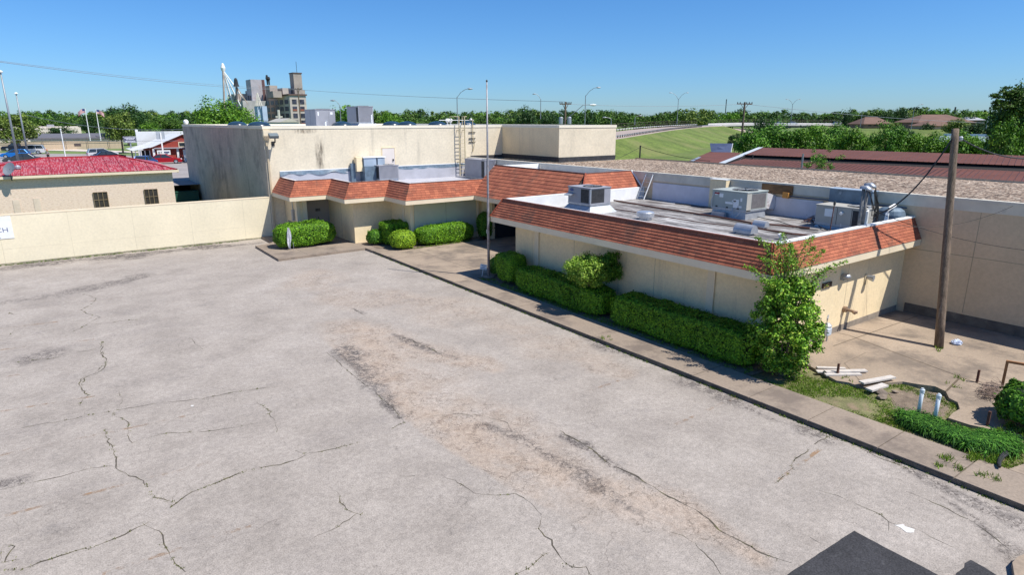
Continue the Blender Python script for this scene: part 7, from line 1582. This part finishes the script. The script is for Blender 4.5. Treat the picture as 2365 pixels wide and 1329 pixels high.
# grassy rise under the houses
b = MB(); fr2 = [(1880, 205), (1960, 200), (2080, 195), (2200, 190), (2400, 185)]; bk2 = [(1900, 262), (1990, 235), (2090, 225), (2210, 220), (2420, 215)]; ft2 = [(1850, 470), (1990, 460), (2100, 450), (2220, 440), (2440, 430)]
def atz(px, D, z): p = AT(px, 281, D); return Vector((p.x, p.y, z))
for i in range(4):
    q = [atz(*fr2[i], -.14), atz(*fr2[i + 1], -.14), atz(*bk2[i + 1], 4.7), atz(*bk2[i], 4.7), atz(*ft2[i + 1], 4.8), atz(*ft2[i], 4.8)]; b.quad(q[0], q[1], q[2], q[3]); b.quad(q[3], q[2], q[4], q[5])
tag(b.build("grassy_rise", m_grassd), kind="structure")
# brown roofed houses
def house(label, xl, xr, ye, yt, D, mw_, mr_, zb=0, depth=12, name="house", pitch_in=.28):
    A, Bq = AT(xl, ye, D), AT(xr, ye, D); d = (Bq - A); d.z = 0; L = d.length; u = d.normalized(); n = Vector((-u.y, u.x, 0)); zE = A.z; zR = AT((xl + xr) / 2, yt, D).z
    t = empty(name, Vector(((A.x + Bq.x) / 2, (A.y + Bq.y) / 2, zb)), label, "house"); M = lambda x, y, z: Vector((A.x, A.y, 0)) + u * x + n * y + Vector((0, 0, z))
    b = MB(); b.add([M(0, 0, zb), M(L, 0, zb), M(L, depth, zb), M(0, depth, zb), M(0, 0, zE), M(L, 0, zE), M(L, depth, zE), M(0, depth, zE)], [(0, 1, 5, 4), (1, 2, 6, 5), (2, 3, 7, 6), (3, 0, 4, 7)]); b.build("wall", mw_, t)
    b = MB(); o = .6; i_ = L * pitch_in; b.add([M(-o, -o, zE - .1), M(L + o, -o, zE - .1), M(L + o, depth + o, zE - .1), M(-o, depth + o, zE - .1), M(i_, depth / 2, zR), M(L - i_, depth / 2, zR)], [(0, 1, 5, 4), (1, 2, 5), (2, 3, 4, 5), (3, 0, 4)]); b.build("roof", mr_, t)
    for f in (.15, .35, .6, .82): b = MB(); b.add([M(L * f, -.05, zb + .9), M(L * f + 1.3, -.05, zb + .9), M(L * f + 1.3, -.05, zE - .5), M(L * f, -.05, zE - .5)], [(0, 1, 2, 3)]); b.build("window", m_glass, t)
    return t
mhb, mhr = mat("brown_brick_house", (.30, .17, .12), .9, var=.15, scale=.5), mat("brown_shingle_house_roof", (.17, .10, .075), .95, var=.15, scale=.3)
house("smaller brown brick house left of the dark pine", 1996, 2060, 286, 270, 262, mhb, mhr, 4.9)
house("large brown roofed brick house below the dark spire", 2122, 2250, 282, 264, 250, mhb, mhr, 4.9, 16)
house("front gabled part of the large brown roofed house with pale columns", 2140, 2205, 290, 276, 238, mat("tan_house_wall", (.55, .36, .25), .9), mhr, 4.9, 10, "house_wing", .45)
house("far pale roofed house right of the large brown one", 2232, 2275, 277, 270, 380, mhb, mat("grey_house_roof", (.35, .35, .38), .9), .5, 9)
# green shed by the big tree
t = empty("green_shed", G(2300, 345, 2), "dark green metal shed with a pale roof edge behind the brown shed", "building"); a = boxpix(2130, 2240, 2330, 322, 92)
b = MB(); A, Bq = AT(2128, 326, 98), AT(2332, 340, 88); d = Bq - A; n = Vector((-d.y, d.x, 0)).normalized() * 6; b.add([Vector((A.x, A.y, 0)), Vector((Bq.x, Bq.y, 0)), Vector((Bq.x, Bq.y, A.z)), Vector((A.x, A.y, A.z))], [(0, 1, 2, 3)]); b.build("wall", mat("dark_teal_green_siding", (.015, .10, .085), .6, var=.1), t)
b = MB(); b.add([Vector((A.x, A.y, A.z)), Vector((Bq.x, Bq.y, A.z)), Vector((Bq.x, Bq.y, A.z + .8)) + n, Vector((A.x, A.y, A.z + .8)) + n], [(0, 1, 2, 3)]); b.build("roof", mat("grey_green_roof", (.22, .28, .27), .6), t)
b = MB(); b.add([Vector((A.x, A.y, A.z + .8)) + n, Vector((Bq.x, Bq.y, A.z + .8)) + n, Vector((Bq.x, Bq.y, A.z + 1.1)) + n, Vector((A.x, A.y, A.z + 1.1)) + n], [(0, 1, 2, 3)]); b.build("ridge_trim", m_white, t)

# ============================================================ TREES
G1, G2 = "trees behind the parked cars", "bushes and trees behind the brown sheds"
tree("large bright round tree rising behind the left end of the tall hall", 510, 228, 160, 98, lf_mid, None, 0, 16000, .030)
tree("tall dark oak behind the two flagpoles right of them", 283, 238, 105, 165, lf_dark, G1, 1, 6000, .042)
tree("bright green tree in front of the tall dark oak", 268, 248, 78, 125, lf_olive, G1, 2, 6000, .042)
tree("dark conifer like tree behind the left flagpole", 205, 258, 50, 175, lf_dark, G1, 3, 2600, .05)
tree("olive green tree at the far left edge behind the light poles", 20, 251, 120, 118, lf_olive, G1, 2, 6000, .042)
tree("dark green tree second from the left edge", 92, 262, 80, 210, lf_far, G1, 0)
tree("low wide dark bush in front of the long beige building", 140, 289, 72, 178, lf_dark, G1, 1)
tree("mid green tree between the beige building and the flagpoles", 145, 270, 60, 230, lf_far, G1, 3)
tree("dark tree above the red shop roof at left", 378, 265, 90, 210, lf_far, G1, 0, 6000, .042)
tree("dark tree above the right end of the red shop", 412, 272, 60, 240, lf_dark, G1, 1)
tree("green tree just above the white false front of the red shop", 340, 278, 60, 190, lf_mid, G1, 2)
tree("low dark tree between the olive tree and the flagpoles", 175, 276, 50, 260, lf_dark, G1, 0)
for i, (px, yt, w_, D, m_, v, lab) in enumerate((
    (1216, 243, 62, 190, lf_dark, 1, "feathery dark tree rising above the hall extension"), (1190, 262, 70, 240, lf_far, 0, "broad green tree left of the feathery dark tree"), (1120, 262, 80, 260, lf_far, 3, "green tree behind the flagpole top half"), (1270, 254, 60, 200, lf_dark, 2, "dark tree between the feathery tree and the transformer pole"),
    (900, 252, 70, 180, lf_mid, 0, "bright tree right of the louvred roof unit"), (950, 256, 80, 200, lf_far, 1, "mid green tree over the hall roof at centre left"), (780, 256, 40, 150, lf_dark, 2, "dark tree between the two large roof units"),
    (1768, 266, 58, 140, lf_dark, 3, "dark feathery tree in front of the bridge piers"), (1738, 288, 80, 95, lf_priv, 0, "leafy bush at the left end of the brown shed roof"), (1800, 276, 125, 100, lf_priv, 1, "wide bush above the brown shed roof left part"), (1868, 273, 125, 96, lf_mid, 2, "wide bright bush above the middle of the brown shed roof"),
    (1925, 279, 105, 104, lf_priv, 3, "bush right of the wide bright one"), (1975, 286, 90, 92, lf_mid, 0, "bright bush next to the small paved gap"), (2058, 274, 95, 88, lf_priv, 1, "tall narrow topped bush right of the paved gap"), (2098, 286, 105, 90, lf_mid, 2, "bright low bush right of the tall narrow topped bush"), (2150, 298, 100, 88, lf_mid, 3, "yellowish bush left of the wooden pole top"), (2235, 292, 100, 84, lf_mid, 0, "yellowish bush right behind the wooden pole top"),
    (2014, 330, 40, 84, lf_mid, 1, "small bush low between the paved gap and the tall bush"),
    (2085, 290, 62, 170, lf_dark, 1, "olive bush on the grass in front of the brown roofed house"), (2066, 274, 55, 215, lf_olive, 2, "round bush left of the large brown roofed house"), (2148, 281, 40, 225, lf_dark, 3, "dark shrub against the wall of the large brown roofed house"), (2215, 268, 62, 200, lf_olive, 0, "brownish green tree hiding the right wing of the large house"),
    (2265, 277, 75, 180, lf_dark, 1, "dark trees between the large house and the big tree"), (2052, 247, 40, 280, lf_dark, 2, "dark pine with a bare leaning trunk beside the smaller house"), (2082, 245, 44, 285, lf_dark, 3, "second dark pine right beside the leaning one"), (2020, 246, 110, 330, lf_far, 0, "big green tree behind the smaller brown house"), (1961, 249, 28, 300, lf_dark, 1, "spiky dark conifer above the right half of the bridge"), (2112, 258, 60, 300, lf_far, 2, "green tree behind the large brown roofed house"),
    (1700, 300, 44, 150, lf_dark, 2, "shaded shrub by the wide crossarm pole"))):
    tree(lab, px, yt, w_, D, m_, G2 if px > 1600 else "trees behind the tall hall", v, 6000 if w_ > 60 else 2600, .036 if w_ > 80 else .045)
tree("big overhanging tree at the right edge", 2388, 192, 165, 72, lf_far, None, 1, 16000, .030)
tree("lower leafy part of the greenery at the right edge in front of the big tree", 2352, 262, 110, 66, lf_mid, G2, 3, 6000, .04, cat="bush")
p = PX(1895, 398, 42.2); hb = empty("roof_edge_bush", (p.x, p.y, 0), "small loose bush showing above the gravel roof edge beside the grey post", "bush")
rng = np.random.default_rng(77); c = np.array([AT(1898, 378, 56)[i] for i in range(3)]); cents = [c + rng.normal(0, 1, 3) * [.75, .75, .45] for _ in range(34)]
quads_obj("foliage", leaf_clumps(cents, [.3] * 34, [80] * 34, .10, rng, .8, .4), lf_priv, hb); b = MB(); b.tube([(c[0], c[1], 0), tuple(c)], .06, 5); b.build("stem", m_bark, hb)
# hanging side limbs of the big tree
rng = np.random.default_rng(78); A = AT(2378, 230, 72); t = empty("overhanging_limb", (A.x, A.y, 0), "long thin limb with layered foliage reaching left from the big tree", "tree"); Q = []; b = MB()
for ex, ey in ((2290, 222), (2296, 236), (2302, 250), (2318, 212), (2325, 205)):
    e = AT(ex, ey, 71); cents = [np.array(A.lerp(e, f) + Vector(rng.normal(0, .35, 3) * [1, 1, .4])) for f in np.linspace(.35, 1, 16)]; Q.append(leaf_clumps(cents, [.42] * 16, [60] * 16, .20, rng, .45, .3)); b.tube([A, e], [.08, .02], 5)
quads_obj("foliage", np.concatenate(Q), lf_far, t); b.build("branch", m_bark, t)

# the wooded horizon
def woods():
    rng = np.random.default_rng(55); base = [unit_tree(200 + v, 560, .08, nl=16 + 2 * v, flat=.34 + .03 * v)[0] for v in range(6)]; out = []; mi = []
    def put(px, D, wd, h):
        p = AT(px, 281, D); q = base[rng.integers(6)].copy(); a = rng.uniform(0, 6.28); c, s = math.cos(a), math.sin(a); q = q @ np.array([[c, s, 0], [-s, c, 0], [0, 0, 1]]) * np.array([wd, wd, h]); q[..., 2] = np.maximum(q[..., 2], .02); out.append(q + np.array([p.x, p.y, 0])); mi.append(np.full(len(q), rng.choice(4, p=[.45, .25, .2, .1])))
    def top(px):
        return 262 + 3.5 * math.sin(px / 71.) + 2.5 * math.sin(px / 29. + 1) + 2 * math.sin(px / 13.)
    for D in (330, 400, 470, 560, 680, 820):
        x = -60
        while x < 2440:
            if D < 390 and (1420 < x < 2300): x += 20; continue
            if D < 390 and (500 < x < 720): x += 20; continue
            if D < 480 and 500 < x < 715: x += 20; continue
            y = top(x) - 1.5 + rng.normal(0, 5.0) + (0 if D < 600 else -1); h = 8 + (281 - y) * D / F_PX; wd = h * rng.uniform(.9, 1.4); put(x, D + rng.uniform(-25, 25), wd, h)
            x += wd * F_PX / D * .55
    return np.concatenate(out), np.concatenate(mi)
wq_, wm_ = woods()
tag(quads_obj("far_woods", wq_, [lf_far, lf_dark, lf_mid, lf_olive], base=(200, 300, 0), midx=wm_), "continuous belt of green woods along the whole horizon", "woods", kind="stuff")
b = MB(); P = [AT(x, 281, 840) for x in range(-300, 2700, 100)]
for a, c in zip(P, P[1:]): b.quad((a.x, a.y, -1), (c.x, c.y, -1), (c.x, c.y, 13.5), (a.x, a.y, 13.5)); b.quad((a.x * 1.02, a.y * 1.02, -1), (a.x * 1.02, a.y * 1.02, 13.5), (c.x * 1.02, c.y * 1.02, 13.5), (c.x * 1.02, c.y * 1.02, -1)); b.quad((a.x, a.y, 13.5), (c.x, c.y, 13.5), (c.x * 1.02, c.y * 1.02, 13.5), (a.x * 1.02, a.y * 1.02, 13.5))
tag(b.build("distant_hill", mat("distant_woodland", (.03, .07, .02), 1, var=.4, scale=.06)), kind="structure")
